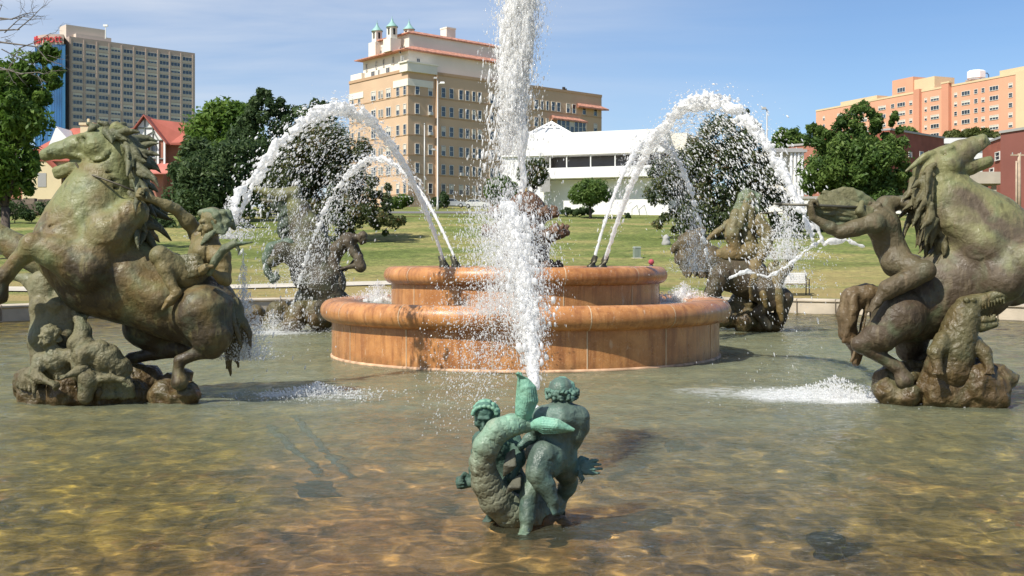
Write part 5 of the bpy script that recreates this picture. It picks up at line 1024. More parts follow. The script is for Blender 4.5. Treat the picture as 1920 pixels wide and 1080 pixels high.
# ---- front jet rising behind the children
def front():
    D = 9.4; pts = [P(1003, 722, D), P(999, 690, D+.15), P(996, 640, D+.3), P(992, 590, D+.5), P(986, 540, D+.75), P(977, 490, D+1.0), P(966, 440, D+1.3), P(954, 395, D+1.6)]
    T = empty('water_jet', tuple(pts[0]), 'foaming jet rising behind the two children and breaking into a cloud of drops', 'water jet')
    u = 1/pxm(D)
    lumpy('water_stream', pts, [10*u, 11*u, 12*u, 12*u, 12*u, 13*u, 14*u, 9*u], T, .0085, [4*u, 7*u, 9*u, 11*u, 13*u, 16*u, 22*u, 22*u], 20, 51, .01, .5)
    g = np.random.default_rng(15); A = np.array(pts); n = 9000; t = g.beta(2.4, 1.3, n); C = at_pl(A, t)
    sp = np.interp(t, [0, .3, .7, 1], [.04, .07, .15, .24]); C = C+np.stack([-.12*t*g.random(n), 0*t, 0*t], 1)+g.normal(size=(n, 3))*sp[:, None]*np.array([1, .9, .55]); v = np.tile([[-.2, 0, 1.]], (n, 1)); drops('water_drops', C, .0022+.0055*g.random(n)**3, T, 3, v, 1.8)
    n = 13000; t = g.beta(2.2, 1.2, n); C = at_pl(A, t)+g.normal(size=(n, 3))*np.interp(t, [0, .3, .7, 1], [.03, .07, .16, .22])[:, None]; C[:, 0] -= .10*t*g.random(n); drops('fine_drops', C, .0018+.0022*g.random(n)**2, T, 33, np.tile([[0, 0, 1.]], (n, 1)), 1.5)
    # falls back to the left as a wide veil of drops
    n = 6500; a = g.beta(1.6, 1.2, n); top = P(940, 400, D+1.6); x = (P(985, 0, D+1)[0]-a*.72*(.4+g.random(n)))+g.normal(size=n)*.10; zt = 2.5-.9*a**2; z = zt-g.random(n)**.8*1.45; y = D+1.3+g.normal(size=n)*.4
    C = np.stack([x, y, z], 1); C = C[C[:, 2] > .1]; v = np.tile([[-.35, 0, -1.]], (len(C), 1)); drops('water_veil', C, .0021+.0052*g.random(len(C))**3, T, 4, v, .8)
    n = 300; C = at_pl(A, g.beta(2.6, 1.1, n))+g.normal(size=(n, 3))*.10; drops('water_blobs', C, .008+.018*g.random(n)**2, T, 6, np.tile([[-.1, 0, 1.]], (n, 1)), 1.2, M_spray)
front()
# ---- splashes where water lands
def splash(label, c, r, hgt, n, seed, lump=True, drift=(0, 0)):
    T = empty('water_splash', tuple(c), label, 'splash', 'splashes in the fountain'); g = np.random.default_rng(seed)
    a = g.random(n)*2*math.pi; q = np.abs(g.normal(size=n))*.55; R = r*q; z = c[2]+hgt*np.exp(-q*1.6)*g.random(n)**1.3*1.3
    n_ = n; C = np.stack([c[0]+R*np.cos(a)+drift[0]*(z-c[2]), c[1]+R*np.sin(a)*.8, z], 1); d = C-np.array(c); drops('water_drops', C, .0035+.0075*g.random(n)**3, T, seed, d+[0, 0, .3], .8)
    if lump and c[2] > .5:
        S = Sdf()
        for i in range(26):
            a = g.random()*6.28; q = abs(g.normal())*.42; hh = hgt*math.exp(-q*2)*g.random()*.75; S.cap((c[0]+r*q*math.cos(a), c[1]+r*q*math.sin(a)*.8, c[2]-.03), (c[0]+r*q*math.cos(a)*1.15, c[1]+r*q*math.sin(a), c[2]+hh), .06+.03*g.random(), .015, .05)
        V, Q = S.mesh(.02, lambda p: .05*vnoise(p, 9, seed)+.035*vnoise(p, 21, seed+1)+.02*vnoise(p, 40, seed+2)); link('foam_crown', mkmesh('foam_crown', V, Q, M_spray), T)
    return T
splash('bright white splash beside the rock of the near right horse', (4.5, 15.4, 0), 1.1, .24, 3000, 61, drift=(-.2, 0))
splash('low white splash in front of the far left horse group', (-6.1, 28.6, 0), 1.5, .5, 3500, 62)
splash('tall spray against the rump of the near left horse', (-3.62, 15.1, .55), .36, 1.15, 5200, 63, False)
splash('spray beating on the body of the far left horse', (-5.2, 27.2, 1.3), 1.0, 2.2, 3200, 64, False)
splash('foam heap on the left side of the lower tier', (CX-3.05, CY+.6, 1.05), .75, .34, 3000, 65)
splash('foam heap on the right side of the lower tier', (CX+3.3, CY+.7, 1.05), .8, .32, 3000, 66)
splash('spray around the small child of the far right group', (6.6, 27.2, 1.2), 1.0, 1.3, 2200, 67, False)
splash('spray over the dark head of the far right horse', (4.4, 27.0, 1.6), .55, 1.3, 2400, 68, False)
splash('spray behind the rider of the near left horse', (-4.1, 16.2, 2.2), .5, .5, 1800, 69, False)
splash('torn water beside the raised fist of the near right rider', (3.95, 16.1, 1.9), .42, .9, 2600, 70, False)
splash('fine spray on the pool between the near left horse and the basin', (-2.7, 15.6, 0), 1.0, .16, 2200, 71, False)
splash('white spray hiding the left half of the upper tier', (-.35, 18.4, 1.0), .75, .45, 2600, 72, False)
# torn ribbons of water near the arches' ends
def ribbon(label, pxs, D, r, seed):
    pts = [P(x, y, D+o) for x, y, o in pxs]; T = empty('water_ribbon', tuple(pts[0]), label, 'splash'); lumpy('water_stream', pts, [r]*len(pts), T, .014, r*1.15, 9, seed, .01)
ribbon('curling ribbon of water beside the near left rider', [(560, 240, .6), (520, 265, .5), (490, 310, .4), (470, 340, .3), (445, 360, .2), (440, 395, 0), (425, 425, 0)], 16.2, .04, 81)
ribbon('ribbon of water flung up beside the near right rider', [(1475, 330, .2), (1500, 390, 0), (1530, 420, 0), (1545, 455, 0), (1585, 450, .1), (1620, 462, .1)], 15.8, .030, 82)
ribbon('frilled ribbon of water crossing the far right group', [(1370, 520, 0), (1400, 508, 0), (1440, 520, 0), (1475, 500, 0), (1510, 470, 0), (1540, 450, 0)], 26.5, .034, 83)
# ================================================================== TREES, SHRUBS
ML_mid = leafmat("leaves_mid_green", [(.045, .085, .022), (.08, .145, .032), (.13, .205, .045), (.19, .26, .065)])
ML_bright = leafmat("leaves_bright_green", [(.05, .10, .015), (.09, .17, .025), (.14, .23, .04), (.20, .29, .06)])
ML_dark = leafmat("leaves_dark_green", [(.035, .065, .025), (.055, .095, .035), (.085, .135, .048), (.13, .18, .065)])
ML_mag = leafmat("leaves_magnolia", [(.035, .06, .024), (.06, .09, .035), (.095, .125, .05), (.15, .16, .06), (.22, .11, .055)])
ML_olive = leafmat("leaves_olive", [(.06, .08, .02), (.10, .12, .03), (.15, .16, .045)])
M_bark = simple("bark", (.09, .07, .055), .95, 0, .35, 4, .6, 12)
M_barkg = simple("bark_grey", (.17, .15, .13), .95, 0, .3, 4, .5, 12)
def leaves(name, C, R, m, parent, per, size, seed, flat=1., up=.3):
    g = np.random.default_rng(seed); n = len(C)*per; C = np.repeat(np.asarray(C), per, 0); R = np.repeat(np.asarray(R), per)
    v = g.normal(size=(n, 3)); v /= np.linalg.norm(v, axis=1, keepdims=True); rad = R*(.35+.65*g.random(n)**.5)*(1+.25*(g.random(n) > .93))
    p = C+v*rad[:, None]*np.array([1, 1, flat])
    nrm = v*.7+g.normal(size=(n, 3))*.6+np.array([0, 0, up]); nrm /= np.linalg.norm(nrm, axis=1, keepdims=True)
    a = np.cross(nrm, g.normal(size=(n, 3))); a /= np.linalg.norm(a, axis=1, keepdims=True)+1e-9; b = np.cross(nrm, a); s = size*(.6+.8*g.random(n))[:, None]
    V = np.stack([p-a*s, p-b*s*.45+nrm*s*.15, p+a*s*1.1, p+b*s*.45+nrm*s*.15], 1).reshape(-1, 3); Fc = np.arange(4*n).reshape(n, 4)
    me = mkmesh(name, V, Fc, m, False); at = me.attributes.new('tint', 'FLOAT', 'FACE')
    base = np.repeat(g.random(n//per), per); at.data.foreach_set('value', np.clip(.55*base+.45*g.random(n), 0, 1).astype(np.float32))
    return link(name, me, parent)
def tree(label, px, ytop, ybot, D, wpx, m, name='leafy_tree', cat='tree', seed=0, per=110, nc=110, lsize=.17, bare=.2, group=None, cr=None, bark=None, blobs=None, x=None, clump=.16, trunkr=None, ground=None):
    """crown described by blobs in px relative to the tree's own frame; default one irregular crown"""
    g = np.random.default_rng(seed+100); X = P(px, 0, D)[0]; zb = gz(X, D)+.15 if ground is None else ground
    zt = P(px, ytop, D)[2]; H = zt-zb; Wd = wpx/pxm(D)/2
    T = empty(name, (X, D, zb-.1), label, cat, group)
    if blobs is None:
        z0 = zb+H*bare; cz = (z0+zt)/2; hz = (zt-z0)/2; blobs = [(0, 0, cz, Wd, hz)]
        for i in range(5):
            a = g.random()*6.28; blobs.append((Wd*.55*math.cos(a), Wd*.5*math.sin(a), cz+hz*(g.random()-.45)*.9, Wd*.5, hz*.5))
    else: blobs = [((bx-px)/pxm(D), by, P(0, bz, D)[2], bw/pxm(D), bh/pxm(D)) for bx, by, bz, bw, bh in blobs]
    C = []; tot = sum(b[3]*b[4]*(b[3]+b[4]) for b in blobs); Rs = []
    lim = blobs[0]
    for (bx, by, bz, bw, bh) in blobs:
        k = max(9, int(1.5*nc*bw*bh*(bw+bh)/tot))
        for i in range(k):
            v = unit(g.normal(size=3)); q = (.45+.55*g.random()**.6)
            C.append((X+bx+v[0]*bw*q*.9, D+by+v[1]*bw*q*.9, bz+v[2]*bh*q*.9)); Rs.append((clump*1.9*min(bw+bh, 7)*.8+.12*clump)*(.6+.7*g.random()))
    leaves('crown', C, Rs, m, T, per, lsize, seed)
    mb = MB(); tr = trunkr or max(.12, H*.022); ctr = np.mean(np.array(C), 0); fork = np.array([X, D, zb+H*max(bare, .18)])
    mb.tube([(X, D, zb-.4), (X, D, zb+.1), tuple(fork)], [tr*1.5, tr*1.1, tr*.85], 9)
    for i in range(9):
        c = np.array(C[int(g.random()*len(C))]); md = fork*.5+c*.5+np.array([0, 0, -.1*H*g.random()]); mb.tube([fork, fork*.65+md*.35+g.normal(size=3)*.1, md, c], [tr*.6, tr*.45, tr*.3, tr*.1], 6)
    mb.build('trunk', bark or M_bark, T, True)
    return T
# left big tree near the road, lit on top
tree('big tree at the left edge, bright green above and dark below', 10, 60, 400, 62, 230, ML_bright, seed=1, nc=150, per=120, lsize=.16, clump=.11,
     blobs=[(5, 0, 150, 70, 48), (50, .5, 160, 45, 40), (-30, 1, 190, 90, 80), (60, -1, 205, 52, 55), (85, 0, 100, 28, 22), (0, 0, 290, 60, 90), (40, 1, 330, 26, 60), (100, 0, 140, 18, 26)])
def bare_tree():
    D = 58; X = P(-60, 0, D)[0]; T = empty('bare_tree', (X, D, gz(X, D)), 'thin leafless branches reaching in at the top left corner', 'tree'); mb = MB(); g = np.random.default_rng(4)
    zb = gz(X, D)
    mb.tube([(X, D, zb-.2), (X+.1, D, zb+5), (X+.2, D, zb+10), (X, D, zb+15)], [.4, .32, .22, .10], 9); mb.build('trunk', M_barkg, T, True)
    mb = MB()
    def br(p, d, L, r, dep):
        q = p+d*L*.5+g.normal(size=3)*L*.06; e = p+d*L+g.normal(size=3)*L*.1; mb.tube([p, q, e], [r, r*.75, r*.45], 5, cap=False)
        if dep:
            for i in range(3): br(p+(e-p)*(.45+.25*i), unit(d+g.normal(size=3)*np.array([.55, .55, .5])), L*.55, r*.48, dep-1)
    for y, dy in ((40, .10), (75, .25), (125, -.05), (15, .5), (95, .1)): br(np.array([X+.1, D, P(0, y, D)[2]]), unit((1, 0, dy)), (115-g.random()*20)/pxm(D), .07, 3)
    mb.build('branches', M_barkg, T, True)
bare_tree()
tree('light green rounded tree left of the dark pines', 425, 188, 400, 112, 130, ML_bright, seed=3, nc=90, per=110, lsize=.26, bare=.1, blobs=[(415, 0, 245, 55, 52), (450, 1, 225, 38, 36), (385, 0, 300, 35, 60)])
tree('tall dark pine behind the left water arch', 530, 165, 410, 100, 170, ML_dark, 'pine_tree', seed=5, nc=130, per=120, lsize=.20, clump=.10, blobs=[(500, 0, 205, 42, 32), (550, 1, 235, 55, 45), (600, 0, 220, 32, 30), (490, 0, 182, 24, 14), (580, 0, 290, 50, 60), (470, 0, 270, 40, 60), (520, 0, 330, 70, 70), (612, 0, 196, 10, 10)])
tree('broad dark evergreen at the left, in front of the half-timbered house', 390, 260, 420, 92, 170, ML_dark, 'pine_tree', seed=7, nc=130, per=120, lsize=.19, clump=.11, blobs=[(400, 0, 330, 70, 62), (350, 0, 340, 32, 48), (450, 0, 320, 42, 65), (385, 0, 282, 42, 24), (395, 0, 375, 85, 30)])
tree('dark magnolia behind the far left statue with a low branch reaching right', 610, 212, 440, 73, 250, ML_mag, 'magnolia_tree', seed=9, nc=240, per=130, lsize=.115, clump=.085, bare=.05,
     blobs=[(600, 0, 270, 75, 55), (660, 0, 285, 38, 48), (545, 0, 330, 55, 75), (620, 0, 350, 70, 60), (690, -.6, 345, 55, 26), (580, 0, 400, 75, 35), (660, -1, 400, 60, 28), (730, -1.5, 420, 38, 24), (700, -1, 390, 50, 32), (660, -1, 425, 45, 22), (505, 0, 375, 22, 45)])
tree('tall magnolia with brownish leaves behind the right water arch', 1350, 208, 440, 73, 260, ML_mag, 'magnolia_tree', seed=12, nc=200, per=130, lsize=.115, clump=.085, bare=.05,
     blobs=[(1350, 0, 265, 68, 50), (1300, 0, 320, 60, 60), (1400, 0, 320, 55, 65), (1350, 0, 390, 95, 50), (1245, 0, 340, 48, 45), (1260, -.6, 420, 42, 30), (1405, 0, 240, 22, 28), (1440, 0, 350, 38, 55), (1395, 0, 215, 10, 12), (1480, 0, 400, 40, 40)])
tree('full green tree behind the near right rider', 1610, 188, 400, 105, 230, ML_mid, seed=15, nc=190, per=130, lsize=.21, clump=.085, bare=.15,
     blobs=[(1610, 0, 225, 48, 36), (1555, 0, 265, 45, 35), (1600, 0, 310, 98, 55), (1660, 0, 270, 40, 45), (1540, 0, 330, 48, 40), (1680, 0, 330, 42, 38), (1620, 0, 370, 90, 25), (1672, 0, 222, 12, 14), (1530, 0, 242, 18, 14)])
tree('small round dwarf tree in front of the white building', 1107, 334, 405, 97.5, 84, ML_mid, seed=17, nc=80, per=90, lsize=.12, bare=.32, clump=.12, blobs=[(1105, 0, 362, 38, 22), (1090, 0, 366, 26, 16), (1122, 0, 366, 24, 16), (1108, 0, 345, 22, 12)])
tree('small pale tree half hidden by the central spray', 938, 330, 400, 99, 70, ML_mid, seed=18, nc=60, per=90, lsize=.13, bare=.3, clump=.13, blobs=[(938, 0, 358, 30, 24), (950, 0, 350, 22, 18)])
tree('small grey-green tree against the white building left of its window band', 1000, 296, 400, 103, 70, ML_mag, seed=19, nc=60, per=90, lsize=.14, bare=.35, clump=.13, blobs=[(1000, 0, 325, 26, 24), (1012, 0, 312, 16, 14)])
tree('distant green trees behind the street lamp at right', 1478, 240, 300, 215, 90, ML_mid, seed=20, nc=70, per=80, lsize=.45, bare=.0, clump=.13, blobs=[(1478, 0, 262, 32, 16), (1455, 0, 275, 24, 14), (1500, 0, 270, 26, 16), (1530, 0, 282, 22, 16)], ground=18)
tree('olive tree below the orange apartment block', 1845, 243, 290, 235, 120, ML_olive, seed=21, nc=80, per=80, lsize=.5, bare=.0, clump=.12, blobs=[(1830, 0, 256, 30, 11), (1790, 0, 257, 26, 8), (1862, 0, 262, 22, 12)], ground=18)
tree('dark tree between the green tree and the brick house', 1698, 240, 270, 160, 30, ML_mid, seed=22, nc=30, per=80, lsize=.3, bare=.0, clump=.16, blobs=[(1700, 0, 252, 16, 10)], ground=14)
def shrub(label, blobs, D, m, seed, name='shrub', cat='shrub', lsize=.12, per=110, nc=50, clump=.14, group=None):
    g = np.random.default_rng(seed); X = P(blobs[0][0], 0, D)[0]; T = empty(name, (X, D, gz(X, D)), label, cat, group); C = []; R = []; tot = sum(b[2]*b[3] for b in blobs)
    for bx, bz, bw, bh in blobs:
        for i in range(max(5, int(nc*bw*bh/tot))):
            v = unit(g.normal(size=3)); c = P(bx, bz, D); w, h = bw/pxm(D), bh/pxm(D); C.append(c+v*np.array([w, min(w, 1.2), h])*(.3+.6*g.random())); R.append(clump*(w+h))
    leaves('foliage', C, R, m, T, per, lsize, seed); mb = MB()
    for i in range(4):
        c = C[int(g.random()*len(C))]; mb.tube([(c[0]*.5+X*.5, D, gz(X, D)-.1), tuple(c)], [.05, .02], 5)
    build_split(mb, 'stem', M_bark, T); return T
shrub('low dark shrub bank under the left trees, behind the near left rider', [(330, 425, 55, 20), (395, 415, 50, 25), (290, 415, 30, 25), (450, 405, 30, 35)], 84, ML_dark, 31, nc=60)
shrub('clipped dark hedge at the foot of the white building', [(1065, 397, 16, 6), (1082, 397, 16, 6), (1100, 398, 14, 6)], 100.5, ML_dark, 32, 'hedge', 'hedge', lsize=.08, per=160, clump=.2)
shrub('dark shrub between the right magnolia and the raised fist', [(1470, 430, 40, 28), (1510, 415, 35, 24), (1545, 430, 30, 24), (1430, 440, 30, 22)], 80, ML_dark, 33, nc=60)
shrub('small shrub at the foot of the tan building, left of the lamp post', [(752, 377, 24, 13), (735, 380, 14, 10)], 150, ML_mid, 34, lsize=.25)
shrub('dark bush beside the steps of the white building', [(1177, 405, 7, 6)], 99, ML_dark, 35, lsize=.08, nc=14)
shrub('dark bush at the lower left, behind the rearing foreleg', [(30, 395, 60, 18), (100, 398, 50, 16), (170, 400, 40, 16)], 88, ML_dark, 36, nc=50)
shrub('leafy bush at the foot of the lamp post', [(833, 370, 14, 18), (818, 378, 14, 12)], 152, ML_dark, 37, lsize=.22, nc=24)
shrub('green bush right of the near right horse head, under the brick houses', [(1560, 395, 50, 16), (1690, 385, 30, 14)], 100, ML_mid, 38, nc=34)
# ================================================================== BUILDINGS
M_tan = simple("tan_brick", (.57, .40, .26), .9, 0, .09, .22)
M_tand = simple("tan_string_course", (.46, .30, .18), .9, 0, .06, .3)
M_cream = simple("cream_stucco", (.76, .71, .60), .9, 0, .06, .3)
M_white = simple("white_paint", (.80, .79, .76), .7, 0, .03, .2)
M_whiteframe = simple("white_frame", (.68, .66, .60), .7, 0, .04, 1)
M_grey = simple("plain_grey", (.36, .35, .33), .9, 0, .08, .4)  # one even grey for copings, small trim and panels
M_glass = glass("window_glass", (.035, .045, .06), .12, .6, .9)
M_glassb = glass("blue_glass", (.02, .10, .26), .10, .35, .12)
M_tile = simple("red_clay_tile", (.47, .22, .15), .85, 0, .45, 2.6)
M_tilel = simple("red_shingle", (.40, .115, .08), .9, 0, .14, .6)
M_copper = simple("copper_green", (.26, .45, .40), .6, .1, .15, 1)
M_salmon = simple("salmon_brick", (.66, .335, .215), .9, 0, .07, .1)
M_salmon_shade = simple("salmon_brick_shaded", (.56, .26, .165), .9, 0, .07, .1)  # darker salmon copy; shade of the pier sides put into the colour
M_sand = simple("sand_render", (.64, .50, .31), .9, 0, .06, .2)
M_hotel = simple("beige_concrete", (.45, .355, .30), .9, 0, .05, .1)
M_hotell = simple("pale_precast", (.56, .48, .40), .9, 0, .05, .1)
M_brick = simple("red_brick", (.30, .095, .058), .9, 0, .16, .8)
M_brickp = simple("rose_brick", (.38, .16, .105), .9, 0, .14, .8)
M_maroon = simple("maroon_brick", (.23, .082, .062), .9, 0, .10, .3)
M_red = simple("red_sign_letters", (.52, .05, .05), .5, 0, .05, 1)
M_blind = simple("window_blind", (.60, .56, .48), .8, 0, .1, 1)
M_dark = simple("dark_opening", (.03, .028, .026), .9, 0, .2, 1)
M_timber = simple("green_grey_timber", (.22, .25, .22), .8, 0, .1, 1)
M_steel = simple("painted_steel", (.50, .49, .46), .5, .3, .08, 1)
M_black = simple("black_paint", (.02, .02, .022), .4, .1, .1, 1)
def face_u(px, P0, P1):
    r = (px-HX)/F0; dx, dy = P1[0]-P0[0], P1[1]-P0[1]; return (r*P0[1]-P0[0])/(dx-r*dy)
_wp = {}
def window_proto(w, h, style):
    key = (round(w, 2), round(h, 2), style)
    if key in _wp: return _wp[key]
    w, h = key[0], key[1]; f = MB(); t = .09*min(1.3, max(.6, w/1.2)); 
    f.box((-w/2+t/2, -.05, 0), (t, .10, h)); f.box((w/2-t/2, -.05, 0), (t, .10, h)); f.box((0, -.05, h/2-t/2), (w-2*t, .10, t)); f.box((0, -.08, -h/2+t/2), (w-2*t, .16, t))
    if style in ('sash', 'ac'): f.box((0, -.035, 0), (w-2*t, .07, t*.6))
    if style == 'triple':
        for q in (-1, 1): f.box((q*w/6, -.04, 0), (t*.8, .08, h-2*t))
    if style == 'double': f.box((0, -.04, 0), (t*.8, .08, h-2*t))
    mf = mkmesh('window', f.v, f.f, M_whiteframe, False)
    p = MB(); p.box((0, -.012, 0), (w-2*t, .024, h-2*t)); mp_ = mkmesh('pane', p.v, p.f, M_glass, False)
    b = MB(); b.box((0, -.028, h*.22), (w-2.2*t, .008, h*.42)); mb_ = mkmesh('blind', b.v, b.f, M_blind, False)
    _wp[key] = (mf, mp_, mb_); return _wp[key]
class Wall:
    """a facade from P0 to P1 (seen left to right)"""
    def __init__(s, P0, P1): s.P0, s.P1 = P0, P1; s.a = math.atan2(P1[1]-P0[1], P1[0]-P0[0]); s.L = math.hypot(P1[0]-P0[0], P1[1]-P0[1])
    def pt(s, u, out=0): return (s.P0[0]+(s.P1[0]-s.P0[0])*u+out*math.sin(s.a), s.P0[1]+(s.P1[1]-s.P0[1])*u-out*math.cos(s.a))
    def u(s, px): return face_u(px, s.P0, s.P1)
    def z(s, px, py): x, y = s.pt(s.u(px)); return EYE+(HY-py)/F0*y
    def w(s, px, wpx):
        return abs(s.u(px+wpx/2)-s.u(px-wpx/2))*s.L
def place_windows(bld, items, cap=95, blinds=.35, seed=1):
    """items: (wall, u, z, w, h, style). Largest 95 are parts (with panes), the rest one part."""
    g = random.Random(seed); items = sorted(items, key=lambda i: i[3]*i[4]/(i[0].pt(i[1])[1]**2), reverse=True); rest = MB()
    for k, (wa, u, z, w, h, st) in enumerate(items):
        x, y = wa.pt(u, .003); mf, mp_, mb_ = window_proto(w, h, st)
        bl = g.random() < blinds
        if k < cap:
            o = bpy.data.objects.new('window', mf); COL.objects.link(o); o.parent = bld; o.matrix_parent_inverse = wmat(bld).inverted(); o.location = (x, y, z); o.rotation_euler = (0, 0, wa.a)
            for me, nm in ((mp_, 'pane'),)+(((mb_, 'blind'),) if bl else ()):
                c = bpy.data.objects.new(nm, me); COL.objects.link(c); c.parent = o
        else:
            ca, sa = math.cos(wa.a), math.sin(wa.a)
            for me, mi in ((mf, 0), (mp_, 1))+(((mb_, 2),) if bl else ()):
                V = [(x+v.co.x*ca-v.co.y*sa, y+v.co.x*sa+v.co.y*ca, z+v.co.z) for v in me.vertices]; rest.add(V, [list(p.vertices) for p in me.polygons], mi)
    if rest.v:
        o = rest.build('windows', [M_whiteframe, M_glass, M_blind], bld); tag(o, kind='stuff')
def slab(mb, wa, u0, u1, z0, z1, out0, out1, mi=0):
    """box on a facade between fractions u0..u1, heights, and distances out of the wall"""
    a, b, c, d = wa.pt(u0, out0), wa.pt(u1, out0), wa.pt(u1, out1), wa.pt(u0, out1); V = [(*p, z) for z in (z0, z1) for p in (a, b, c, d)]
    mb.add(V, [(0, 1, 2, 3), (7, 6, 5, 4), (1, 0, 4, 5), (2, 1, 5, 6), (3, 2, 6, 7), (0, 3, 7, 4)], mi)
def hip(mb, poly, z0, z1, inset, over=0., mi=0):
    """hipped/pyramid roof skirt over a quad"""
    c = np.mean(np.array(poly), 0); lo = [tuple(c+(np.array(p)-c)*(1+over/np.linalg.norm(np.array(p)-c))) for p in poly]; hi_ = [tuple(c+(np.array(p)-c)*(1-inset)) for p in poly]
    n = len(poly); V = [(*p, z0-.15) for p in lo]+[(*p, z0) for p in lo]+[(*p, z1) for p in hi_]
    Fc = [[i, (i+1) % n, n+(i+1) % n, n+i] for i in range(n)]+[[n+i, n+(i+1) % n, 2*n+(i+1) % n, 2*n+i] for i in range(n)]+[[2*n+i for i in range(n)], list(range(n))[::-1]]; mb.add(V, Fc, mi)

# ---------------------------------------------------------------- tan apartment block
def tan_block():
    C0 = (P(765, 0, 165)[0], 165.0); L0 = (P(655, 0, 177.5)[0], 177.5); R1 = (P(1128, 0, 192)[0], 192.0)
    dL = np.array(L0)-C0; back = tuple(np.array(R1)+dL)
    T = empty('apartment_building', (C0[0], C0[1], 9), 'tan brick apartment block with red tiled penthouse and three small green-domed turrets', 'building')
    LF, RF = Wall(L0, C0), Wall(C0, R1); zt = EYE+(HY-130)/F0*165
    mb = MB(); mb.prism([L0, C0, R1, back], 6, zt); mb.build('wall', M_tan, T)
    ob = MB(); 
    for wa in (LF, RF): slab(ob, wa, 0, 1, zt-.25, zt+.18, .003, .12)
    build_split(ob, 'parapet', M_tand, T)
    wb_ = MB(); slab(wb_, LF, LF.u(738), 1.0, RF.z(766, 160), RF.z(766, 147), .004, .10); slab(wb_, RF, -.002, RF.u(812), RF.z(766, 160), RF.z(766, 147), .004, .10); slab(wb_, LF, 0, LF.u(682), RF.z(766, 166), RF.z(766, 154), .004, .10); build_split(wb_, 'white_band', M_cream, T)
    rows = [RF.z(782, y) for y in (168, 204, 242, 279, 315, 352)]
    sc = MB()
    for z in rows:
        for wa in (LF, RF): slab(sc, wa, 0, 1, z-1.02, z-.86, .003, .06)
    build_split(sc, 'string_course', M_tand, T)
    it = []
    for r, z in enumerate(rows):
        for px, w in ((782, 8.5), (806.5, 8), (831, 8), (846, 8), (864, 8), (876, 7), (888, 6), (899, 7), (922, 8), (935, 7), (949, 7), (967, 8), (985, 7), (1005, 8), (1016, 5), (1026, 5), (1037, 7), (1047, 7), (1065, 7), (1076, 7), (1095, 7), (1116, 6.5)):
            if px > 1080 and r == 0: zz = z
            else: zz = z
            it.append((RF, RF.u(px), zz, RF.w(px, w), 1.55, 'sash'))
        for px, w, h in ((662, 4, 1.4), (674, 4, 1.4), (701, 9, 1.45), (712, 3.5, 1.2), (717, 3.5, 1.2), (729, 9, 1.45), (746.5, 6, 1.55), (759.5, 5.5, 1.55)):
            it.append((LF, LF.u(px), z-.1, LF.w(px, w), h, 'sash' if px > 740 or px < 680 else 'double'))
    # tall pilaster / recess strip; darker brick stands in for its shadow
    p = MB(); slab(p, RF, RF.u(816), RF.u(818.5), 6, zt-.4, .004, .5); p.build('pilaster', M_tand, T)
    q = MB()     # air conditioners in windows
    for px, r in ((806, 1), (888, 5), (806, 2), (864, 4), (1005, 3)): slab(q, RF, RF.u(px-3), RF.u(px+3), rows[r]-.75, rows[r]-.3, .12, .5)
    build_split(q, 'air_conditioner', M_steel, T)
    # penthouse
    def off(p, a, b): return (p[0]+a[0]*b, p[1]+a[1]*b)
    eR = unit(np.array(R1)-C0); eL = unit(dL); I0 = np.array(C0)+eR*1.2+eL*1.6
    Lp = I0+eL*12.5; Rp = I0+eR*21; Bp = Lp+eR*21; pe = [tuple(Lp), tuple(I0), tuple(Rp), tuple(Bp)]
    ze = 33.2
    mb = MB(); mb.prism(pe, zt-.3, ze); mb.build('penthouse_wall', M_cream, T)
    mb = MB(); hip(mb, pe, ze, ze+.75, .12, 1.4); mb.build('penthouse_roof', M_tile, T)
    PL, PRt = Wall(tuple(Lp), tuple(I0)), Wall(tuple(I0), tuple(Rp))
    for px, w, py, h, wa in ((700, 7, 143, 1.6, PL), (728, 7, 136, 1.6, PL), (711, 3, 138, 1.2, PL), (688, 3, 127, 1.2, PL), (720, 3, 118, 1.2, PL), (738, 3, 113, 1.2, PL), (706, 3, 122, 1.2, PL), (754, 5, 113, 1.3, PRt), (784, 6, 117, 1.2, PRt)):
        it.append((wa, wa.u(px), wa.z(px, py), wa.w(px, w), h, 'double'))
    tr = MB(); slab(tr, PRt, PRt.u(749), PRt.u(805), zt-.3, zt+1.0, .003, 2.0); slab(tr, PRt, PRt.u(749)-.01, PRt.u(805)+.01, zt+1.0, zt+1.2, .002, 2.1); slab(tr, PL, -.22, PL.u(684), zt-1, zt+1.3, -3, .6); build_split(tr, 'terrace', M_cream, T)
    # tower storey
    J0 = I0+eR*1.2+eL*1.5; tl = J0+eL*8.3; trr = J0+eR*18; tb = tl+eR*18; pt_ = [tuple(tl), tuple(J0), tuple(trr), tuple(tb)]; zk = 36.1
    mb = MB(); mb.prism(pt_, ze-.3, zk); mb.build('tower_wall', M_cream, T); mb = MB(); hip(mb, pt_, zk, zk+.45, .12, .6); mb.build('tower_roof', M_tile, T)
    TL, TR = Wall(tuple(tl), tuple(J0)), Wall(tuple(J0), tuple(trr))
    for px in (709, 715, 721.5): it.append((TL, TL.u(px), TL.z(px, 95), TL.w(px, 3), 1.1, 'plain'))
    for px in (750, 760, 789, 803, 815, 830, 843, 857): it.append((TR, TR.u(px), TR.z(px, 95+(px-750)*.11), TR.w(px, 4), 1.0, 'plain'))
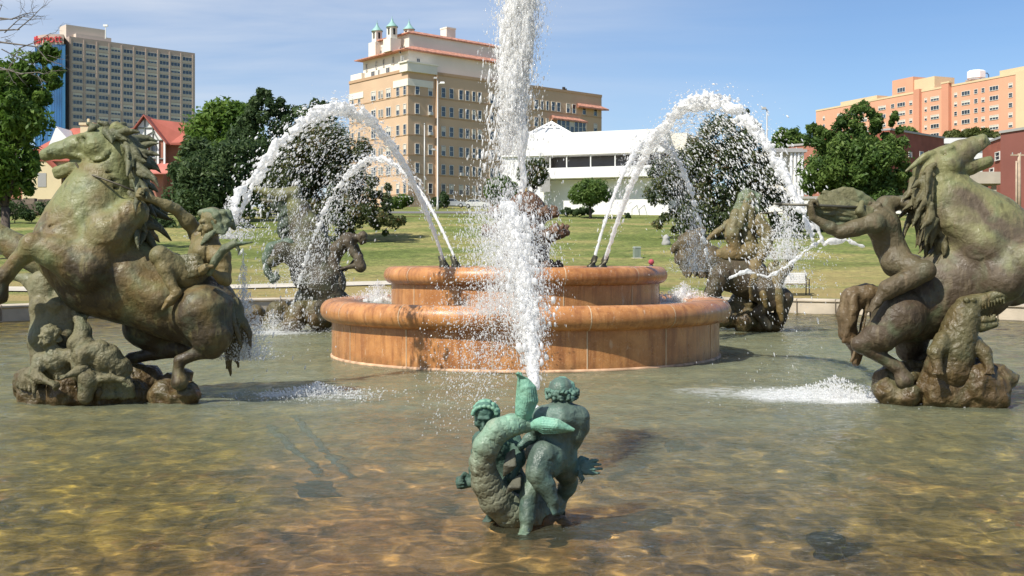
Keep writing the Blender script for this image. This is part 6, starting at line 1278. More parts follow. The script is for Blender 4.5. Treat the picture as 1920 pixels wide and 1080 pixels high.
    for px, D, ytop in ((707, float(tl[1])+.2, 38), (735, float(J0[1])+.4, 30), (767, float(J0[1])+4.2, 35)):
        X, _, ztp = P(px, ytop, D); zd = P(px, ytop+20, D)[2]
        b = MB(); w = 1.9; b.box((X, D, (ze+zd-1.9)/2), (w, w, zd-1.9-ze), RF.a); b.box((X, D, zd-.95), (1.15, 1.15, 1.9), RF.a)
        tw = b.build('turret', M_cream, T)
        b = MB(); b.lathe([(.92, zd-.1), (.93, zd), (.66, zd+.25), (.34, zd+.6), (.15, zd+.95), (.05, zd+1.2), (.03, ztp)], (X, D), 14); b.box((X, D, ztp-.5), (.35, .06, .06)); b.build('dome', M_copper, tw, True)
        b = MB()
        for aa in (RF.a, RF.a+math.pi/2):
            for s_ in (-1, 1): b.box((X+s_*.585*math.cos(aa), D+s_*.585*math.sin(aa), zd-.8), (.04, .36, .95), aa)
        build_split(b, 'opening', M_dark, tw)
    ch = MB()
    for px, w, y0, y1, D in ((840, 25, 55, 92, 182), (871, 11, 80, 122, 180)):
        a = P(px, y0, D); b = P(px, y1, D); ch.box((a[0], D, (a[2]+b[2])/2), (w/pxm(D)*.85, 1.6, a[2]-b[2]), RF.a); ch.box((a[0], D, a[2]+.05), (w/pxm(D)*.9, 1.8, .25), RF.a)
    build_split(ch, 'chimney', M_cream, T)
    # tiled canopies on the right wing, with a bay window
    def canopy(px0, px1, py, drop, out):
        c = MB(); u0, u1 = RF.u(px0), RF.u(px1); z = RF.z((px0+px1)/2, py); a, b = RF.pt(u0, .01), RF.pt(u1, .01); c0, d0 = RF.pt(u0-.02, out), RF.pt(u1+.02, out)
        V = [(*a, z), (*b, z), (*d0, z-drop), (*c0, z-drop), (*a, z-drop-.2), (*b, z-drop-.2), (*d0, z-drop-.25), (*c0, z-drop-.25)]
        c.add(V, [(0, 3, 2, 1), (4, 5, 6, 7), (3, 7, 6, 2), (0, 4, 7, 3), (1, 2, 6, 5)]); return c
    canopy(1083, 1127, 196, .6, 1.1).build('tiled_canopy', M_tile, T); canopy(1034, 1086, 219, .6, 1.3).build('tiled_canopy', M_tile, T)
    b = MB(); slab(b, RF, RF.u(1036), RF.u(1084), RF.z(1060, 262), RF.z(1060, 226), .01, 1.0); b.build('bay', M_tan, T)
    wa = Wall(RF.pt(RF.u(1036), 1.0), RF.pt(RF.u(1084), 1.0))
    for i in range(6): it.append((wa, (i+.5)/6, RF.z(1060, 238), wa.L/6.4, 2.2, 'sash'))
    place_windows(T, it, 96, .30, 3)
    # rooftop vents
    v = MB()
    for px, y in ((1010, 163), (1057, 165), (1060, 168)):
        D = 190; a = P(px, y, D); v.box((a[0], D, (a[2]+zt)/2), (.5, .5, a[2]-zt+.3))
    build_split(v, 'roof_vent', M_dark, T)
tan_block()

# ---------------------------------------------------------------- hotel tower
def hotel():
    D0, D1 = 450., 487.; A = (P(130, 0, D0)[0], D0); B = (P(365.5, 0, D1)[0], D1); zt = EYE+(HY-68)/F0*D0
    T = empty('hotel_tower', (A[0], D0, 10), 'tall beige hotel slab with rows of triple windows and a blue glass end', 'building')
    wa = Wall(A, B); n = np.array([math.sin(wa.a), -math.cos(wa.a)]); back = -n*16
    mb = MB(); mb.prism([A, B, tuple(np.array(B)+back), tuple(np.array(A)+back)], 5, zt); mb.build('wall', M_hotel, T)
    sp = MB(); it = []
    zr = [zt-3.05-2.9*k for k in range(17)]
    cols = (145.5, 170, 194, 217, 240, 263, 285.5, 308, 329, 351)
    for z in zr: slab(sp, wa, .01, .985, z-1.75, z-.95, .004, .12)
    build_split(sp, 'spandrel_band', M_hotell, T)
    pl = MB()
    for px in (133,)+tuple((cols[i]+cols[i+1])/2 for i in range(9))+(362,): slab(pl, wa, wa.u(px-1.6), wa.u(px+1.6), 8, zt-.8, .005, .30)
    build_split(pl, 'pier', M_hotel, T)
    for z in zr[:14]:
        for px in cols: it.append((wa, wa.u(px), z, wa.w(px, 18), 1.7, 'triple'))
    place_windows(T, it, 98, .18, 5)
    # curved glass corner
    c = np.array(A)+back*.55+np.array([2.0, 0]); R = 11.5; a = MB(); ang0, ang1 = math.radians(150), math.radians(288)
    zg = zt-4.2
    a.lathe([(R, 5), (R, zg)], tuple(c), 30, a0=ang0, a1=ang1); gl_ = a.build('glass_corner', M_glassb, T)
    f = MB()
    for k in range(31):
        t = ang0+(ang1-ang0)*k/30; f.box((c[0]+(R+.05)*math.cos(t), c[1]+(R+.05)*math.sin(t), zg/2), (.1, .12 if k % 6 else 1.1, zg), t)
    build_split(f, 'mullion', simple("blue_mullion", (.05, .18, .36), .4), gl_)
    a = MB(); a.lathe([(R+.15, zg), (R+.15, zt-.2), (.5, zt-.2)], tuple(c), 30, a0=ang0, a1=ang1); cr_ = a.build('curved_parapet', M_hotel, T)
    # lettering bent round the parapet
    cu = bpy.data.curves.new('sign_lettering', 'FONT'); cu.body = "Marriott"; cu.size = 4.6; cu.extrude = .25; to = bpy.data.objects.new('tmp', cu); COL.objects.link(to); bpy.context.view_layer.update()
    me = bpy.data.meshes.new_from_object(to); bpy.data.objects.remove(to); V = np.zeros(len(me.vertices)*3); me.vertices.foreach_get('co', V); V = V.reshape(-1, 3)
    V[:, 0] *= .92; wd = V[:, 0].max(); tm = math.radians(249); ang = tm+(V[:, 0]-wd/2)/(R+.2); W2 = np.stack([c[0]+(R+.45+V[:, 2])*np.cos(ang), c[1]+(R+.45+V[:, 2])*np.sin(ang), zg+.75+V[:, 1]], 1)
    me.vertices.foreach_set('co', W2.ravel()); me.materials.clear(); me.materials.append(M_red); me.update(); link('sign_lettering', me, cr_)
    s = MB(); t = tm-(wd/2+2.4)/(R+.2); p0 = np.array([c[0]+(R+.35)*math.cos(t), c[1]+(R+.35)*math.sin(t), zg+2.3])
    s.add([p0+np.array([math.cos(t+math.pi/2)*x, math.sin(t+math.pi/2)*x, z]) for x, z in ((-1.1, -1.5), (-.3, 1.7), (.3, 1.5), (.1, -.2), (1.2, 1.2), (1.2, -1.5), (.5, -1.5), (.5, -.2), (-.3, -1.5))], [[0, 1, 2, 3, 8], [3, 4, 5, 6, 7]]); s.build('sign_emblem', M_red, cr_)
    r = MB(); w2 = Wall(tuple(np.array(A)+back*.3), tuple(np.array(B)+back*.3)); slab(r, w2, w2.u(124), w2.u(197), zt, zt+5.6, -7, 0); slab(r, w2, w2.u(138), w2.u(204), zt, zt+2.0, 0, 2.5); r.build('roof_plant', M_hotell, T)
    m_ = MB(); a0 = P(198, 48, 455); m_.tube([(a0[0], 455, zt), (a0[0], 455, a0[2])], [.25, .15], 6); m_.box((a0[0], 455, a0[2]), (1.8, .8, .8)); m_.build('mast', M_white, T)
hotel()

# ---------------------------------------------------------------- salmon apartment block
def salmon():
    P0 = (P(1530, 0, 415)[0], 415.); P1 = (P(2060, 0, 306)[0], 306.); wa = Wall(P0, P1); zt = EYE+(HY-207)/F0*415
    T = empty('apartment_building', (P(1760, 0, 360)[0], 360, 12), 'long salmon-orange brick apartment block on the hill at the right', 'building')
    n = np.array([math.sin(wa.a), -math.cos(wa.a)]); bk = -n*16
    mb = MB(); mb.prism([P0, P1, tuple(np.array(P1)+bk), tuple(np.array(P0)+bk)], 10, zt); mb.build('wall', M_salmon, T)
    zf = lambda px: wa.pt(wa.u(px))[1]
    q = MB(); Z = lambda px, py: wa.z(px, py)
    slab(q, wa, wa.u(1673), wa.u(1712), zt-.3, Z(1690, 148), -6, .02); q.build('stair_tower', M_salmon, T)
    q = MB(); slab(q, wa, wa.u(1712), wa.u(1750), zt-.3, Z(1712, 150), -9, -.5); q.build('lift_housing', M_sand, T)
    q = MB(); slab(q, wa, wa.u(1717.5), wa.u(1728), 10, Z(1722, 168), .0, 1.1); slab(q, wa, wa.u(1771), wa.u(1784), 10, Z(1777, 157), .0, 1.3); build_split(q, 'projecting_shaft', M_salmon_shade, T)
    q = MB(); slab(q, wa, wa.u(1770), wa.u(1786), Z(1777, 157), Z(1777, 154), -.5, 1.4); slab(q, wa, wa.u(1873), wa.u(2000), zt, zt+1.6, -6, -.3); slab(q, wa, wa.u(1908), wa.u(1925), 10, zt+.2, .01, .8); slab(q, wa, wa.u(1572), wa.u(1640), zt, zt+1.5, -6, -1); build_split(q, 'sand_trim', M_sand, T)
    q = MB(); slab(q, wa, 0, 1, zt-.5, zt+.1, .004, .14); build_split(q, 'parapet', M_sand, T)
    it = []
    def H(k): return zt-4.0-2.95*k
    for k in range(7):
        for px, w in ((1545, 4), (1654, 14), (1674, 7), (1690, 15), (1708, 6), (1736, 5), (1753, 16), (1792, 6), (1811, 16), (1830, 7), (1843.5, 6.5), (1864, 17), (1895, 8), (1600, 12), (1620, 12), (1940, 12), (1575, 10)):
            it.append((wa, wa.u(px), H(k)+.6, wa.w(px, w), 1.45, 'triple' if w > 10 else 'sash'))
    it.append((wa, wa.u(1690), zt+1.5, wa.w(1690, 15), 1.6, 'triple'))
    place_windows(T, it, 96, .5, 6)
    # rooftop cooling tower
    D = 350; a = P(1843, 0, D); b = empty('cooling_tower', (a[0], D+6, zt), 'white rooftop cooling tower with curved blue pipe on the salmon block', 'cooling tower')
    m_ = MB(); z1 = P(0, 127, D)[2]; m_.lathe([(.1, z1), (2.2, z1-.05), (2.9, z1-.5), (2.9, zt+2.2), (2.6, zt+1.9)], (a[0], D+5), 8); m_.build('housing', M_white, b); m_ = MB()
    for x, y in ((-2, -2), (2, -2), (2, 2), (-2, 2)): m_.box((a[0]+x, D+5+y, zt+1.0), (.25, .25, 2.1))
    m_.box((a[0], D+5, zt+1.7), (5, 5, .5)); m_.build('support_frame', M_steel, b); m_ = MB(); m_.tube([(a[0]+2.5, D+5, z1-1), (a[0]+3.4, D+5, z1-.8), (a[0]+3.9, D+5, z1-1.4), (a[0]+3.9, D+5, zt)], [.18]*4, 6); m_.build('pipe', simple("blue_pipe", (.06, .12, .22), .5), b)
salmon()

# ---------------------------------------------------------------- white modern building
def white_building():
    T = empty('office_building', (P(1100, 0, 112)[0], 112, 6), 'white modernist building with a dark ribbon window behind the lawn', 'building')
    P0 = (P(940, 0, 113)[0], 113.); P1 = (P(1247, 0, 107)[0], 107.); wa = Wall(P0, P1); Z = lambda px, py: wa.z(px, py)
    zt = Z(1100, 247); n = np.array([math.sin(wa.a), -math.cos(wa.a)])
    u1 = wa.u(1018)
    mb = MB(); slab(mb, wa, 0, 1, Z(1100, 289), zt, -16, 0); mb.build('upper_band', M_white, T)
    mb = MB(); slab(mb, wa, 0, u1, 5.2, Z(1100, 289)-.002, -14, -.25); slab(mb, wa, u1, 1, 5.2, Z(1100, 334), -14, -1.7); build_split(mb, 'lower_wall', M_white, T)
    mb = MB(); slab(mb, wa, u1, 1, Z(1100, 333), Z(1100, 313), -6, -.0); mb.build('lower_band', M_white, T)
    mb = MB(); slab(mb, wa, u1, 1, Z(1100, 313)+.003, Z(1100, 289)-.003, -6, -2.4); mb.build('ribbon_window', simple("brown_glass", (.055, .045, .042), .25, 0, .3, .3, spec=.8), T)
    mb = MB()
    for px in (1030, 1061, 1106, 1152, 1198, 1236): slab(mb, wa, wa.u(px-.8), wa.u(px+.8), Z(1100, 313)+.003, Z(1100, 289)-.003, -.35, -.2)
    build_split(mb, 'mullion', M_white, T)
    mb = MB(); slab(mb, wa, wa.u(1247), wa.u(1282), Z(1247, 300), zt-.3, -16, -1.5); slab(mb, wa, wa.u(1190), wa.u(1282), 5.2, Z(1247, 300)-.3, -14, -5.5); build_split(mb, 'east_wing', M_cream, T)
    mb = MB(); slab(mb, wa, wa.u(1213), wa.u(1245), 5.2, Z(1220, 372), -5.48, -5.3); mb.build('entrance_doors', M_glass, T)
    mb = MB()
    for i in range(5): slab(mb, wa, wa.u(1183), wa.u(1250), 5.0, 5.75+.15*i, -4.5, .2-.55*i)
    mb.build('steps', M_path, T)
    mb = MB()
    for px in (1186, 1200):
        a = wa.pt(wa.u(px), .2); b = wa.pt(wa.u(px), -2.2); mb.tube([(*a, 5.7), (*a, 6.7), (*b, 7.3), (*b, 6.2)], [.03]*4, 5)
    build_split(mb, 'handrail', M_black, T)
    # grey keystone-shaped panel on the wall
    g_ = MB(); D = wa.pt(wa.u(1022))[1]; k = 1/pxm(D); c = wa.pt(wa.u(1022), .0)
    prof = [(-9, -19), (9, -19), (9, 8), (7, 13), (4, 15), (3, 19), (0, 21), (-3, 19), (-4, 15), (-7, 13), (-9, 8)]
    z0 = Z(1022, 341); V = [(c[0]+x*k, c[1]-.35+o, z0+y*k) for o in (0, .3) for x, y in prof]; m_ = len(prof)
    g_.add(V, [list(range(m_)), list(range(m_, 2*m_))[::-1]]+[[i, m_+i, m_+(i+1) % m_, (i+1) % m_] for i in range(m_)]); g_.build('grey_panel', M_grey, T)
    # skylight with open white ribs on the roof
    sk = MB(); D = 118; a = P(1034, 0, D)[0]; zb = zt; w = 5.0; zz = P(0, 229, D)[2]; ap = np.array([a, D, zz]); base = [np.array([a+x*w/2*1.35-.3, D+y*w/2, zb-.2]) for x, y in ((-1, -1), (1, -1), (1, 1), (-1, 1))]
    for i in range(4):
        b0, b1 = base[i], base[(i+1) % 4]; sk.tube([b0, ap], [.16, .13], 6)
        for t in (.33, .66): sk.tube([b0*(1-t)+b1*t, ap], [.12, .08], 5)
        for t in (.35, .7): sk.tube([b0*(1-t)+ap*t, b1*(1-t)+ap*t], [.1, .1], 5)
    sk.build('skylight_frame', M_white, T); sp_ = MB(); i_ = [b*.985+ap*.015+np.array([0, 0, -.12]) for b in base]+[ap-np.array([0, 0, .2])]; sp_.add(i_, [[0, 1, 4], [1, 2, 4], [2, 3, 4], [3, 0, 4]]); sp_.build('skylight_glass', simple('frosted_panel', (.62, .64, .66), .4), T)
white_building()

# ---------------------------------------------------------------- half-timbered houses at left
def tudor():
    D = 132.; g = lambda x, y, o=0: P(x, y, D+o)
    T = empty('timbered_house', (g(280, 0)[0], D, 8), 'red-roofed half-timbered house with white gable, behind the near left horse', 'house'); k = 1/pxm(D)
    xl, xr, xp = g(238, 0)[0], g(306, 0)[0], g(272, 0)[0]; ze, zp, zb = g(0, 264)[2], g(0, 217)[2], 7.5
    w = MB(); poly = [(xl, D), (xr, D), (xr, D+9), (xl, D+9)]; w.prism(poly, zb, ze); w.build('wall', M_brickp, T)
    gb = MB(); gb.add([(xl, D-.03, ze), (xr, D-.03, ze), (xp, D-.03, zp-.3), (xl, D+.2, ze), (xr, D+.2, ze), (xp, D+.2, zp-.3)], [(0, 1, 2), (5, 4, 3), (0, 3, 4, 1), (1, 4, 5, 2), (2, 5, 3, 0)]); gb.build('gable', M_white, T)
    tm = MB()
    def beam(a, b, r=.10, y=-.10): p, q = g(*a), g(*b); tm.tube([(p[0], D+y, p[2]), (q[0], D+y, q[2])], [r, r], 4)
    for a, b in (((272, 222), (272, 262)), ((258, 240), (258, 262)), ((287, 240), (287, 262)), ((240, 263), (306, 263)), ((255, 246), (272, 256)), ((272, 256), (290, 246)), ((258, 240), (287, 240)), ((248, 262), (258, 246)), ((297, 262), (287, 246)), ((284, 264), (284, 305)), ((294, 264), (294, 309)), ((284, 298), (308, 298))): beam(a, b, .10 if a[1] > 263 else .08)
    build_split(tm, 'timber_beam', M_timber, T)
    wp = MB()
    for px in (297, 309): a = g(px, 0); wp.box((a[0], D-.14, g(0, 286)[2]), (.22, .1, 2.7))
    build_split(wp, 'white_board', M_white, T)
    rf = MB(); o = .7
    def roofpl(a, b, c, d, th=.18): V = [a, b, c, d]+[(p[0], p[1], p[2]-th) for p in (a, b, c, d)]; rf.add(V, [(0, 1, 2, 3), (7, 6, 5, 4), (0, 4, 5, 1), (1, 5, 6, 2), (2, 6, 7, 3), (3, 7, 4, 0)])
    sl_ = (zp-ze)/(xp-xl)
    roofpl((xl-o, D-.6, ze-o*sl_*.8), (xp, D-.6, zp+.1), (xp, D+9, zp+.1), (xl-o, D+9, ze-o*sl_*.8)); roofpl((xp, D-.6, zp+.105), (xr+o*.8, D-.6, ze-.3), (xr+o*.8, D+9, ze-.3), (xp, D+9, zp+.105))
    x2 = g(365, 0)[0]; zr, z2 = g(0, 219)[2], g(0, 268)[2]
    roofpl((xp+.3, D+1.2, zp-.2), (x2, D+3.2, zr-.6), (x2+.3, D+1.4, z2), (xr-.2, D+.6, z2), .15); roofpl((x2, D+3.2, zr-.6), (xp+.3, D+3.4, zp-.2), (xp+.3, D+9, z2), (x2, D+9, z2), .15)
    rf.build('roof', M_tilel, T)
    w = MB(); w.prism([(xr+.01, D+1.6), (x2-.5, D+1.6), (x2-.5, D+8), (xr+.01, D+8)], zb, z2+.05); w.build('side_wall', M_brickp, T)
    hp = MB(); xa, xb = g(322, 0)[0], g(368, 0)[0]; hp.add([(xa, D-.4, g(0, 268)[2]), (xb, D-.4, g(0, 268)[2]), (xb-.5, D+1.4, g(0, 247)[2]), (xa+.9, D+1.4, g(0, 247)[2]), (xa, D-.4, g(0, 270)[2]), (xb, D-.4, g(0, 270)[2])], [(0, 1, 2, 3), (4, 5, 1, 0)]); hp.build('porch_roof', M_tilel, T)
    it = []; wl_ = Wall((xl, D), (xr, D)); it += [(wl_, wl_.u(268), g(0, 284)[2], 20*k, 24*k, 'double'), (wl_, wl_.u(287), g(0, 284)[2], 10*k, 24*k, 'sash')]; place_windows(T, it, 10, 0, 1)
    aw = MB()
    def awn(x0, x1, y0, y1, out): a0, a1 = g(x0, y0), g(x1, y0); b0, b1 = g(x0-3, y1), g(x1+3, y1); aw.add([(a0[0], D-.02, a0[2]), (a1[0], D-.02, a1[2]), (b1[0], D-out, b1[2]), (b0[0], D-out, b0[2]), (b0[0], D-out, b0[2]-.15), (b1[0], D-out, b1[2]-.15), (a0[0], D-.02, a0[2]-.4), (a1[0], D-.02, a1[2]-.4)], [(0, 3, 2, 1), (3, 4, 5, 2), (0, 6, 4, 3), (1, 2, 5, 7), (4, 6, 7, 5)])
    awn(262, 288, 257, 268, .7); awn(272, 320, 306, 326, 1.8); build_split(aw, 'awning_roof', simple("salmon_shingle", (.50, .17, .13), .9, 0, .12, 1), T)
    # second house to the left
    T2 = empty('timbered_house', (g(90, 0)[0], D+6, 8), 'cream and red house with square chimney seen behind the near left horse head', 'house'); D2 = D+6; h = lambda x, y: P(x, y, D2)
    w = MB(); w.prism([(h(40, 0)[0], D2), (h(245, 0)[0], D2), (h(245, 0)[0], D2+9), (h(40, 0)[0], D2+9)], 7, h(0, 300)[2]); w.build('wall', M_sand2, T2)
    w = MB(); w.box((h(135, 0)[0], D2-.2, h(0, 366)[2]), (225/pxm(D2), .5, 36/pxm(D2))); w.build('brick_base', M_brickp, T2)
    w = MB(); a = h(149, 0)[0]; w.box((a, D2+3, (h(0, 228)[2]+h(0, 300)[2])/2), (24/pxm(D2), 1.4, (300-228)/pxm(D2))); w.box((a, D2+3, h(0, 228)[2]), (28/pxm(D2), 1.7, .3)); w.tube([(a, D2+3, h(0, 228)[2]), (a, D2+3, h(0, 217)[2])], [.2, .16], 8); build_split(w, 'chimney', M_sand2, T2)
    w = MB(); x0, x1 = h(34, 0)[0], h(250, 0)[0]; zr_, ze_ = h(0, 232)[2], h(0, 300)[2]
    w.add([(x0, D2-.6, ze_), (x1, D2-.6, ze_), (x1, D2+4.5, zr_), (h(110, 0)[0], D2+4.5, zr_), (x1, D2+9.5, ze_), (x0, D2+9.5, ze_), (x0, D2-.6, ze_-.2), (x1, D2-.6, ze_-.2)], [(0, 1, 2, 3), (3, 2, 4, 5), (0, 3, 5), (6, 7, 1, 0)]); w.build('roof', M_tilel, T2)
    w = MB(); gx0, gx1, gxp = h(45, 0)[0], h(118, 0)[0], h(82, 0)[0]; zz0, zz1 = h(0, 322)[2], h(0, 296)[2]
    w.add([(gx0, D2-.5, 7.5), (gx1, D2-.5, 7.5), (gx1, D2-.5, zz0), (gxp, D2-.5, zz1+.6), (gx0, D2-.5, zz0), (gx0, D2, 7.5), (gx1, D2, 7.5), (gx1, D2, zz0), (gxp, D2, zz1+.6), (gx0, D2, zz0)], [(0, 1, 2, 3, 4), (2, 1, 6, 7), (3, 2, 7, 8), (4, 3, 8, 9), (0, 4, 9, 5)]); w.build('cream_gable', M_sand2, T2)
    w = MB()
    for a_, b_ in (((45, 326), (82, 290)), ((82, 290), (120, 326))): p, q_ = h(*a_), h(*b_); w.tube([(p[0], D2-.6, p[2]), (q_[0], D2-.6, q_[2])], [.28, .28], 4)
    w.build('verge_boards', M_tilel, T2)
    w = MB(); w.box((h(146, 0)[0], D2-.35, h(0, 339)[2]), (48/pxm(D2), .3, 18/pxm(D2))); w.build('dark_opening', M_dark, T2); w = MB(); w.box((h(82, 0)[0], D2-.53, h(0, 338)[2]), (16/pxm(D2), .04, 26/pxm(D2))); w.build('shutter', M_grey, T2)
    w = MB(); w.box((h(146, 0)[0], D2-.8, h(0, 327)[2]), (56/pxm(D2), 1.4, .25)); w.build('canopy', M_tilel, T2)
    gbl = MB(); p = [h(92, 282), h(150, 282), h(110, 238)]; gbl.add([(p[0][0], D2-.7, p[0][2]), (p[1][0], D2-.7, p[1][2]), (p[2][0], D2-.7, p[2][2]), (p[2][0], D2+4, p[2][2])], [(0, 1, 2), (1, 3, 2), (0, 2, 3)]); gbl.build('dormer', M_white, T2)
    # low rubble wall in front
    T3 = MB(); g_ = np.random.default_rng(3); D3 = 100.; 
    for i in range(230):
        px = -30+g_.random()*330; y = 376+g_.random()*22; a = P(px, y, D3); s = .35+.3*g_.random(); T3.box((a[0], D3+g_.random()*.3, a[2]), (s*1.5, .7, s*.8), g_.random()*.3)
    a, b = P(-40, 0, D3)[0], P(310, 0, D3)[0]; T3.box(((a+b)/2, D3+.5, P(0, 390, D3)[2]), (b-a, .5, 1.3)); w = T3.build('stone_wall', simple("rubble_stone", (.17, .13, .10), .95, 0, .5, 1.2, .4, 5)); tag(w, 'dark rubble stone wall beyond the lawn at the far left', 'wall')
M_sand2 = simple("cream_render", (.66, .55, .34), .9, 0, .05, .4)
tudor()

# ---------------------------------------------------------------- brick buildings at right
def bricks():
    def blockb(label, x0, x1, y0, D0, D1, m, wins=(), name='brick_building', depth=10, zb=5., cap_m=None):
        P0 = (P(x0, 0, D0)[0], D0); P1 = (P(x1, 0, D1)[0], D1); wa = Wall(P0, P1); zt = wa.z((x0+x1)/2, y0)
        T = empty(name, (*wa.pt(.5), zb), label, 'building'); mb = MB(); slab(mb, wa, 0, 1, zb, zt, -depth, 0); mb.build('wall', m, T); c = MB(); slab(c, wa, -.003, 1.003, zt, zt+.25, -depth-.1, .15); c.build('coping', cap_m or M_grey, T)
        it = [(wa, wa.u(px), wa.z(px, py), wa.w(px, w), hpx/pxm(wa.pt(wa.u(px))[1]), 'sash') for px, py, w, hpx in wins]
        if it: place_windows(T, it, 40, .3, 2)
        return T, wa, zt
    blockb('dark red brick house between the green tree and the near right horse', 1668, 1770, 252, 140, 150, M_brick, [(1727, 290, 7, 12), (1744, 289, 7, 12), (1706, 290, 6, 10), (1690, 288, 6, 12)])
    T, wa, zt = blockb('white corniced house behind the near right horse neck', 1755, 1860, 262, 158, 158, M_white, [(1770, 300, 7, 12), (1790, 300, 7, 12)])
    c = MB(); slab(c, wa, -.01, 1.01, zt-.6, zt+.1, .01, .8)
    for i in range(30): slab(c, wa, i/30+.005, i/30+.018, zt-1.0, zt-.6, .01, .5)
    c.build('cornice', M_white, T)
    blockb('bright red brick house right of the near right horse muzzle', 1842, 1888, 264, 138, 128, M_brick, [(1871, 293, 9, 17), (1860, 322, 8, 14)])
    blockb('windowless maroon brick wall at the right edge', 1876, 2060, 236, 112, 100, M_maroon, name='brick_building', zb=4.5)
    T, wa, zt = blockb('brick house behind the foliage beside the right street lamp', 1478, 1545, 272, 150, 146, M_brickp, [(1500, 300, 6, 16)])
    T, wa, zt = blockb('pale columned porch building beside the right street lamp', 1440, 1505, 282, 135, 135, M_cream, [(1462, 312, 10, 16)], name='porch_building')
    c = MB()
    for px in (1479, 1486, 1493, 1500): a = wa.pt(wa.u(px), 1.2); c.tube([(*a, 7.5), (*a, zt-.3)], [.2, .17], 8)
    build_split(c, 'column', M_white, T); c = MB(); slab(c, wa, -.02, 1.03, zt-.35, zt-.02, .01, 1.6); c.build('porch_roof', M_grey, T)
    # parking deck
    T = empty('parking_deck', (P(1840, 0, 118)[0], 118, 6), 'concrete parking deck under the red brick house at the right', 'building'); D = 118.; a, b = P(1775, 0, D)[0], P(1890, 0, D)[0]; c = MB(); c.box(((a+b)/2, D+4, P(0, 333, D)[2]), (b-a, 8, 22/pxm(D))); c.build('deck_edge', M_path, T); c = MB(); c.box(((a+b)/2, D+6, P(0, 360, D)[2]), (b-a, 2, 40/pxm(D))); c.build('back_wall', M_dark, T)
    c = MB()
    for px in (1790, 1830, 1868): x = P(px, 0, D)[0]; c.box((x, D+.6, P(0, 366, D)[2]), (.4, .4, 44/pxm(D)))
    build_split(c, 'pillar', M_path, T)
    blockb('white low wing of the office building behind the near right rider', 1405, 1730, 372, 118, 114, M_white, [(1500, 400, 20, 12), (1560, 400, 20, 12)], name='office_wing', zb=5)
bricks()

# ================================================================== STREET FURNITURE, VEHICLES, PEOPLE
def lamp_post(label, px, ytop, ybot, D, heads, arm2=None):
    X = P(px, 0, D)[0]; zt, zb = P(0, ytop, D)[2], P(0, ybot, D)[2]; T = empty('street_lamp', (X, D, zb), label, 'street lamp', 'street lamps along the road'); k = 1/pxm(D)
    mb = MB(); mb.tube([(X, D, zb-.5), (X, D, zb+.6), (X, D, zb+.7), (X, D, zt)], [.17, .17, .12, .07], 10); mb.build('pole', M_steel, T, True)
    for dx, dy, w in heads:
        mb = MB(); mb.tube([(X, D, zt+dy*k-.1), (X+dx*k*.6, D, zt+dy*k+.1), (X+dx*k, D, zt+dy*k+.1)], [.05, .05, .05], 6); mb.build('arm', M_steel, T)
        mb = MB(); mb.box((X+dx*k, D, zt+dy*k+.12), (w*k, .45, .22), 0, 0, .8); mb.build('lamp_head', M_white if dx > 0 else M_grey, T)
lamp_post('tall double-headed street lamp in front of the tan block', 820.5, 148, 392, 140, ((-4, 0, 7), (9, -9, 9), (-8, -134, 7)))
lamp_post('single-headed street lamp against the sky right of the water arch', 1438, 205, 390, 118, ((-5.5, 0, 8),))
X = P(796, 0, 142)[0]; t = MB(); t.tube([(X, 142, P(0, 392, 142)[2]-.5), (X, 142, P(0, 233, 142)[2])], [.10, .07], 8); t.tube([(X, 142, P(0, 233, 142)[2]), (X, 142, P(0, 231, 142)[2])], [.12, .05], 8); tag(t.build('flag_pole', M_steel, None, True), 'thin bare pole left of the double street lamp', 'pole')
def power_pole():
    D = 96.; X = P(1911, 0, D)[0]; T = empty('power_pole', (X, D, 5), 'wooden power pole with short crossarm before the maroon wall', 'power pole'); mb = MB(); mb.tube([(X, D, gz(X, D)-.3), (X, D, P(0, 288, D)[2])], [.17, .13], 10); mb.tube([(X-.28, D-.1, gz(X, D)-.3), (X-.28, D-.1, P(0, 302, D)[2])], [.1, .08], 8); M_wood = simple("weathered_wood", (.42, .32, .23), .9, 0, .2, 2); mb.build('pole', M_wood, T, True)
    mb = MB(); mb.box((X, D-.05, P(0, 291, D)[2]), (1.5, .12, .12)); mb.build('crossarm', M_wood, T); mb = MB()
    for s_ in (-.6, .1, .6): mb.tube([(X+s_, D-.05, P(0, 290, D)[2]), (X+s_, D-.05, P(0, 287, D)[2]+.05)], [.06, .04], 6)
    build_split(mb, 'insulator', M_grey, T)
power_pole()
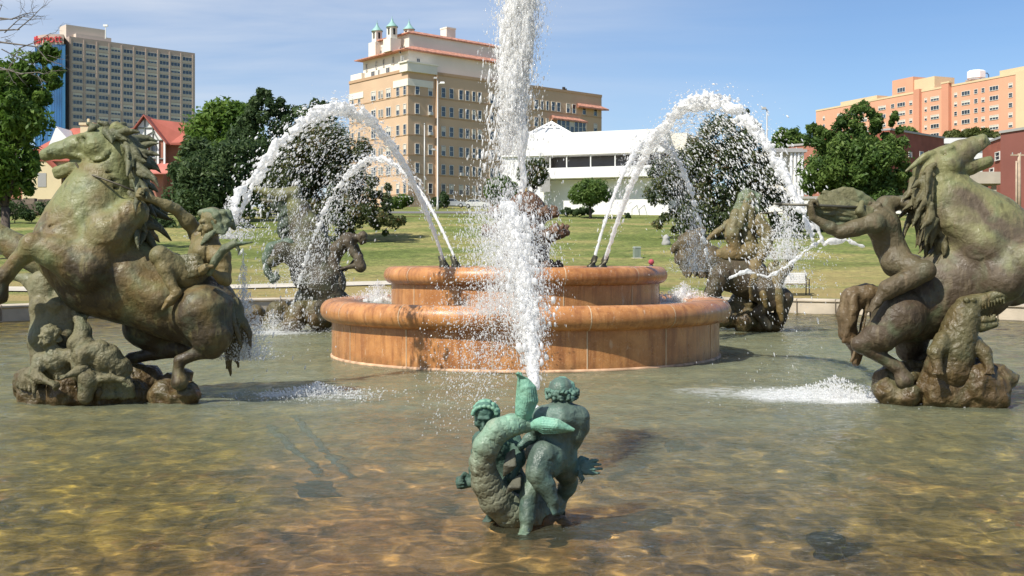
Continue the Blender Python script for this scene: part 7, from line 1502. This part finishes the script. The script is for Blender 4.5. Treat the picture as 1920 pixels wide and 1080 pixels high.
def car(label, px, py, D, L, m, rz):
    X, _, z = P(px, py, D); T = empty('parked_car', (X, D, z), label, 'car', 'cars parked by the tan block', rz); s = L/4.5; W_ = .85*s
    def ring(prof, w): 
        n = len(prof); V = [(x*s, -w, z_*s) for x, z_ in prof]+[(x*s, w, z_*s) for x, z_ in prof]; return V, [list(range(n))[::-1], list(range(n, 2*n))]+[[i, (i+1) % n, n+(i+1) % n, n+i] for i in range(n)]
    mb = MB(); mb.add(*ring([(-2.2, .3), (-2.25, .7), (-2.1, .92), (-1.3, .98), (1.0, .98), (2.05, .85), (2.25, .6), (2.2, .3)], W_)); mb.build('body', m, T, world=False)
    mb = MB(); mb.add(*ring([(-1.75, .98), (-1.15, 1.40), (.35, 1.42), (1.05, .99)], W_*.86)); mb.build('cabin', m, T, world=False)
    mb = MB(); mb.add(*ring([(-1.55, 1.0), (-1.08, 1.34), (.30, 1.36), (.88, 1.01)], W_*.865)); mb.build('side_glass', M_glass, T, world=False)
    for x in (-1.35, 1.4):
        for y in (-1, 1):
            mb = MB(); mb.tube([(x*s, y*(W_-.18), .33*s), (x*s, y*(W_+.02), .33*s)], [.33*s, .33*s], 16); w = mb.build('wheel', M_black, T, world=False)
            mb = MB(); mb.tube([(x*s, y*(W_+.02), .33*s), (x*s, y*(W_+.03), .33*s)], [.2*s, .19*s], 12); mb.build('rim', M_steel, w, world=False)
car('silver sedan parked at the foot of the tan block', 848, 389, 158, 3.9, simple("silver_paint", (.5, .5, .5), .3, .5, .03, 1), 0)
car('pale car parked right of the silver sedan', 893, 390, 158, 3.8, simple("white_car_paint", (.7, .69, .64), .3, .1, .03, 1), 0)
car('dark car parked by the lamp post', 821, 389, 160, 3.9, simple("dark_car_paint", (.03, .032, .04), .3, .3, .03, 1), math.pi)
def bench():
    D = 43.6; X = P(1490, 0, D)[0]; z0 = gz(X, D)+.02; T = empty('park_bench', (X, D, z0), 'white-backed bench with dark iron ends on the lawn edge', 'bench'); W_ = .95
    Mi = simple("dark_iron", (.05, .045, .04), .5, .4); Mw = simple("white_bench_slats", (.78, .76, .72), .6)
    for i in range(5): pass
    mb = MB()
    for i in range(5): mb.box((X, D+.22+.02*i, z0+.50+.085*i), (W_, .025, .075))
    mb.build('backrest', Mw, T); mb = MB()
    for i in range(5): mb.box((X, D-.22+.09*i, z0+.43), (W_, .075, .03))
    mb.build('seat', simple("dark_slats", (.16, .12, .09), .7), T)
    for s_ in (-1, 1):
        x = X+s_*(W_/2+.03); mb = MB(); mb.tube([(x, D-.25, z0), (x, D-.23, z0+.62), (x, D+.16, z0+.64)], [.026, .024, .024], 6); mb.tube([(x, D+.26, z0), (x, D+.20, z0+.42), (x, D+.33, z0+.90)], [.026, .026, .022], 6); mb.tube([(x, D-.22, z0+.41), (x, D+.2, z0+.41)], [.02, .02], 6); mb.build('leg', Mi, T)
bench()
def ubox():
    D = 59.; X = P(1194, 0, D)[0]; z0 = gz(X, D)+.05; T = empty('utility_box', (X, D, z0), 'small grey-green utility box on the lawn right of the basin', 'utility box'); m = simple("grey_green_paint", (.21, .25, .20), .6, 0, .1, 3)
    mb = MB(); mb.box((X, D, z0+.27), (.34, .3, .54), .2); mb.build('cabinet', m, T); mb = MB(); mb.box((X, D, z0+.57), (.38, .34, .06), .2, 0, .85); mb.build('lid', simple("lid_paint", (.3, .34, .28), .6), T); mb = MB(); mb.box((X, D, z0-.03), (.5, .45, .1), .2); mb.build('plinth', M_path, T); mb = MB(); mb.box((X-.03, D-.16, z0+.25), (.2, .02, .3), .2); mb.build('door', m, T)
    D = 68; X = P(1249, 0, D)[0]; z0 = gz(X, D)+.1; g = Sdf(); g.chain([(X, D, z0), (X, D, z0+.32), (X, D, z0+.42)], [.26, .2, .12], .05); V, Q = g.mesh(.03, lambda p: .03*vnoise(p, 6, 2)); tag(link('stone_marker', mkmesh('stone_marker', V, Q, M_grey)), 'small stone marker on the lawn beside the right magnolia', 'stone')
ubox()
def person():
    D = 43.2; q = lambda x, y, o=0: P(x, y, D+o); T = empty('person', (q(1222, 0)[0], D, gz(0, D)), 'person with pink-red hair standing beyond the basin, face towards the lawn, in dark patterned clothes', 'person')
    k = lambda x, z, y=0: (q(1221, 0)[0]+x, D+y, .43+z); s = .80
    J = dict(head=k(0, 1.34), neck=k(0, 1.20), chest=k(0, 1.04), waist=k(0, .86), pelvis=k(0, .72), shL=k(-.16, 1.12), elL=k(-.21, .88), haL=k(-.19, .68, -.06), shR=k(.16, 1.12), elR=k(.24, .90), haR=k(.22, .70, -.08), hiL=k(-.08, .70), knL=k(-.09, .38), anL=k(-.09, .06), toL=k(-.10, .03, .14), hiR=k(.08, .70), knR=k(.10, .38), anR=k(.10, .06), toR=k(.12, .03, .14))
    S = Sdf(); body(S, J, s, 1, ('open', 'open')); head(S, J['head'], (.1, 1, -.1), (0, 0, 1), .95); sculpt('body', S, .016, simple("skin", (.42, .24, .17), .6), T)
    S = Sdf(); S.ball(np.array(J['head'])+[0, -.02, .025], .112, .02); sculpt('hair', S, .016, simple("pink_red_hair", (.45, .07, .09), .6, 0, .4, 25, .6, 60), T)
    S = Sdf(); S.chain([J['neck'], J['chest'], J['waist'], k(0, .7)], [.08, .15, .135, .15], .05); 
    for sd in 'LR': S.cap(J['sh'+sd], J['el'+sd], .085, .065, .04)
    sculpt('shirt', S, .016, simple("patterned_cloth", (.13, .10, .13), .9, 0, .8, 18), T)
    S = Sdf()
    for sd in 'LR': S.chain([J['hi'+sd], J['kn'+sd], J['an'+sd]], [.12, .075, .055], .03)
    sculpt('trousers', S, .016, simple("dark_cloth", (.05, .05, .06), .9, 0, .3, 8), T)
person()
def submerged(px, py, label, s):
    D = EYE/((py-HY)/F0); X = P(px, 0, D)[0]; T = empty('underwater_lamp', (X, D, FLOORZ), label, 'lamp', 'round lamps on the pool floor'); mb = MB(); mb.lathe([(.0, -.02), (.13*s, -.02), (.15*s, -.05), (.15*s, -.15), (.10*s, FLOORZ)], (X, D), 20); mb.build('housing', M_nozz, T, True); mb = MB(); mb.lathe([(.001, -.004), (.10*s, -.012), (.12*s, -.019)], (X, D), 20); mb.build('lens', M_glass, T, True)
submerged(1548, 1003, 'dark round lamp just under the water at the lower right', .9); submerged(1265, 828, 'dark round lamp under the water nearer the basin', .7)

def pipe(label, a, b, D0, D1):
    A = np.array([P(a, 0, D0)[0], D0+.5, FLOORZ+.05]); B = np.array([P(b, 0, D1)[0], D1+.5, FLOORZ+.05]); mb = MB(); g = np.random.default_rng(int(a)); pts = [A+(B-A)*t+np.array([g.normal()*.03, 0, 0]) for t in np.linspace(0, 1, 7)]; mb.tube(pts, [.04]*7, 8)
    tag(mb.build('pipe', M_pipe, None, True), label, 'pipe', 'pipes on the pool floor')
M_pipe = simple("pale_grey_pipe", (.50, .58, .60), .6, 0, .3, 6)
pipe('pale pipe under the water, left of the pair', 490, 578, 12.9, 9.9); pipe('pale pipe under the water, right of the pair', 532, 642, 13.7, 9.7)
D = 9.3; X = P(570, 0, D)[0]; mb = MB(); mb.box((X, D+.5, FLOORZ+.03), (.34, .6, .05), .3); tag(mb.build('drain_cover', simple("dark_blue_plate", (.09, .11, .13), .6, 0, .4, 4)), 'dark plate on the pool floor at the end of the pale pipes', 'drain cover')
